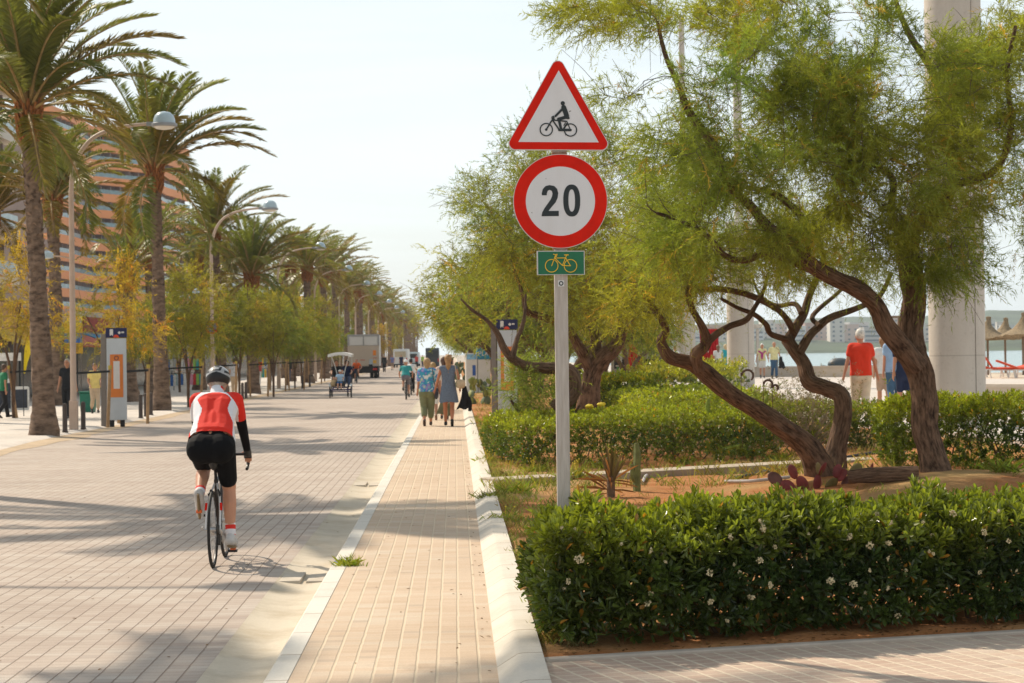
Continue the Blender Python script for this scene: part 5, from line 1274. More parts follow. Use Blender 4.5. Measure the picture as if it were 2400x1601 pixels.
# ---------------------------------------------------------------- the road cyclist
CX, CY = -2.147, 18.8
bic = bicycle((CX, CY, 0), 0, 'black, white and red racing bicycle ridden by the cyclist in the red jersey', .335, 1.0, (.62, .60, .58), (.03, .028, .028), True, 1.0, (.03, .03, .03), ang=.25, steer=R(-1))
b = MB(); b.tube([(-.062, .085, .997), (-.06, .06, 1.01), (-.03, .047, 1.022), (.03, .047, 1.022), (.06, .06, 1.01), (.062, .085, .997)], .011, 8, 4); b.build('saddle_rim', mat('saddle_cream', (.62, .48, .36), .5), bic)
b = MB(); b.tube([(0, .075, .955), (0, .10, .90), (0, .15, .87)], [.05, .048, .03], 10, 3, sq=.8); b.build('saddle_bag', m_black, bic)
for s in (-1, 1):
    b = MB(); b.bar((s * .028, .18, .665), (s * .05, .13, .63), .012, .03); b.build('rear_brake', m_black, bic)
    b = MB(); b.tube([(s * .064, .09, .56), (s * .068, .06, .50)], .011, 6); b.build('red_band', m_red, bic)
b = MB(); b.tube([(-.03, -.0, .335), (-.085, -.01, .335)], .007, 6); b.bar((-.085, -.01, .335), (-.09, -.03, .36), .012); b.build('wheel_lever', m_spoke, bic)
def uv_(c): return (c.x) * 5000 / (CY + c.y) , 836 + (1.85 - c.z) * 5000 / (CY + c.y)
_v = [905, 912, 919, 923, 930, 936, 945, 956, 966, 975, 990, 1012]
def jersey(c, n):
    u = (c.x + CX) * 5000 / (CY + c.y) + 1067; v = 836 + (1.85 - c.z) * 5000 / (CY + c.y)
    if n.y > .25 and c.y > .35: return 0
    if v < 919 and 492 < u < 518: return 1
    oL = np.interp(v, _v, [492, 482, 473, 467, 459, 455, 450, 447, 446, 446, 446, 446]); oR = np.interp(v, _v, [516, 523, 531, 536, 542, 547, 553, 558, 559, 559, 560, 560])
    if v < 908: return 0
    if u < oL or u > oR: return 0
    if v < 919: return 1
    iL = np.interp(v, _v, [507, 507, 500, 483, 471, 467, 471, 477, 475, 471, 467, 463]); iR = np.interp(v, _v, [507, 507, 514, 528, 536, 539.5, 535, 531, 533, 537, 543, 542])
    return 0 if iL - 3 < u < iR + 3 else 1
sk_ = mat('sock_striped', (.72, .70, .70), .8, .05)
def sockm():
    m, t, b = _nodes('sock_red_band'); c = N(t, 'TexCoord'); sp = N(t, 'SeparateXYZ'); L(t, c.outputs['UV'], sp.inputs[0])
    v = sp.outputs[1]; k1 = MATH(t, 'MULTIPLY', MATH(t, 'GREATER_THAN', v, .085), MATH(t, 'LESS_THAN', v, .125)); k2 = MATH(t, 'MULTIPLY', MATH(t, 'GREATER_THAN', v, .03), MATH(t, 'LESS_THAN', v, .04))
    L(t, MIX(t, MATH(t, 'MAXIMUM', k1, k2), (.74, .72, .74), (.70, .03, .02)), b.inputs['Base Color']); b.inputs['Roughness'].default_value = .9; return m
lyc = mat('black_lycra', (.006, .006, .007), .8, .2, 5, spec=.12)
rid = person((CX, CY, 0), 0, 1.80, 'road cyclist seen from behind in a red and white jersey, black shorts and silver helmet',
    pelvis=(-.02, .12, 1.03), sho=(-.024, .60, 1.415), look=(.02, .9, -.25), feet=((-.125, .13, .62), (.125, .25, .255)), toe=((0, .45, -.9), (.1, .95, -.12)),
    hands=((-.215, .90, .955), (.215, .90, .945)), skinc=(.52, .25, .15), top=[cloth('jersey_red', (.68, .022, .008), .06, 5), cloth('jersey_white', (.70, .70, .73), .04, 5)], sleeve=.62, bottom=lyc, blen=.40, fit=.010, hair=('fringe', (.35, .3, .24)),
    shoe=(.50, .48, .46), sock=sockm(), vox=.009, fat=1.12, kneep=(0, 1, .35), elbp=(-.1, -.35, -1.0), bfat=1.08, hat='aero', sw=1.14, toppaint=jersey, jvox=.0075, hem=.045, curl=1.0, shoulders=.178)
rr = rid['root']; k = rid['k']
for i in (0, 1):                                     # black arm warmers and gloves
    b = MB(); e, w_, s0 = rid['el'][i], rid['wr'][i], rid['shl'][i]
    cap(b, s0.lerp(e, .45), e, .053 * k, .046 * k); cap(b, e, w_, .047 * k, .034 * k); blob(b, 'arm_warmer', lyc, rr, .010)
    b = MB(); d = Vector((0, .75, -.5)).normalized(); cap(b, w_, w_ + d * .065, .036, .038); 
    for j in range(4): cap(b, w_ + d * .06 + Vector(((.024 - .016 * j), 0, .01)), w_ + d * .10 + Vector(((.026 - .018 * j), 0, -.02)), .0135, .012, 6)
    blob(b, 'glove', m_black, rr, .007)
b = MB(); hd = rid['hd']
xv, yv, zv = rid['M']; Mh = Matrix((xv, yv, zv)).transposed()
for i in (0, 1):
    t_ = Vector(((0, .45, -.9), (.1, .95, -.12))[i]).normalized(); dn = Vector((0, 0, -1)); dn = (dn - t_ * dn.dot(t_)).normalized(); a = rid['an'][i]; b = MB(); w_ = t_.cross(dn).normalized()
    b.tube([a + dn * .098 - t_ * .06, a + dn * .10, a + dn * .10 + t_ * .10, a + dn * .095 + t_ * .19], [.022, .030, .036, .022], 12, 4, sq=.45)
    b.build('sole', mat('sole_brown', (.20, .14, .07), .6, .4, 20), rr)
    b = MB(); b.cbox(a + dn * .112 + t_ * .11, (.05, .05, .03)); b.build('cleat', mat('cleat_orange', (.65, .12, .02), .5), rr, bevel=.006)
b = MB(); b.tube([Vector((-.095, .40, 1.315)), Vector((-.02, .375, 1.32)), Vector((.05, .385, 1.31)), Vector((.052, .37, 1.285))], .004, 6, 3); b.build('pocket_zip', m_black, rr)
b = MB(); Mz = Matrix.Translation((0, .378, 0)); strokes(b, [(-.035, 1.283), (-.025, 1.289), (-.018, 1.282), (-.008, 1.276)], .008, Mz, .012); strokes(b, [(-.03, 1.272), (.0, 1.27)], .004, Mz, .012); b.build('jersey_emblem', cloth('jersey_white', (.70, .70, .73), .04, 5), rr, smooth=False)
# helmet: silver shell, dark vents, dark rear cradle
b = MB(); b.ball(hd + zv * .028, .125, 26, 18, (.90, 1.16, .92), Mh)
hs = blob(b, 'helmet', [mat('helmet_silver', (.36, .36, .36), .28, .06, spec=.6), mat('helmet_black', (.012, .012, .013), .5)], rr, .0055, 2, lambda c, hd=hd, zv=zv, yv=yv: (c - hd).dot(zv) < (-.035 if (c - hd).dot(yv) < 0 else .02),
    lambda c, n, hd=hd, xv=xv, yv=yv, zv=zv: (lambda x, y, z: 1 if ((abs(x) < .02 + .03 * (z - .08) and .105 < z < .135 and y < .02) or (.022 < abs(x) - (y + .1) * .12 < .044 and .075 < z < .12 and y < -.02 and abs(x) < .075) or (abs(x) > .068 and .03 < z < .095 and y < .02 and ((z * 30) % 1.6 < .75)) or (z < .028 - .30 * abs(x) + .03 and y < -.02) or (abs(x) < .035 and .066 < z < .08 and y < 0)) else 0)((c - hd).dot(xv), (c - hd).dot(yv), (c - hd).dot(zv)))
b = MB(); b.tube([hd + xv * -.075 - yv * .03 - zv * .03, hd - yv * .098 - zv * .035, hd + xv * .075 - yv * .03 - zv * .03], .012, 8, 5, sq=1.4); b.build('helmet_cradle', m_black, rr)
b = MB(); 
q = [Vector((-.075, .315, 1.27)), Vector((.0, .30, 1.272)), Vector((.062, .31, 1.262)), Vector((.064, .30, 1.235))]

# ---------------------------------------------------------------- the women on the pavement
tm, tt, tb_ = _nodes('tie_dye'); n_ = N(tt, 'TexNoise'); n_.inputs['Scale'].default_value = 7; n_.inputs['Detail'].default_value = 2; L(tt, OBJC(tt), n_.inputs['Vector'])
rp = N(tt, 'ValToRGB'); L(tt, n_.outputs['Fac'], rp.inputs[0]); rp.color_ramp.elements[0].color = (.75, .74, .72, 1); rp.color_ramp.elements[0].position = .36; rp.color_ramp.elements[1].color = (.7, .6, .3, 1); rp.color_ramp.elements[1].position = .68
for p_, c_ in ((.43, (.05, .38, .45, 1)), (.5, (.04, .22, .5, 1)), (.56, (.4, .25, .5, 1)), (.61, (.12, .45, .5, 1))): e = rp.color_ramp.elements.new(p_); e.color = c_
L(tt, rp.outputs[0], tb_.inputs['Base Color']); tb_.inputs['Roughness'].default_value = .85
w1 = person(XA(1000, 52.5, .08), 0, 1.64, 'woman from behind in a tie-dye shirt and olive capri trousers, holding hands', top=tm, sleeve=.75, fit=.03, bottom=cloth('olive', (.19, .20, .10)), blen=.8, hair=('bob', (.42, .26, .12)), shoe=(.06, .03, .02), vox=.015, fat=1.12, bfat=1.12, sw=1.12, skinc=(.52, .22, .12), hands=((-.27, .02, .80), (.34, .08, .82)), untuck=-.06, **walkfeet(.36, -1))
w2 = person(XA(1050, 52.0, .08), R(0), 1.72, 'young woman from behind with long fair hair in a short grey blue dress', top=cloth('dress_blue', (.13, .16, .21), .3, 40), sleeve=0, fit=.012, skirt=(cloth('dress_blue', (.13, .16, .21), .3, 40), 1.02, .60, .235), hair=('long', (.36, .19, .07)), shoe=(.02, .018, .018), vox=.015, skinc=(.50, .19, .09), hands=((-.36, .10, .84), (.28, .06, .95)), bfat=1.02, **walkfeet(.4, 1))
w3 = person(XA(1014, 57, .08), 0, 1.52, 'fair haired person mostly hidden between the two women walking', top=cloth('pale', (.7, .68, .64)), sleeve=.6, fit=.02, bottom=cloth('white_t', (.7, .68, .65)), blen=.45, hair=('bob', (.42, .27, .12)), shoe=(.2, .1, .06), vox=.02, **walkfeet(.3, 1))
w4 = person(XA(1040, 57.5, .08), 0, 1.66, 'dark haired walker hidden behind the woman in the grey blue dress', top=cloth('peach', (.66, .5, .42)), sleeve=0, fit=.015, bottom=cloth('white_t', (.7, .68, .65)), blen=.3, hair=('bob', (.10, .05, .03)), shoe=(.03, .03, .03), vox=.02, skinc=(.5, .2, .1), **walkfeet(.36, 1))
def bag(name, loc, size, col, label, cat='bag', strap=None, sag=.2):
    t = thing(name, loc, 0, label, cat); b = MB(); b.ball((0, 0, 0), 1, 14, 10, (size[0] / 2, size[1] / 2, size[2] / 2)); b.cbox((0, 0, size[2] * .1), (size[0] * .85, size[1] * .7, size[2] * .6))
    blob(b, 'body', cloth(name + str(int(col[0] * 99)), col, .2, 14), t, .015)
    if strap: b = MB(); b.tube([Vector(q) - Vector(loc) for q in strap], .011, 6, 3); b.build('strap', cloth(name + str(int(col[0] * 99)), col, .2, 14), t)
    return t
def off(pr, v, y=0): return world_of(pr, Vector(v) + Vector((0, y, 0)))
p0 = off(w1, (.22, -.04, .80)); bag('shoulder_bag', p0, (.12, .20, .30), (.06, .06, .07), 'dark shoulder bag hanging at the right hip of the woman in tie-dye', strap=[p0 + Vector((0, -.02, .1)), off(w1, (.17, -.13, 1.1)), off(w1, (.14, -.10, 1.36)), off(w1, (.13, .03, 1.40)), off(w1, (.15, .12, 1.2)), p0 + Vector((0, .06, .1))])
p0 = off(w2, (.30, -.10, 1.03)); bag('handbag', p0, (.24, .12, .24), (.52, .40, .26), 'straw coloured handbag under the arm of the woman in the dress', strap=[p0 + Vector((-.08, 0, .08)), off(w2, (.2, -.13, 1.25)), off(w2, (.17, -.08, 1.46)), off(w2, (.18, .05, 1.44)), p0 + Vector((-.05, .05, .08))])
def hung(name, loc, w, h, col, label, seed=0):
    t = thing(name, loc, 0, label, 'jacket'); b = MB(); n = 14; m_ = 9
    for i in range(m_ + 1):
        u = i / m_
        for j in range(n):
            a = 2 * math.pi * j / n; rr = w / 2 * (.45 + .75 * u) * (1 + .22 * math.sin(a * 4 + seed) * u); b.v.append(Vector((rr * math.cos(a) + .06 * u * math.sin(seed + u * 3), rr * .45 * math.sin(a), -h * u + .03 * math.sin(a * 3 + seed) * u)))
    for i in range(m_):
        for j in range(n): j2 = (j + 1) % n; b.face((i * n + j2, i * n + j, (i + 1) * n + j, (i + 1) * n + j2))
    b.face(range(n)); b.face([m_ * n + j for j in range(n)][::-1]); b.build('cloth', cloth(name + str(seed), col, .2, 10), t)
    MB().tube([(.1, 0, -h * .5), (.14, .01, -h * .8), (.13, 0, -h * 1.12)], [.05, .05, .04], 8, 3).build('sleeve', cloth(name + str(seed), col, .2, 10), t); return t
hung('jacket', off(w2, (.38, .0, .98)), .22, .55, (.006, .006, .007), 'black jacket draped over the forearm of the woman in the dress', 1)
hung('jacket', off(w1, (.40, .0, .80)), .18, .50, (.20, .19, .10), 'olive jacket hanging from the joined hands of the two women', 2)

# ---------------------------------------------------------------- other riders and walkers
g_ = 'people further down the road'
def rider(px, Y, H, label, blabel, top, bot, hair=None, hat=None, blen=.45, face=False, rz=0, fc=(.05, .05, .06), saddlec=(.02, .02, .02), lean=.12, road=False, skinc=(.52, .25, .15), sleeve=.5, vox=.02, arms=None, shoe=(.05, .05, .05)):
    p = XA(px, Y); bicycle(p, rz, blabel, .335, 1.05, fc, (.05, .05, .06), road, .92, saddlec, ang=.3, nsp=10, sadw=.10)
    return person(p, rz, H, label, pelvis=(0, .14, .99), sho=(0, .14 + lean * 2, 1.48 - lean), feet=((-.12, .27, .50), (.12, .32, .22)), toe=((0, .9, -.3), (0, 1, -.1)), hands=arms or ((-.27, .68, .98), (.27, .68, .98)), top=top, bottom=bot, blen=blen, hair=hair, hat=hat, face=face, elbp=(.25, -.4, -.7), sleeve=sleeve, vox=vox, skinc=skinc, kneep=(0, 1, .3), bfat=1.05, shoe=shoe)
rider(950, 87, 1.70, 'cyclist from behind in a teal shirt, grey shorts and white cap', 'city bicycle with a red saddle and reflector under the teal cyclist', cloth('teal', (.03, .28, .27)), cloth('grey_shorts', (.16, .15, .17)), None, 'cap', saddlec=(.6, .03, .02), fc=(.1, .1, .11))
rider(962, 97, 1.72, 'cyclist in a white shirt and black trousers just beyond the teal one', 'dark bicycle ridden just beyond the teal cyclist', cloth('white_t', (.7, .68, .65)), cloth('black_t', (.01, .01, .012)), ('short', (.03, .02, .02)), None, blen=.9)
rider(836, 140, 1.72, 'cyclist in a red and yellow jersey riding beside the big truck', 'road bicycle of the rider in red and yellow', cloth('red_yellow', (.7, .12, .02), .3, 3), cloth('navy', (.01, .02, .06)), ('short', (.12, .03, .02)), None, road=True, face=True, rz=R(180), lean=.18)
m_tee = cloth('white_t', (.7, .68, .65))
def walker(px, Y, z, H, label, top, bot, hair, rz=0, blen=1.0, sleeve=.5, ph=1, face=False, **kw):
    return person(XA(px, Y, z), rz, H, label, top=top, bottom=bot, blen=blen, hair=hair, sleeve=sleeve, face=face, vox=kw.pop('vox', .021), fit=kw.pop('fit', .018), **walkfeet(kw.pop('st', .36), ph), **kw)
walker(900, 222, 0, 1.82, 'man in dark clothes walking beside the big truck', cloth('dark_coat', (.02, .022, .02)), cloth('black_t', (.01, .01, .012)), ('short', (.35, .3, .26)), sleeve=1.9)
walker(919, 250, 0, 1.75, 'walker in a lilac blue shirt left of the small white van', cloth('lilac', (.2, .22, .42)), cloth('khaki', (.4, .28, .2)), ('short', (.2, .12, .08)), rz=R(180), blen=.5, face=True)
walker(940, 255, 0, 1.78, 'walker in a navy top in front of the small white van', cloth('navy', (.01, .02, .06)), cloth('navy', (.01, .02, .06)), ('short', (.1, .06, .04)), rz=R(180), face=True)
walker(976, 290, 0, 1.7, 'distant walker in a red top near the end of the road', cloth('far_red', (.5, .06, .05)), cloth('black_t', (.01, .01, .012)), ('short', (.1, .06, .04)), rz=R(180))
walker(990, 300, 0, 1.7, 'distant walker in a lime vest near the end of the road', cloth('lime', (.4, .6, .1)), cloth('navy', (.01, .02, .06)), ('short', (.1, .06, .04)), rz=R(180))
walker(1046, 170, .08, 1.72, 'distant pedestrian in pink on the pavement beyond the women', cloth('pink', (.6, .25, .25)), m_tee, ('short', (.2, .12, .08)), rz=R(180))
walker(1056, 185, .08, 1.7, 'distant pedestrian in black on the pavement beyond the women', cloth('black_t', (.01, .01, .012)), cloth('khaki', (.4, .28, .2)), ('bob', (.2, .12, .08)), rz=R(180))
# left promenade
walker(158, 64, .06, 1.76, 'grey haired man in a black uniform shirt behind the nearest lamp post', cloth('black_shirt', (.012, .013, .016)), cloth('black_t', (.01, .01, .012)), ('short', (.4, .38, .36)), rz=R(170), face=True, vox=.018, hands=((-.3, .05, .85), (.3, .05, .85)))
walker(221, 70, .06, 1.60, 'woman in a yellow top and beige trousers by the bus stop panel', cloth('yellow_top', (.72, .58, .20)), cloth('beige_t', (.50, .38, .26)), ('short', (.12, .05, .03)), rz=R(200), face=True, blen=.85, hands=((-.2, .12, 1.02), (.2, .15, 1.0)), vox=.018)
walker(548, 100, .06, 1.68, 'tourist from behind in a white checked shirt left of the spiky palm', cloth('white_check', (.62, .62, .66), .15, 30), cloth('beige_t', (.50, .38, .26)), ('short', (.05, .03, .02)), blen=.9)
walker(675, 147, .06, 1.68, 'woman in a dark jacket behind the roadside stakes', cloth('dark_coat', (.02, .022, .02)), cloth('denim_d', (.04, .06, .12)), ('bob', (.15, .06, .03)), rz=R(180), sleeve=1.8, face=True)
walker(352, 104, .06, 1.74, 'man in a dark red shirt and white cap beside the arching palm', cloth('maroon', (.35, .02, .03)), cloth('grey_t', (.25, .24, .23)), None, rz=R(150), hat='cap', face=True)
walker(605, 130, .06, 1.7, 'shopper in a red top among the trunks right of the spiky palm', cloth('far_red', (.5, .06, .05)), m_tee, ('short', (.1, .06, .04)), rz=R(180))
walker(6, 66, .06, 1.62, 'person in green and black at the left edge of the picture', cloth('green_top', (.02, .18, .08)), cloth('black_t', (.01, .01, .012)), ('short', (.1, .06, .04)), rz=R(-60))
# sea promenade
walker(2017, 40, .43, 1.76, 'white haired man from behind in a red polo shirt and cream trousers', cloth('polo_red', (.70, .04, .012), .06), cloth('cream_t', (.66, .56, .42)), ('short', (.62, .58, .52)), fat=1.22, vox=.015, hands=((-.34, -.02, .84), (.34, .05, .84)), st=.4, fit=.02, skinc=(.5, .22, .13), bfat=1.1)
walker(2096, 45, .43, 1.76, 'man from behind in a light blue shirt and jeans, partly hidden by the trunk', cloth('sky_blue', (.28, .42, .62), .08), cloth('jeans', (.05, .11, .19)), ('short', (.4, .25, .16)), fat=1.2, vox=.016, skinc=(.5, .22, .13), ph=-1)
walker(2120, 43, .43, 1.72, 'white haired walker behind the nearest trunk wearing dark shorts', cloth('navy', (.01, .02, .06)), cloth('navy', (.01, .02, .06)), ('bob', (.65, .6, .52)), blen=.4, vox=.018)
walker(2071, 47, .43, 1.66, 'companion with a dark camera bag left of the man in light blue', cloth('pale', (.7, .68, .64)), cloth('khaki', (.4, .28, .2)), ('bob', (.3, .16, .08)), blen=.45, vox=.018)
walker(1786, 106, .43, 1.70, 'woman with a magenta scarf, yellow top and white shorts walking towards us', cloth('lemon', (.72, .66, .35)), m_tee, ('short', (.75, .72, .68)), rz=R(175), face=True, blen=.42, hands=((-.33, .05, .86), (.33, .05, .86)))
walker(1814, 105, .43, 1.78, 'bald man in a pale yellow shirt and jeans walking towards us', cloth('lemon', (.72, .66, .35)), cloth('jeans', (.05, .11, .19)), ('fringe', (.6, .5, .4)), rz=R(180), face=True, fat=1.1, hands=((-.33, .02, .86), (.28, .14, 1.02)))
sc_ = thing('scarf', XA(1786, 106, .43) , R(175), 'magenta scarf knotted round the shoulders of the woman in yellow', 'scarf'); b = MB(); b.tube([(-.17, -.05, 1.36), (-.14, .1, 1.33), (0, .15, 1.24), (.14, .1, 1.33), (.17, -.05, 1.36), (.0, -.14, 1.36), (-.17, -.05, 1.36)], .05, 8, 3); b.tube([(0, .16, 1.25), (.02, .17, 1.1), (.01, .16, .95)], [.06, .07, .04], 8, 3); blob(b, 'wrap', cloth('magenta', (.42, .04, .22)), sc_, .02)
hung('jacket', XA(1828, 105, 1.45) + Vector((.02, -.1, .05)), .3, .55, (.012, .012, .014), 'black jacket carried by the bald man in pale yellow', 5)
walker(1683, 100, .4, 1.66, 'woman with a long ponytail in a white dress beside the red curtains', m_tee, m_tee, ('long', (.2, .1, .05)), blen=.5)
walker(1701, 101, .4, 1.70, 'fair haired woman in turquoise next to the middle pillar', cloth('turq', (.02, .35, .4)), cloth('turq', (.02, .35, .4)), ('bob', (.6, .45, .25)), blen=.5)
walker(1582, 104, .4, 1.66, 'person in white standing left of the farthest pillar', m_tee, cloth('khaki', (.4, .28, .2)), ('short', (.3, .16, .1)))
# ---------------------------------------------------------------- vehicles on the road
m_glass = mat('vehicle_glass', (.03, .04, .045), .1, .2, 1, spec=.7); m_lightred = mat('lamp_red', (.5, .02, .015), .3, .1); m_dark = mat('underbody', (.02, .02, .021), .7, .2)
def carwheel(parent, c, r, w):
    M = Matrix.Translation(c) @ Matrix.Rotation(R(90), 4, 'Y')
    o = MB().lathe([(r * .6, -w / 2), (r * .95, -w / 2), (r, -w * .35), (r, w * .35), (r * .95, w / 2), (r * .6, w / 2)], 24, (0, 0, 0), M).build('wheel', m_tyre, parent)
    MB().lathe([(r * .2, -w / 2 - .01), (r * .58, -w / 2 + .01), (r * .6, w / 2 - .01), (r * .2, w / 2 + .01)], 18, (0, 0, 0), M).build('rim', m_spoke, o); return o
tk = thing('box_truck', XA(852, 168), R(1.0), 'big beige box truck seen from the rear with grey upper doors', 'truck')
m_box = mat('truck_beige', (.46, .38, .30), .6, .06, .5); m_boxw = mat('truck_white', (.62, .61, .58), .55, .06, .5); m_frm = mat('truck_frame', (.33, .33, .33), .5, .1)
b = MB(); b.box(-1.23, 1.23, 0, 6.8, .95, 3.42); b.build('cargo_box', m_boxw, tk, smooth=False, bevel=.03)
b = MB(); b.box(-1.22, 1.22, -.07, -.02, .98, 2.58); b.build('tail_lift', m_box, tk, smooth=False, bevel=.01)
for s in (-1, 1): b = MB(); b.box(.05 if s > 0 else -1.08, 1.08 if s > 0 else -.05, -.045, -.012, 2.62, 3.27); b.build('door', m_boxw, tk, smooth=False, bevel=.008)
b = MB(); b.box(-1.25, -1.12, -.05, -.004, 2.58, 3.46); b.box(1.12, 1.25, -.05, -.004, 2.58, 3.46); b.box(-1.12, 1.12, -.05, -.004, 3.31, 3.46); b.box(-.035, .035, -.052, -.003, 2.58, 3.31); b.build('door_frame', m_frm, tk, smooth=False)
b = MB(); b.box(-1.15, 1.15, .0, 6.6, .55, .95); b.box(-1.1, 1.1, .15, .3, .42, .6); b.build('chassis', m_dark, tk, smooth=False)
for x, z, w_, h_, c, n_ in ((.86, 2.0, .24, .40, (.75, .22, .02), 'orange_placard'), (.58, 1.25, .28, .5, (.40, .46, .50), 'blue_notice'), (.86, 1.3, .28, .25, (.7, .38, .05), 'yellow_placard'), (-.1, 1.45, .4, .05, (.5, .12, .08), 'red_lettering'), (.88, 1.6, .3, .05, (.5, .12, .08), 'red_lettering')):
    MB().cbox((x, -.075, z), (w_, .008, h_)).build(n_, mat(n_, c, .6, .1), tk, smooth=False)
MB().cbox((.55, -.09, .98), (.3, .06, .25)).build('handle_box', m_dark, tk, smooth=False)
for s in (-1, 1):
    MB().cbox((s * .88, -.06, .72), (.34, .05, .14)).build('tail_light', m_lightred, tk, smooth=False)
    carwheel(tk, (s * .92, 1.3, .42), .42, .3); carwheel(tk, (s * .6, 1.3, .42), .42, .28); carwheel(tk, (s * .95, 6.9, .42), .42, .28)
b = MB(); b.prism([(6.95, .5), (8.8, .5), (8.8, 1.5), (8.5, 2.5), (6.95, 2.6)], Matrix.Rotation(R(90), 4, 'Z') @ Matrix.Translation((0, -1.1, 0)), 2.2); b.build('cab', m_boxw, tk, smooth=False, bevel=.05)
def van(name, px, Y, rz, w, l, h, col, label, glasscol=None, rear=True):
    t = thing(name, XA(px, Y), rz, label, 'van'); mb_ = mat(name + '_paint_%d' % int(col[0] * 99), col, .4, .05, .5, spec=.5)
    b = MB(); b.prism([(0, .35), (l, .35), (l, h * .48), (l - .9, h * .55), (l - 1.6, h * .96), (l - 1.9, h), (.1, h), (0, h * .9)], Matrix.Rotation(R(90), 4, 'Z') @ Matrix.Translation((0, -w / 2, 0)), w); b.build('body', mb_, t, smooth=False, bevel=.06, seg=3)
    MB().cbox((0, -.012, h * .72), (w * .78, .03, h * .3)).build('rear_window', m_glass if glasscol is None else glasscol, t, smooth=False, bevel=.01)
    MB().cbox((0, -.03, .42), (w * .95, .1, .2)).build('bumper', m_dark, t, smooth=False, bevel=.02)
    b = MB(); b.prism([(l - .82, h * .575), (l - .80, h * .60), (l - 1.50, h * .93), (l - 1.56, h * .93)], Matrix.Rotation(R(90), 4, 'Z') @ Matrix.Translation((0, -w * .43, 0)), w * .86); b.build('windscreen', m_glass, t, smooth=False)
    for s in (-1, 1):
        MB().cbox((s * w * .44, -.012, h * .45), (w * .08, .03, h * .14)).build('tail_light', m_lightred, t, smooth=False)
        carwheel(t, (s * (w / 2 - .1), .8, .32), .32, .2); carwheel(t, (s * (w / 2 - .1), l - .8, .32), .32, .2)
    return t
van('delivery_van', 938, 298, R(-4), 2.0, 5.0, 2.6, (.62, .62, .60), 'white delivery van parked on the road beyond the big truck', mat('tan_rear', (.45, .38, .26), .6))
van('delivery_van', 966, 330, R(-3), 1.9, 4.8, 2.2, (.50, .58, .60), 'pale blue van just beyond the white van')
van('dark_van', 1013, 245, R(0), 1.55, 4.6, 2.55, (.035, .045, .05), 'tall dark van on the road straight above the tie-dye woman', mat('dark_rear', (.03, .04, .045), .5))
# pedal quadricycle
qd = thing('quadricycle', XA(797, 93), R(0), 'pedal quadricycle coming towards us under a white scalloped canopy', 'pedal car')
m_pur = mat('frame_purple', (.06, .045, .12), .45, .1)
for x, y in ((-.46, 0), (.46, 0), (-.46, 1.5), (.24, 1.5)): wheel(qd, (x, y, .26) if y else (x, y, .26), .26, .025, 0, 10)
b = MB(); b.tube([(-.42, -.2, .34), (-.42, 1.6, .34), (.42, 1.6, .34), (.42, -.2, .34), (-.42, -.2, .34)], .028, 8, 1); b.tube([(-.46, 0, .26), (.46, 0, .26)], .022, 8); b.tube([(-.4, .5, .34), (.4, .5, .34)], .025, 8); b.tube([(-.3, -.2, .45), (.3, -.2, .45)], .03, 8); b.tube([(-.3, -.2, .34), (-.3, -.2, .5)], .02, 6); b.tube([(.3, -.2, .34), (.3, -.2, .5)], .02, 6); b.build('frame', m_pur, qd)
b = MB(); b.cbox((0, 1.1, .66), (.92, .42, .08)); b.cbox((0, 1.34, .88), (.92, .06, .4)); b.build('seat', mat('seat_grey', (.06, .06, .07), .7), qd, bevel=.02)
for x, y in ((-.44, 1.36), (.44, 1.36), (-.15, -.1), (.15, -.1)): b = MB(); b.tube([(x, y, .34), (x, y + (.25 if y < 0 else 0), 1.0), (x * (1 if y > 0 else 2.6), y + (.2 if y < 0 else 0), 1.86)], .018, 6, 3); b.build('canopy_post', mat('post_white', (.6, .6, .58), .5), qd)
b = MB(); nx, ny = 18, 8
for j in range(ny + 1):
    for i in range(nx + 1): x = -.52 + 1.04 * i / nx; y = -.35 + 1.95 * j / ny; b.v.append(Vector((x, y, 1.98 - .10 * (2 * i / nx - 1) ** 2)))
for j in range(ny):
    for i in range(nx): a = j * (nx + 1) + i; b.face((a, a + 1, a + nx + 2, a + nx + 1))
for (yy) in (-.35, 1.6):
    k = len(b.v)
    for i in range(nx + 1): x = -.52 + 1.04 * i / nx; z = 1.98 - .10 * (2 * i / nx - 1) ** 2; b.v += [Vector((x, yy, z)), Vector((x, yy + (.01 if yy > 0 else -.01), z - .10 - .04 * abs(math.sin(i * math.pi / 3)))) ]
    for i in range(nx): b.face((k + 2 * i, k + 2 * i + 1, k + 2 * i + 3, k + 2 * i + 2))
b.build('canopy', mat('canopy_white', (.72, .71, .67), .8, .05), qd)
b = MB(); b.box(-.2, .2, -.28, .0, .5, .54); b.box(-.2, .2, -.3, -.27, .5, .72); b.build('child_seat', m_black, qd, smooth=False)
b = MB(); b.ball((-.28, -.12, .62), .15, 12, 8, (1, .8, 1.1)); b.build('basket', mat('basket_tan', (.50, .36, .2), .8, .2, 20), qd)
for s in (-1, 1): b = MB(); b.tube([(s * .46, .28, .50), (s * .46, .12, .575), (s * .46, -.12, .575), (s * .46, -.28, .50)], .05, 8, 3, sq=.3); b.build('mudguard', mat('post_white', (.6, .6, .58), .5), qd)
qp = qd.location
def seated(dx, dy, z, H, label, top, bot, hair, blen, hat=None, skinc=(.5, .25, .15), hands=None, **kw):
    return person(qp + Vector((dx, dy, z)), R(180), H, label, pelvis=(0, 0, .0), sho=(0, -.03, .50), feet=((-.1, .62, -.32), (.1, .66, -.30)), hands=hands or ((-.2, .42, .25), (.2, .42, .25)), top=top, bottom=bot, hair=hair, blen=blen, face=True, vox=.019, hat=hat, skinc=skinc, toe=((0, 1, .2), (0, 1, .2)), kneep=(0, .3, 1), fit=.018, **kw)
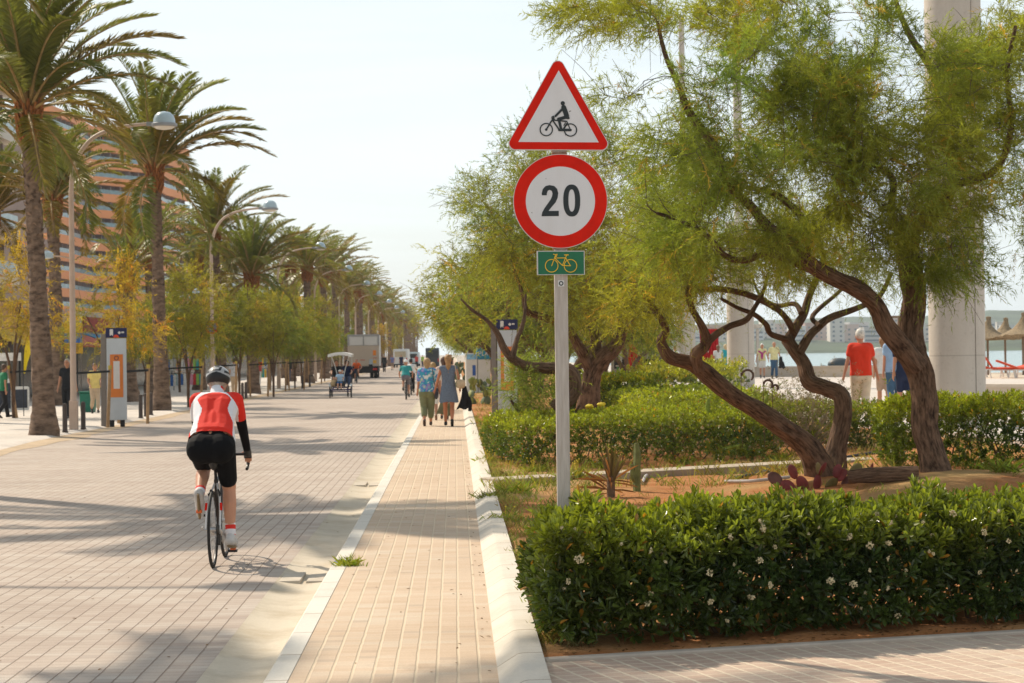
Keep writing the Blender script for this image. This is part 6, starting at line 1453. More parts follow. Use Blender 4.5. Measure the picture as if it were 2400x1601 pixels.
seated(-.22, 1.06, .80, 1.74, 'dark haired man in black on the left seat of the quadricycle', cloth('black_shirt', (.012, .013, .016)), cloth('khaki', (.4, .28, .2)), ('short', (.04, .02, .015)), .45)
seated(.24, 1.06, .82, 1.68, 'woman with long black hair on the right seat of the quadricycle', cloth('navy', (.01, .02, .06)), cloth('denim_d', (.04, .06, .12)), ('bob', (.012, .01, .01)), .9)
seated(-.02, -.10, .62, 1.25, 'child in a light blue top and cap in the front basket of the quadricycle', cloth('babyblue', (.36, .52, .68)), cloth('bluepant', (.03, .13, .33)), None, .5, hat='cap')

# ---------------------------------------------------------------- bus stop panels
m_navy = mat('panel_navy', (.012, .015, .07), .5, .1); m_pglass = mat('panel_glass', (.50, .53, .55), .25, .08, 2, spec=.5); m_orp = mat('poster_orange', (.68, .20, .04), .6, .08); m_pal = mat('paper', (.68, .64, .60), .7, .05); m_postg = mat('panel_post', (.20, .17, .145), .6, .12, 3)
def bus_icon(b, x, z, s, M):
    for q in (((-.5, .1), (-.5, .9), (.5, .9), (.5, .1)),): b.prism([(x + a * s, z + c_ * s) for a, c_ in q][::-1], M, .002)
def totem(px, Y, rz, label, post_dx, hgt=2.35, tilt=0, z=.05):
    t = thing('bus_stop_panel', XA(px, Y, z), rz, label, 'bus stop panel', 'bus stop panels'); w_ = .52
    b = MB(); b.bar((post_dx, .05, -.05), (post_dx - tilt, .05, hgt + .1), .14, .16, (0, 1, 0)); b.build('post', m_postg, t, smooth=False, bevel=.01)
    b = MB(); b.box(-w_ / 2, w_ / 2, -.05, .03, .14, hgt - .02); b.build('glass_panel', m_pglass, t, smooth=False, bevel=.006)
    b = MB(); b.box(-w_ / 2 - .02, w_ / 2 + .02, -.06, .04, hgt, hgt + .26); hd_ = b.build('header', m_navy, t, smooth=False, bevel=.006)
    M = Matrix.Translation((0, -.066, hgt)); b = MB()
    b.prism([(-.17, .07), (-.17, .21), (-.155, .225), (-.095, .225), (-.08, .21), (-.08, .07)][::-1], M, .003); b.prism([(-.165, .05), (-.165, .07), (-.145, .07), (-.145, .05)][::-1], M, .003); b.prism([(-.105, .05), (-.105, .07), (-.085, .07), (-.085, .05)][::-1], M, .003)
    b.prism([(.04, .13), (.085, .175), (.13, .13), (.085, .085)], M, .003); b.prism([(.14, .12), (.14, .16), (.21, .16), (.21, .12)][::-1], M, .003); b.build('white_symbols', m_pal, hd_, smooth=False)
    b = MB(); b.prism([(.06, .0)] + [(.0 + .075 * math.cos(a), .005 + .075 * math.sin(a)) for a in np.linspace(0, math.pi, 10)], M, .0035); b.build('red_dome_symbol', mat('symbol_red', (.7, .06, .02), .5), hd_, smooth=False)
    b = MB(); b.box(-w_ * .33, w_ * .33, -.058, -.052, .75, 1.75 + .15); po = b.build('poster', m_orp, t, smooth=False)
    b = MB(); b.box(-w_ * .16, w_ * .16, -.063, -.059, .98, 1.72); b.build('route_strip', m_pal, po, smooth=False)
    b = MB(); ring(b, (0, 1.80), .06, .045, Matrix.Translation((0, -.064, 0)), .003, 20); b.build('emblem', m_navy, po, smooth=False)
    for s in (-1, 1): MB().cbox((s * .14, 0, .04), (.12, .08, .2)).build('foot', m_dark, t, smooth=False)
    return t
totem(273, 57.5, R(4), 'bus stop panel with a navy header and orange poster on the left pavement', -.36, tilt=-.02)
totem(1189, 56, R(-10), 'glass bus stop panel with a navy header beside the brown post right of the pavement', -.36, z=.12)
# information kiosk
ks = thing('information_kiosk', XA(1118, 93, .14), R(8), 'white kiosk with a blue header lettered PLA beside the pavement', 'kiosk')
b = MB(); b.box(-.50, 0, -.05, .3, 0, 1.72); b.build('cabinet', mat('kiosk_white', (.60, .59, .55), .6, .06), ks, smooth=False, bevel=.02)
b = MB(); b.box(.03, .58, -.05, .3, 0, 1.45); b.build('cabinet', mat('kiosk_white', (.60, .59, .55), .6, .06), ks, smooth=False, bevel=.02)
b = MB(); b.box(.0, .62, -.07, .3, 1.46, 1.95); hb_ = b.build('header', mat('kiosk_blue', (.02, .22, .36), .5), ks, smooth=False, bevel=.01)
MB().box(-.46, -.04, -.06, -.052, 1.45, 1.68).build('blue_panel', mat('kiosk_lblue', (.2, .42, .6), .5, .3, 8), ks, smooth=False)
MB().box(-.22, -.08, -.06, -.052, .75, 1.2).build('blue_strip', mat('kiosk_dblue', (.03, .1, .35), .5), ks, smooth=False)
M = Matrix.Translation((.06, -.075, 1.62)); b = MB(); 
def lstr(pts, ox): strokes(b, [(ox + x * .1, y * .16) for x, y in pts], .024, M, .003)
lstr([(0, 0), (0, 1), (.8, 1), (1, .75), (.8, .5), (0, .5)], 0); lstr([(0, 1), (0, 0), (.9, 0)], .15); lstr([(0, 0), (.5, 1), (1, 0)], .28); lstr([(.2, .35), (.8, .35)], .28)
b.build('lettering', m_pal, hb_, smooth=False)

# ---------------------------------------------------------------- promenade furniture on the left
t = thing('litter_bin', XA(205, 72, .05), 0, 'green litter container behind the nearest lamp post', 'bin', None, .78); m_gb = mat('bin_green', (.01, .14, .09), .5, .1)
b = MB(); b.prism([(-.28, 0), (.28, 0), (.33, .82), (-.33, .82)], Matrix.Translation((0, -.3, 0)), .6); b.build('body', m_gb, t, smooth=False, bevel=.03); MB().box(-.35, .35, -.33, .33, .83, .90).build('lid', m_gb, t, smooth=False, bevel=.02)
def aboard(px, Y, lb, s=1.0):
    t = thing('chalkboard_sign', XA(px, Y, .05), R(10), lb, 'sign', None, s)
    b = MB(); b.prism(rpoly([(-.3, 0), (.3, 0), (.3, .85), (-.3, .85)], .08), Matrix.Rotation(R(-8), 4, 'X'), .04); b.build('frame', mat('aboard_white', (.62, .6, .56), .6), t, smooth=False)
    b = MB(); b.prism([(-.23, .08), (.23, .08), (.23, .74), (-.23, .74)], Matrix.Rotation(R(-8), 4, 'X') @ Matrix.Translation((0, -.006, 0)), .004); b.build('board', mat('aboard_dark', (.03, .035, .05), .6, .4, 8), t, smooth=False)
aboard(47, 76, 'white framed chalkboard sign standing left of the tallest palm'); aboard(2, 74, 'rounded white sign board cut by the left edge of the picture', 1.35)
t = thing('beach_flag', XA(54, 68, .05), 0, 'yellow feather flag left of the tallest palm', 'flag'); b = MB(); b.tube([(0, 0, 0), (0, 0, 1.6), (.08, 0, 2.4), (.28, 0, 2.75)], .014, 6, 3); b.build('pole', m_dark, t)
b = MB(); pr_ = [(0, 1.35, .06), (0, 1.7, .14), (.04, 2.1, .24), (.12, 2.45, .34), (.2, 2.66, .28), (.26, 2.74, .12)]
for x, z, w_ in pr_: b.v += [Vector((x, .0, z)), Vector((x + w_ * .5, .03, z)), Vector((x + w_, -.01, z))]
for i in range(5):
    for j in range(2): a = i * 3 + j; b.face((a, a + 1, a + 4, a + 3))
b.build('flag_cloth', mat('flag_yellow', (.78, .62, .02), .7, .05), t)
t = thing('sign_board', XA(165, 84, 2.05), R(0), 'yellow and blue shop sign board behind the nearest lamp post', 'sign'); b = MB(); b.box(-.48, .48, 0, .08, 0, 1.2); b.build('panel', mat('board_yellow', (.70, .40, .03), .6, .08), t, smooth=False, bevel=.01)
MB().box(-.46, .46, -.012, -.002, .42, .80).build('blue_band', mat('board_blue', (.03, .16, .50), .6, .3, 6), t, smooth=False)
for i in range(4): MB().box(-.42, .30 + .03 * (i % 2), -.01, -.002, .08 + .08 * i, .115 + .08 * i).build('text_line', mat('board_text', (.25, .12, .03), .7), t, smooth=False)
for s in (-1, 1): MB().bar((s * .4, .05, 0), (s * .4, .05, -2.0), .05).build('leg', m_postg, t, smooth=False)
t = thing('pergola', XA(20, 80, .05), 0, 'white beamed canopy frame at the left edge behind the flag', 'canopy'); b = MB(); b.bar((-1.2, 0, 1.9), (.45, 0, 1.9), .14, .3); b.build('beam', mat('beam_white', (.66, .63, .58), .7), t, smooth=False)
for x in (-.7, 0.0): MB().bar((x, 0, 0), (x, 0, 1.8), .12).build('post', m_postg, t, smooth=False)
cols = [(.6, .05, .05), (.7, .45, .05), (.5, .5, .52), (.3, .5, .1), (.05, .15, .4), (.7, .3, .4), (.05, .35, .35), (.75, .73, .7)]
for ri, (px, Y, n_, lb) in enumerate(((390, 112, 8, 'rack of colourful clothes outside the shop left of the cyclist'), (440, 116, 9, 'second rack of bright clothes behind the cyclist helmet'), (610, 150, 9, 'distant rack of clothes among the trunks right of the spiky palm'))):
    t = thing('clothes_rack', XA(px, Y, .05), R(0), lb, 'clothes rack'); b = MB(); w_ = n_ * .085
    b.tube([(-w_, 0, 0), (-w_, 0, 1.75), (w_, 0, 1.75), (w_, 0, 0)], .02, 6); b.tube([(-w_, 0, .95), (w_, 0, .95)], .015, 6); b.build('rail', m_dark, t)
    for row in (0, 1):
        for i in range(n_):
            x = -w_ + .09 + i * .17; c = cols[(i * 3 + row * 5 + ri) % 8]; b = MB(); z = 1.72 - row * .82; b.v = [Vector(q) for q in ((x - .04, 0, z), (x + .04, 0, z), (x + .10, .02, z - .1), (x + .07, .03, z - .14), (x + .075, -.02, z - .6), (x - .075, .02, z - .6), (x - .07, -.02, z - .14), (x - .10, .0, z - .1))]
            b.face(range(8)); b.build('shirt', cloth('garment%d' % cols.index(c), c), t, smooth=False)

# ---------------------------------------------------------------- bar, wall, beach
bar_ = thing('beach_bar', XA(1500, 112, .43), 0, 'open beach bar with a green counter, pale roof and red curtains', 'bar'); b = MB()
b.box(-1.2, 6.3, -1, 5, 2.55, 2.75); b.build('roof', mat('bar_roof', (.60, .54, .47), .8), bar_, smooth=False)
b = MB(); b.box(-1.2, 1.6, 0, .5, 0, .62); b.build('counter', mat('bar_green', (.03, .25, .05), .6), bar_, smooth=False); MB().box(-1.25, 1.7, -.1, .6, .63, .7).build('counter_top', mat('bar_roof', (.60, .54, .47), .8), bar_, smooth=False)
b = MB(); b.box(-1.2, 2.0, 4.6, 4.8, 0, 2.5); b.build('back_wall', mat('bar_back', (.33, .30, .27), .8, .3, 3), bar_, smooth=False)
for x in (-1.1, 1.9, 6.1): MB().bar((x, -.8, 0), (x, -.8, 2.5), .14).build('post', mat('bar_roof', (.60, .54, .47), .8), bar_, smooth=False)
for i in range(12): MB().lathe([(.04, 0), (.04, .18), (.015, .24), (.015, .3)], 8, (-1.0 + i * .2, 2.4, 1.0 + .02 * (i % 3))).build('bottle', mat('bottle%d' % (i % 3), ((.02, .05, .02), (.1, .04, .02), (.5, .5, .48))[i % 3], .2), bar_)
MB().box(-1.2, 1.6, 2.3, 2.5, .5, 1.0).build('bottle_shelf', m_dark, bar_, smooth=False)
m_cur = mat('curtain_red', (.55, .012, .015), .75, .1, 2)
for px, w_, zt, lb in ((1482, .45, 2.4, 'red curtain at the left post of the beach bar'), (1498, .3, 1.0, 'short red drape low beside the bar counter'), (1648, .38, 2.5, 'left one of the two tied red curtains by the farthest pillar'), (1672, .55, 2.5, 'right one of the two tied red curtains, near the farthest pillar')):
    c = thing('curtain', XA(px, 110.8, .43), 0, lb, 'curtain'); b = MB(); n = 20
    for k in range(9):
        u = k / 8; ww = w_ * (.45 + .25 * abs(u - .35) * 2 + .55 * u * u)
        for j in range(n + 1): v = j / n; b.v.append(Vector(((v - .5) * ww * 1.7 + .08 * u, .05 * math.sin(v * 22), zt * (1 - u) + .03)))
    for k in range(8):
        for j in range(n): a = k * (n + 1) + j; b.face((a, a + 1, a + n + 2, a + n + 1))
    b.build('cloth', m_cur, c)
m_wall = mat('beach_wall', (.56, .47, .38), .9, .14, .8, .01)
def lowwall(a, c, h, lb, th=.3):
    t = thing('low_wall', a, 0, lb, 'wall'); b = MB(); d_ = Vector(c) - Vector(a); b.bar((0, 0, h / 2 - .05), d_ + Vector((0, 0, h / 2 - .05)), th, h); b.build('wall', m_wall, t, smooth=False)
    b = MB(); b.bar((0, 0, h - .02), d_ + Vector((0, 0, h - .02)), th + .08, .08); b.build('coping', m_wall, t, smooth=False)
lowwall(XA(1700, 111.5, .43), XA(2215, 108, .43), .52, 'low plastered wall along the sea promenade, behind the man in red')
lowwall(XA(2215, 54, .40), XA(2620, 50, .40), .50, 'low wall at the right edge below the beach loungers')
m_th = mat('thatch', (.27, .20, .12), .95, .4, 12, .05, bscale=30)
pg = 'thatched beach parasols'
def parasol(px, Y, lb, s=1.0):
    t = thing('thatched_parasol', XA(px, Y, .36), 0, lb, 'parasol', pg, s); b = MB(); b.tube([(0, 0, 0), (0, 0, 2.3)], .06, 8); b.build('pole', mat('pole_wood', (.22, .15, .1), .8), t)
    n = 40; prof = [(1.15, 1.92), (1.18, 2.0), (.85, 2.12), (.5, 2.3), (.22, 2.6), (.10, 2.9), (.12, 3.05), (.02, 3.1)]; b = MB(); b.lathe(prof, n)
    for i, v in enumerate(b.v):
        if i < 2 * n: v.z += random.uniform(-.10, .02)
        else: v.x += random.uniform(-.03, .03) + (.06 if v.z > 2.8 else 0)
    b.build('thatch_roof', m_th, t)
parasol(2315, 112, 'thatched parasol at the right edge of the large pillar'); parasol(2356, 117, 'middle thatched parasol, lower and further back'); parasol(2398, 110, 'thatched parasol cut by the right edge of the picture', 1.05); parasol(2286, 120, 'thatched parasol mostly behind the large pillar')
t = thing('wooden_frame', XA(2107, 114, .4), 0, 'slender wooden pergola frame seen through the fork of the nearest trunk', 'pergola')
for x in (-.55, .0, .75): MB().bar((x, 0, 0), (x, 0, 3.1), .09).build('post', mat('pole_wood', (.22, .15, .1), .8), t, smooth=False)
MB().bar((-.7, 0, 3.1), (.9, 0, 3.15), .12).build('beam', mat('pole_wood', (.22, .15, .1), .8), t, smooth=False)
m_lr = mat('lounger_red', (.62, .07, .02), .7, .1)
lg = 'red beach loungers'
def lounger(px, Y, rz, lb, up=1.0):
    t = thing('beach_lounger', XA(px, Y, .36), rz, lb, 'sun lounger', lg)
    b = MB(); b.bar((-.3, -.9, .38), (-.3, .5, .38), .05); b.bar((.3, -.9, .38), (.3, .5, .38), .05); b.build('frame', m_pal, t, smooth=False)
    MB().cbox((0, -.3, .44), (.62, 1.3, .09)).build('cushion', m_lr, t, bevel=.03); b = MB(); b.bar((0, .32, .46), (0, .32 + .5 / max(.4, up), .46 + .75 * up), .62, .09); b.build('backrest', m_lr, t, smooth=False, bevel=.02)
    for x in (-.28, .28):
        for y in (-.7, .4): MB().bar((x, y, 0), (x, y + .08, .38), .05).build('leg', m_pal, t, smooth=False)
lounger(2343, 100, R(75), 'red lounger with its back up, nearest the large pillar', 1.0); lounger(2378, 102, R(-60), 'flat red lounger in the middle of the beach group', .3); lounger(2402, 99, R(70), 'red lounger at the right edge of the picture', .5); lounger(2325, 104, R(100), 'red lounger half hidden behind the large pillar', .4)
t = thing('bather', XA(2330, 96, .36), R(80), 'x', 'x'); bpy.data.objects.remove(t)
bt = thing('motor_boat', (XA(1965, 215).x, 215, -1.0), R(80), 'dark covered motor boat on the water beyond the low wall', 'boat'); b = MB()
for i, (y, w_, z0, z1) in enumerate(((-1.5, .7, .3, 1.0), (-.5, .95, .1, 1.0), (.6, .9, .1, 1.05), (1.6, .1, .5, 1.2))): b.v += [Vector((-w_, y, z1)), Vector((-w_ * .6, y, z0)), Vector((w_ * .6, y, z0)), Vector((w_, y, z1))]
for i in range(3):
    for j in range(4): a = i * 4 + j; c = i * 4 + (j + 1) % 4; b.face((a, c, c + 4, a + 4))
b.face((0, 1, 2, 3)); b.face((15, 14, 13, 12)); b.build('hull', mat('hull_dark', (.03, .035, .04), .4), bt, smooth=False)
b = MB(); b.ball((0, -.1, 1.25), .9, 16, 8, (.85, 1.35, .75)); b.build('cover', mat('cover_dark', (.05, .06, .065), .5), bt)

# ---------------------------------------------------------------- the far shore
m_hill = mat('far_hill', (.07, .10, .06), .95, .4, .01)
def ridge(name, Y, prof, dY, zb, m_, kind='structure'):
    b = MB(); pts = []
    for i in range(len(prof) - 1):
        for k in range(8): u = k / 8; pts.append((prof[i][0] + (prof[i + 1][0] - prof[i][0]) * u, prof[i][1] + (prof[i + 1][1] - prof[i][1]) * u))
    pts.append(prof[-1]); rows = 5
    for j in range(rows):
        v = j / (rows - 1)
        for px, py in pts:
            p = P(px, py + 2.5 * mnoise.noise(Vector((px * .03, 0, Y))), Y); y = Y - dY * (1 - v); b.v.append(Vector((p.x * y / Y, y, zb + (p.z - zb) * (v ** .7))))
    n = len(pts)
    for j in range(rows - 1):
        for i in range(n - 1): b.face((j * n + i, j * n + i + 1, (j + 1) * n + i + 1, (j + 1) * n + i))
    k = len(b.v)
    for px, py in pts: b.v.append(Vector((P(px, py, Y).x, Y + dY, zb)))
    for i in range(n - 1): b.face(((rows - 1) * n + i, (rows - 1) * n + i + 1, k + i + 1, k + i))
    return tag(b.build(name, m_), kind=kind)
ridge('far_hills', 2500, [(1380, 800), (1500, 775), (1700, 756), (1850, 748), (2000, 742), (2130, 745), (2230, 735), (2320, 727), (2420, 728), (2600, 738), (2900, 760), (3300, 790)], 500, -1.2, m_hill)
ridge('far_coast', 1580, [(1320, 816), (1420, 806), (1700, 800), (1800, 792), (1900, 797), (2000, 800), (2150, 800), (2300, 797), (2420, 780), (2600, 790), (3000, 806)], 130, -1.1, mat('far_coast_green', (.06, .085, .04), .95, .5, .03))
fc_ = [(.60, .46, .40), (.64, .62, .60), (.50, .33, .27), (.66, .60, .54), (.55, .5, .48)]
rs = random.Random(5); fgp = 'buildings on the far shore of the bay'
fb = [(1770, 40, 770, 1), (1802, 30, 752, 3), (1836, 50, 760, 0), (1872, 34, 766, 1), (1905, 36, 758, 2), (1938, 42, 752, 0), (1962, 34, 746, 3), (1990, 46, 762, 0), (2014, 46, 757, 1), (2050, 50, 768, 4), (2085, 46, 742, 0), (2125, 40, 764, 1), (2150, 36, 758, 3), (1640, 50, 782, 1), (1690, 60, 775, 3), (1735, 40, 780, 0), (2320, 26, 752, 1), (2345, 18, 756, 3), (2366, 24, 764, 1), (2395, 34, 772, 0), (2180, 60, 762, 3), (2245, 60, 760, 1), (1560, 60, 790, 3), (2440, 40, 765, 1)]
look_ = ['rosy', 'white', 'terracotta', 'cream', 'grey']
for i, (px, w_, py, c) in enumerate(fb):
    Y = 1560 + (i % 3) * 45; a = P(px, py, Y); sx = w_ * Y / FPX; t = thing('far_building', (a.x, Y, -.8), 0, '%s block on the far shore, %s' % (look_[c], ('low and long', 'tall and narrow')[w_ < 38]), 'building', fgp)
    dp = rs.uniform(14, 22); H = a.z + .8; b = MB(); b.box(-sx / 2, sx / 2, 0, dp, 0, H); b.build('wall', mat('far_wall_%d' % c, fc_[c], .9, .06, .05), t, smooth=False)
    fl = max(3, int(H / 3.4)); b = MB(); bal = MB()
    for f in range(fl):
        z = 1.2 + f * (H - 1.5) / fl
        if c in (1, 4): b.box(-sx / 2 + .8, sx / 2 - .8, -.18, -.01, z, z + 1.4)
        else:
            m_ = max(2, int(sx / 4))
            for j in range(m_): x = -sx / 2 + sx * (j + .5) / m_; b.box(x - .8, x + .8, -.18, -.01, z, z + 1.4)
    b.build('windows', mat('far_window', (.16, .18, .2), .5), t, smooth=False)['kind'] = 'stuff'
    b = MB(); b.box(-sx / 2 - .3, sx / 2 + .3, -.3, dp, H, H + .6); b.build('roof', mat('far_wall_%d' % c, fc_[c], .9, .06, .05), t, smooth=False)
t = thing('factory_chimney', (P(1950, 760, 1600).x, 1600, -.8), 0, 'slim tall chimney among the far shore blocks', 'chimney'); zt = P(1950, 742, 1600).z; MB().lathe([(1.4, 0), (.9, zt)], 12).build('stack', mat('far_wall_0', fc_[0]), t)

# ---------------------------------------------------------------- small plants of the beds
m_grass = leafmat('dry_grass', (.34, .30, .10), .7, .3, .1); m_weed = leafmat('weed_green', (.20, .24, .05), .6, .35, .15)
def tufts(pos, n, h, w, spread, mat_, name, parent=None, tint=(1, 1, 1), lean=.5):
    pos = np.array(pos, dtype=float); p = np.repeat(pos, n, 0); p[:, :2] += rng.normal(0, spread, (len(p), 2)); d = unit(np.stack([rng.normal(0, lean, len(p)), rng.normal(0, lean, len(p)), np.ones(len(p))], 1)); s_ = unit(np.cross(d, rng.normal(size=d.shape)))
    l = h * rng.uniform(.4, 1.2, len(p))[:, None]; ww = w * rng.uniform(.6, 1.3, len(p))[:, None]; m = p + d * l * .55; tip = p + d * l; tip[:, 2] -= .15 * l[:, 0]
    V = np.stack([p - s_ * ww * .5, p + s_ * ww * .5, m + s_ * ww * .35, tip], 1); T = np.repeat(rng.uniform(.6, 1.4, (len(pos), 1)) * np.array([tint]) * rng.uniform(.8, 1.2, (len(pos), 3)), n, 0)
    return npmesh(name, V, 4, mat_, parent, T)
def scatter(fx, n): 
    out = []
    for _ in range(n):
        x, y = fx(); out.append((x, y, bedz(x, y)))
    return out
ru = random.uniform
g1 = tufts(scatter(lambda: (.50 + abs(random.gauss(0, .10)), 12.6 + ru(0, 1) ** 1.3 * 45), 420), 14, .10, .006, .035, m_grass, 'dry_grass'); tag(g1, kind='stuff')
g2 = tufts(scatter(lambda: (ru(.5, 1.7), ru(15.5, 30)), 260), 12, .14, .007, .05, m_weed, 'green_weeds', tint=(1, 1, 1)); tag(g2, kind='stuff')
g3 = tufts(scatter(lambda: (ru(.5, 8), 27 + ru(0, 1) ** 2 * 60), 700), 12, .22, .012, .10, m_grass, 'dry_bed_grass', tint=(.9, .95, .8)); tag(g3, kind='stuff')
g4 = tufts(scatter(lambda: (ru(1.0, 7.5), ru(17, 27)), 170), 10, .12, .006, .05, m_weed, 'sparse_bed_weeds', tint=(1.1, 1, .9)); tag(g4, kind='stuff')
ps = np.array([(ru(-.92, .2), 9 + 40 * ru(0, 1) ** 1.6, .086) for _ in range(90)] + [(ru(-6, -1.2), 10 + 50 * ru(0, 1) ** 1.5, .006) for _ in range(110)] + [(ru(.12, .2), 9 + 30 * ru(0, 1), .088) for _ in range(60)]); d = unit(np.stack([rng.normal(size=len(ps)), rng.normal(size=len(ps)), rng.normal(0, .1, len(ps))], 1))
V = leaf_polys(ps, d, np.tile([0, 0, 1.], (len(ps), 1)), np.full(len(ps), .03) * rng.uniform(.5, 1.3, len(ps)), np.full(len(ps), .014), .1)
tag(npmesh('paving_litter', V, 4, leafmat('litter', (.20, .11, .04), .8, .1, .1), None, np.tile(rng.uniform(.3, 1.2, (len(ps), 1)), (2, 3))), kind='stuff')
# litter of fallen leaves on the soil near the path
ps = []
for _ in range(420): u = ru(0, 6.5); v = ru(.06, .42); q = PA + dv * u + nv * v; ps.append((q.x, q.y, .115))
ps = np.array(ps); d = unit(np.stack([rng.normal(size=len(ps)), rng.normal(size=len(ps)), rng.normal(0, .15, len(ps))], 1))
V = leaf_polys(ps, d, np.tile([0, 0, 1.], (len(ps), 1)), np.full(len(ps), .035), np.full(len(ps), .016), .1)
tag(npmesh('leaf_litter', V, 4, leafmat('litter', (.20, .11, .04), .8, .1, .1), None, np.tile(rng.uniform(.4, 1.6, (len(ps), 1)), (2, 3))), kind='stuff')
def weed(loc, label, n=60, h=.14, sp=.05, m_=m_weed, flowers=0, tint=(1.2, 1.1, .8), name='weed'):
    t = thing(name, loc, 0, label, 'plant'); tufts([(0, 0, 0)] * 6, n // 6, h, .009, sp, m_, 'leaves', t, tint, .8)
    for i in range(flowers):
        b = MB(); a = ru(0, 6.28); r_ = ru(0, sp * 2.2); z = h * ru(.8, 1.25); b.tube([(0, 0, 0), (r_ * math.cos(a), r_ * math.sin(a), z)], .002, 4, cap=False); b.ball((r_ * math.cos(a), r_ * math.sin(a), z), .011, 7, 5, (1, 1, .6)); b.build('flower', mat('yellow_flower', (.75, .55, .03), .7, .1), t)
    return t
wp = G(815, 1326, .08); weed((wp.x, wp.y, .08), 'small yellow green weed growing from the joint beside the pavement kerb', 150, .13, .05, tint=(1.7, 1.45, .9))
for px, py, h, f, lb in ((1145, 1160, .2, 5, 'weed clump by the kerb left of the sign pole'), (1210, 1150, .26, 4, 'larger weed clump at the left foot of the sign pole'), (1350, 1120, .3, 8, 'yellow flowering weed just right of the sign pole'), (1185, 1210, .18, 2, 'low weed tuft where the front hedge meets the kerb'), (1150, 1075, .2, 9, 'yellow flowered weeds in front of the clipped hedge corner'), (1250, 1098, .22, 7, 'weeds with yellow dots at the foot of the clipped hedge'), (1420, 1090, .3, 6, 'wiry yellow flowering weed before the clipped hedge'), (1600, 1082, .25, 3, 'dry weed in front of the clipped hedge, middle'), (1830, 1080, .25, 3, 'green weed on the strip before the low forked tree'), (2300, 1125, .2, 0, 'grass tuft right of the nearest trunk'), (1760, 1068, .3, 4, 'leafy weed at the foot of the euphorbia'), (2360, 1145, .35, 0, 'pale leafy shoot above the front hedge at the right edge')):
    q = G(px, py, .17); weed((q.x, q.y, bedz(q.x, q.y)), lb, 130, h * .8, .09, flowers=f)
q = XA(1478, 34, .9); 
for px, py in ((1382, 952), (1410, 948)):
    q = P(px, py, 33.2); t = thing('yellow_flower_head', q, 0, 'yellow flower head above the clipped hedge, %s of two' % ('left' if px < 1400 else 'right'), 'flower'); b = MB()
    for i in range(14): d_ = Vector(tuple(rdir(1)[0])); b.ball(Vector((d_.x * .06, d_.y * .06, d_.z * .02)), .022, 6, 4)
    b.tube([(0, 0, 0), (.01, 0, -.4)], .006, 5); blob(b, 'bloom', mat('yellow_flower', (.75, .55, .03), .7, .1), t, .012)
yb = tufts([(p.x + ru(-.6, .6), p.y + ru(-.4, .4), 1.05) for p in [XA(1460, 58)] * 40], 16, .22, .05, .06, leafmat('yellow_bloom', (.62, .50, .04), .7, .2, .1), 'yellow_blossom'); tag(yb, 'mass of yellow blossom on top of the rounded hedge', 'blossom')
# spiky dry yucca, columnar cactus, prickly pears, euphorbia, dry shrub
q = G(1432, 1155, .16); t = thing('dry_yucca', q, 0, 'spiky half dried reddish yucca right of the sign pole', 'plant'); vv = []; 
k = 46; base = np.zeros((k, 3)); base[:, 2] = rng.uniform(0, .16, k); el = np.concatenate([rng.uniform(1.15, 1.55, 28), rng.uniform(-.2, .9, 18)]); az = rng.uniform(0, 6.28, k); d = np.stack([np.cos(az) * np.cos(el), np.sin(az) * np.cos(el), np.sin(el)], 1)
V = leaf_polys(base, d, np.tile([.1, 0, 1.], (k, 1)), rng.uniform(.28, .52, k), np.full(k, .024), .12); T = np.where((el > 1.05)[:, None], [[.9, .8, .55]], [[1.25, .7, .5]]) * rng.uniform(.7, 1.2, (k, 1)); npmesh('leaves', V, 4, leafmat('yucca_leaf', (.26, .21, .12), .6, .2, .2), t, np.tile(T, (2, 1)))
MB().tube([(0, 0, -.05), (0, 0, .2)], .05, 8).build('stem', m_twig, t)
m_cact = mat('cactus_green', (.15, .17, .05), .7, .35, 10, .01)
def ribbed(mb, pts, r, nr=5):
    i0 = len(mb.v); mb.tube(pts, r, nr * 4, 3)
    ps_ = catmull(pts, 3); rows = len(ps_)
    for i in range(rows):
        for j in range(nr * 4):
            v = mb.v[i0 + i * nr * 4 + j]; c_ = ps_[i]; f_ = 1 - .32 * (0.5 - 0.5 * math.cos(j / 4 * 2 * math.pi)); mb.v[i0 + i * nr * 4 + j] = c_ + (v - c_) * f_
q = G(1493, 1145, .16); t = thing('columnar_cactus', q, 0, 'small columnar cactus with a side arm beside the yucca', 'cactus'); b = MB(); ribbed(b, [(0, 0, -.05), (0, 0, .2), (.01, 0, .42), (.0, 0, .56)], [.05, .052, .05, .03]); b.build('stem', m_cact, t); b = MB(); ribbed(b, [(.0, 0, .08), (-.05, -.03, .14), (-.06, -.03, .3)], [.03, .035, .022]); b.build('arm', m_cact, t)
def pads(t, seeds, m_, lv=3, s=.16, rnd=1):
    rs = random.Random(rnd)
    def pad(base, d, sz, depth):
        d = d.normalized(); nrm = Vector((rs.uniform(-1, 1), rs.uniform(-1, -.2), rs.uniform(-.3, .3))); nrm = (nrm - d * nrm.dot(d)).normalized(); x = d.cross(nrm); c = base + d * sz * .55
        M = Matrix((x, nrm, d)).transposed(); b = MB(); b.ball(c, sz * .6, 12, 8, (.72, .16, 1.0), M); b.build('pad', m_[rs.randrange(len(m_))], t)
        if depth > 0:
            for _ in range(rs.choice((1, 2, 2))): pad(base + d * sz * 1.08 + x * rs.uniform(-.3, .3) * sz, d + Vector((rs.uniform(-.8, .8), rs.uniform(-.5, .5), rs.uniform(.0, .7))), sz * rs.uniform(.75, 1.0), depth - 1)
    for bx, by, d in seeds: pad(Vector((bx, by, -.02)), Vector(d), s, lv)
m_pr = [mat('pear_red', (.20, .035, .03), .6, .35, 8), mat('pear_plum', (.13, .05, .035), .6, .3, 8), mat('pear_green', (.17, .13, .04), .6, .3, 8)]
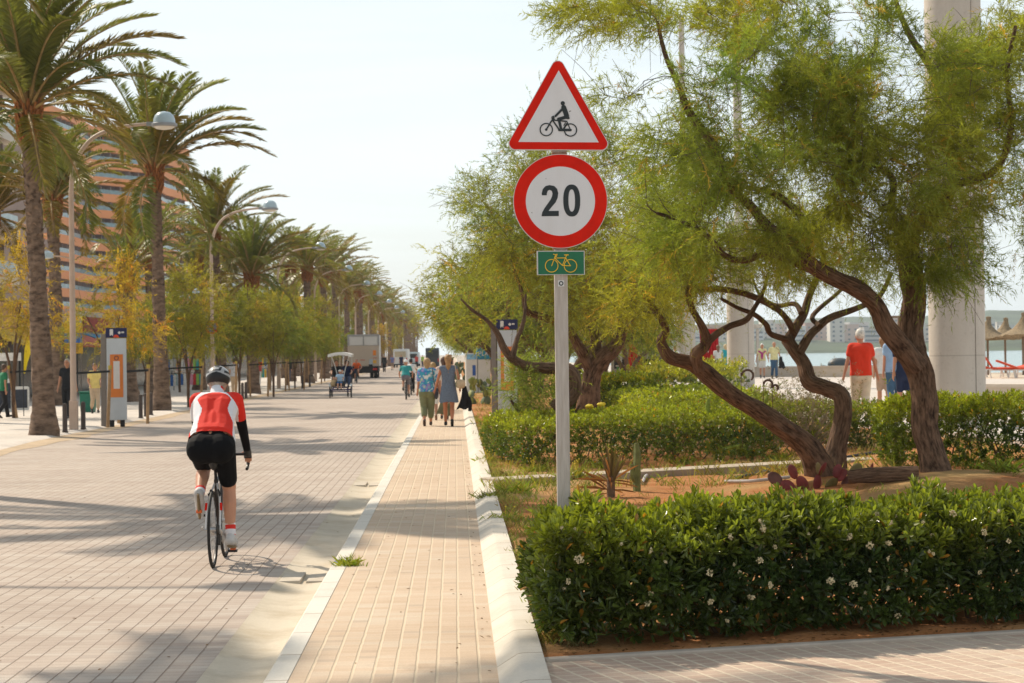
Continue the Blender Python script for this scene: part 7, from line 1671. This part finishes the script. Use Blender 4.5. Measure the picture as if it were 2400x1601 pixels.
q = G(1918, 1140, .2); t = thing('prickly_pear', (q.x, q.y, bedz(q.x, q.y)), 0, 'purple red prickly pear at the foot of the low forked tree', 'cactus'); pads(t, [(-.15, 0, (-.5, 0, 1)), (-.02, 0, (.1, 0, 1.2)), (.1, .05, (.6, 0, .6)), (.32, .1, (.5, 0, .7)), (-.28, .05, (-.8, 0, .5)), (.5, -.1, (.3, -.2, .6))], m_pr, 1, .17, 4)
q = XA(1120, 72, .12); t = thing('prickly_pear', q, 0, 'tall lime green prickly pear beside the kiosk along the pavement', 'cactus'); pads(t, [(-.3 + .2 * i, .2 * (i % 3), (ru(-.5, .5), 0, 1)) for i in range(8)], [mat('pear_lime', (.26, .28, .07), .6, .25, 6), mat('pear_grey', (.13, .17, .09), .6, .25, 6)], 3, .27, 9)
q = XA(1085, 110, .12); t = thing('prickly_pear', q, 0, 'distant prickly pear before the rounded trees at the pavement', 'cactus'); pads(t, [(-.3 + .25 * i, .2 * (i % 3), (ru(-.5, .5), 0, 1)) for i in range(5)], [mat('pear_grey', (.13, .17, .09), .6, .25, 6)], 3, .36, 12)
q = G(1700, 1072, .2); t = thing('euphorbia_bush', (q.x + .3, q.y + .5, bedz(q.x, q.y)), 0, 'sprawling bush with curved green stems behind the leaning trunk', 'plant')
m_eu = mat('euphorbia', (.30, .36, .05), .6, .25, 14, .02, bscale=50)
for pts in (((0, 0, .1), (-.35, -.1, .1), (-.5, -.15, .2), (-.55, -.15, .3)), ((-.1, 0, .3), (-.4, 0, .5), (-.5, 0, .75), (-.48, 0, .95)), ((.1, -.2, .0), (0, -.3, .2), (-.3, -.35, .16), (-.38, -.35, .22)), ((.5, 0, .5), (.4, 0, .8), (.45, 0, 1.0))): b = MB(); ribbed(b, pts, [.035, .05, .05, .025] if len(pts) == 4 else [.03, .04, .02], 6); b.build('stem', m_eu, t)
pos = rng.normal(0, 1, (520, 3)) * [.62, .35, .26] + [.35, .1, .55]; pos = pos[pos[:, 2] > .05]; V = rosettes(pos, unit(rdir(len(pos)) + [0, -.3, .6]), 6, .085, .018); h_ = rng.uniform(.7, 1.3, (len(pos), 1)) * np.array([[1.25, 1.1, .9]]); npmesh('leaves', V, 4, m_pit2, t, np.tile(np.repeat(h_, 6, 0), (2, 1)))
q = G(1905, 1060, .25); t = thing('dry_shrub', (q.x, q.y + .6, bedz(q.x, q.y)), 0, 'greyish brown dried shrub behind the low forked tree', 'shrub'); b = MB()
for i in range(120):
    a = ru(0, 6.28); e = ru(.3, 1.4); r0 = ru(.55, 1.0); d_ = Vector((math.cos(a) * math.cos(e), math.sin(a) * math.cos(e) * .6, math.sin(e))) * r0; b.tube([(0, 0, 0), d_ * .5 + Vector((ru(-.05, .05), 0, ru(0, .06))), d_], [.008, .005, .003], 4, 2, cap=False)
b.build('twigs', mat('dry_twig', (.36, .28, .20), .9, .3, 6), t)
pos = rng.normal(0, 1, (900, 3)) * [.46, .30, .27] + [.0, 0, .74]; V = rosettes(pos, unit(rdir(len(pos)) + [0, 0, .7]), 5, .05, .010); npmesh('dry_leaves', V, 4, leafmat('dry_leaf', (.34, .26, .18), .8, .2, .1), t, np.tile(np.repeat(rng.uniform(.6, 1.3, (len(pos), 1)) * np.array([[1, 1, 1]]), 5, 0), (2, 1)))
for px, py, r_, lb in ((1752, 872, .11, 'largest curled dried flower stem above the dry shrub'), (1800, 895, .08, 'small curled dried flower stem right of the largest one'), (1817, 905, .05, 'tiny dried seed head above the dry shrub')):
    q = P(px, py, 31.5); t = thing('dried_flower_stem', (q.x, q.y, .3), 0, lb, 'plant'); hh = q.z - .3; b = MB(); pts = [Vector((-r_ * .8, 0, .1)), Vector((-r_ * .9, 0, hh - r_ * .8))] + [Vector((r_ * .8 * math.cos(a), 0, hh - r_ * .5 + r_ * .8 * math.sin(a))) for a in np.linspace(math.pi, -.9, 8)]
    b.tube(pts, [.004, .005] + [.017] * 7 + [.012], 6, 2, rough=.5); b.build('stem', mat('dry_brown', (.10, .06, .04), .9, .3, 20), t)
m_hose = mat('hose_black', (.02, .02, .022), .45, .2); m_hosew = mat('hose_grey', (.42, .38, .36), .5, .1)
def hose(pts, r_, m_, lb):
    w_ = [G(*p, .2) for p in pts]; o = Vector(w_[0]); t = thing('irrigation_hose', o, 0, lb, 'hose'); MB().tube([Vector((p.x, p.y, bedz(p.x, p.y) + .03 + (pts[i][2:] or (0,))[0])) - o for i, p in enumerate(w_)] if False else [Vector((p.x, p.y, bedz(p.x, p.y) + .03)) - o for p in w_], r_, 8, 5).build('tube', m_, t)
hose([(1722, 1118), (1790, 1105), (1850, 1092), (1920, 1084), (2000, 1078), (2090, 1072)], .022, m_hose, 'black hose running across the soil behind the pear cactus')
hose([(1700, 1124), (1760, 1128), (1830, 1128), (1850, 1127)], .02, m_hosew, 'pale hose lying on the soil left of the pear cactus')
hose([(1505, 1122), (1515, 1108), (1535, 1102), (1562, 1102)], .022, m_hosew, 'short curved hose beside the columnar cactus')
q = G(2075, 1135, .25); t = thing('fallen_log', (q.x, q.y, bedz(q.x, q.y) + .08), 0, 'short dark log lying between the two bare trunked trees', 'log'); MB().tube([(-.42, .1, 0), (0, 0, .03), (.38, -.05, .03)], [.075, .09, .085], 12, 4, rough=.3).build('wood', m_bark, t)
bake_all()

# ---------------------------------------------------------------- haze
b = MB(); b.box(-750, 1900, -60, 3300, -4.2, 95)
hm = bpy.data.materials.new('haze'); hm.use_nodes = True; ht = hm.node_tree; ht.nodes.clear()
ho = ht.nodes.new('ShaderNodeOutputMaterial'); hv = ht.nodes.new('ShaderNodeVolumePrincipled'); hv.inputs['Color'].default_value = (.84, .92, 1.0, 1); hv.inputs['Density'].default_value = 0.00014; hv.inputs['Anisotropy'].default_value = .35
ht.links.new(hv.outputs[0], ho.inputs['Volume'])
hzo = b.build('haze', hm, smooth=False); hzo['kind'] = 'stuff'
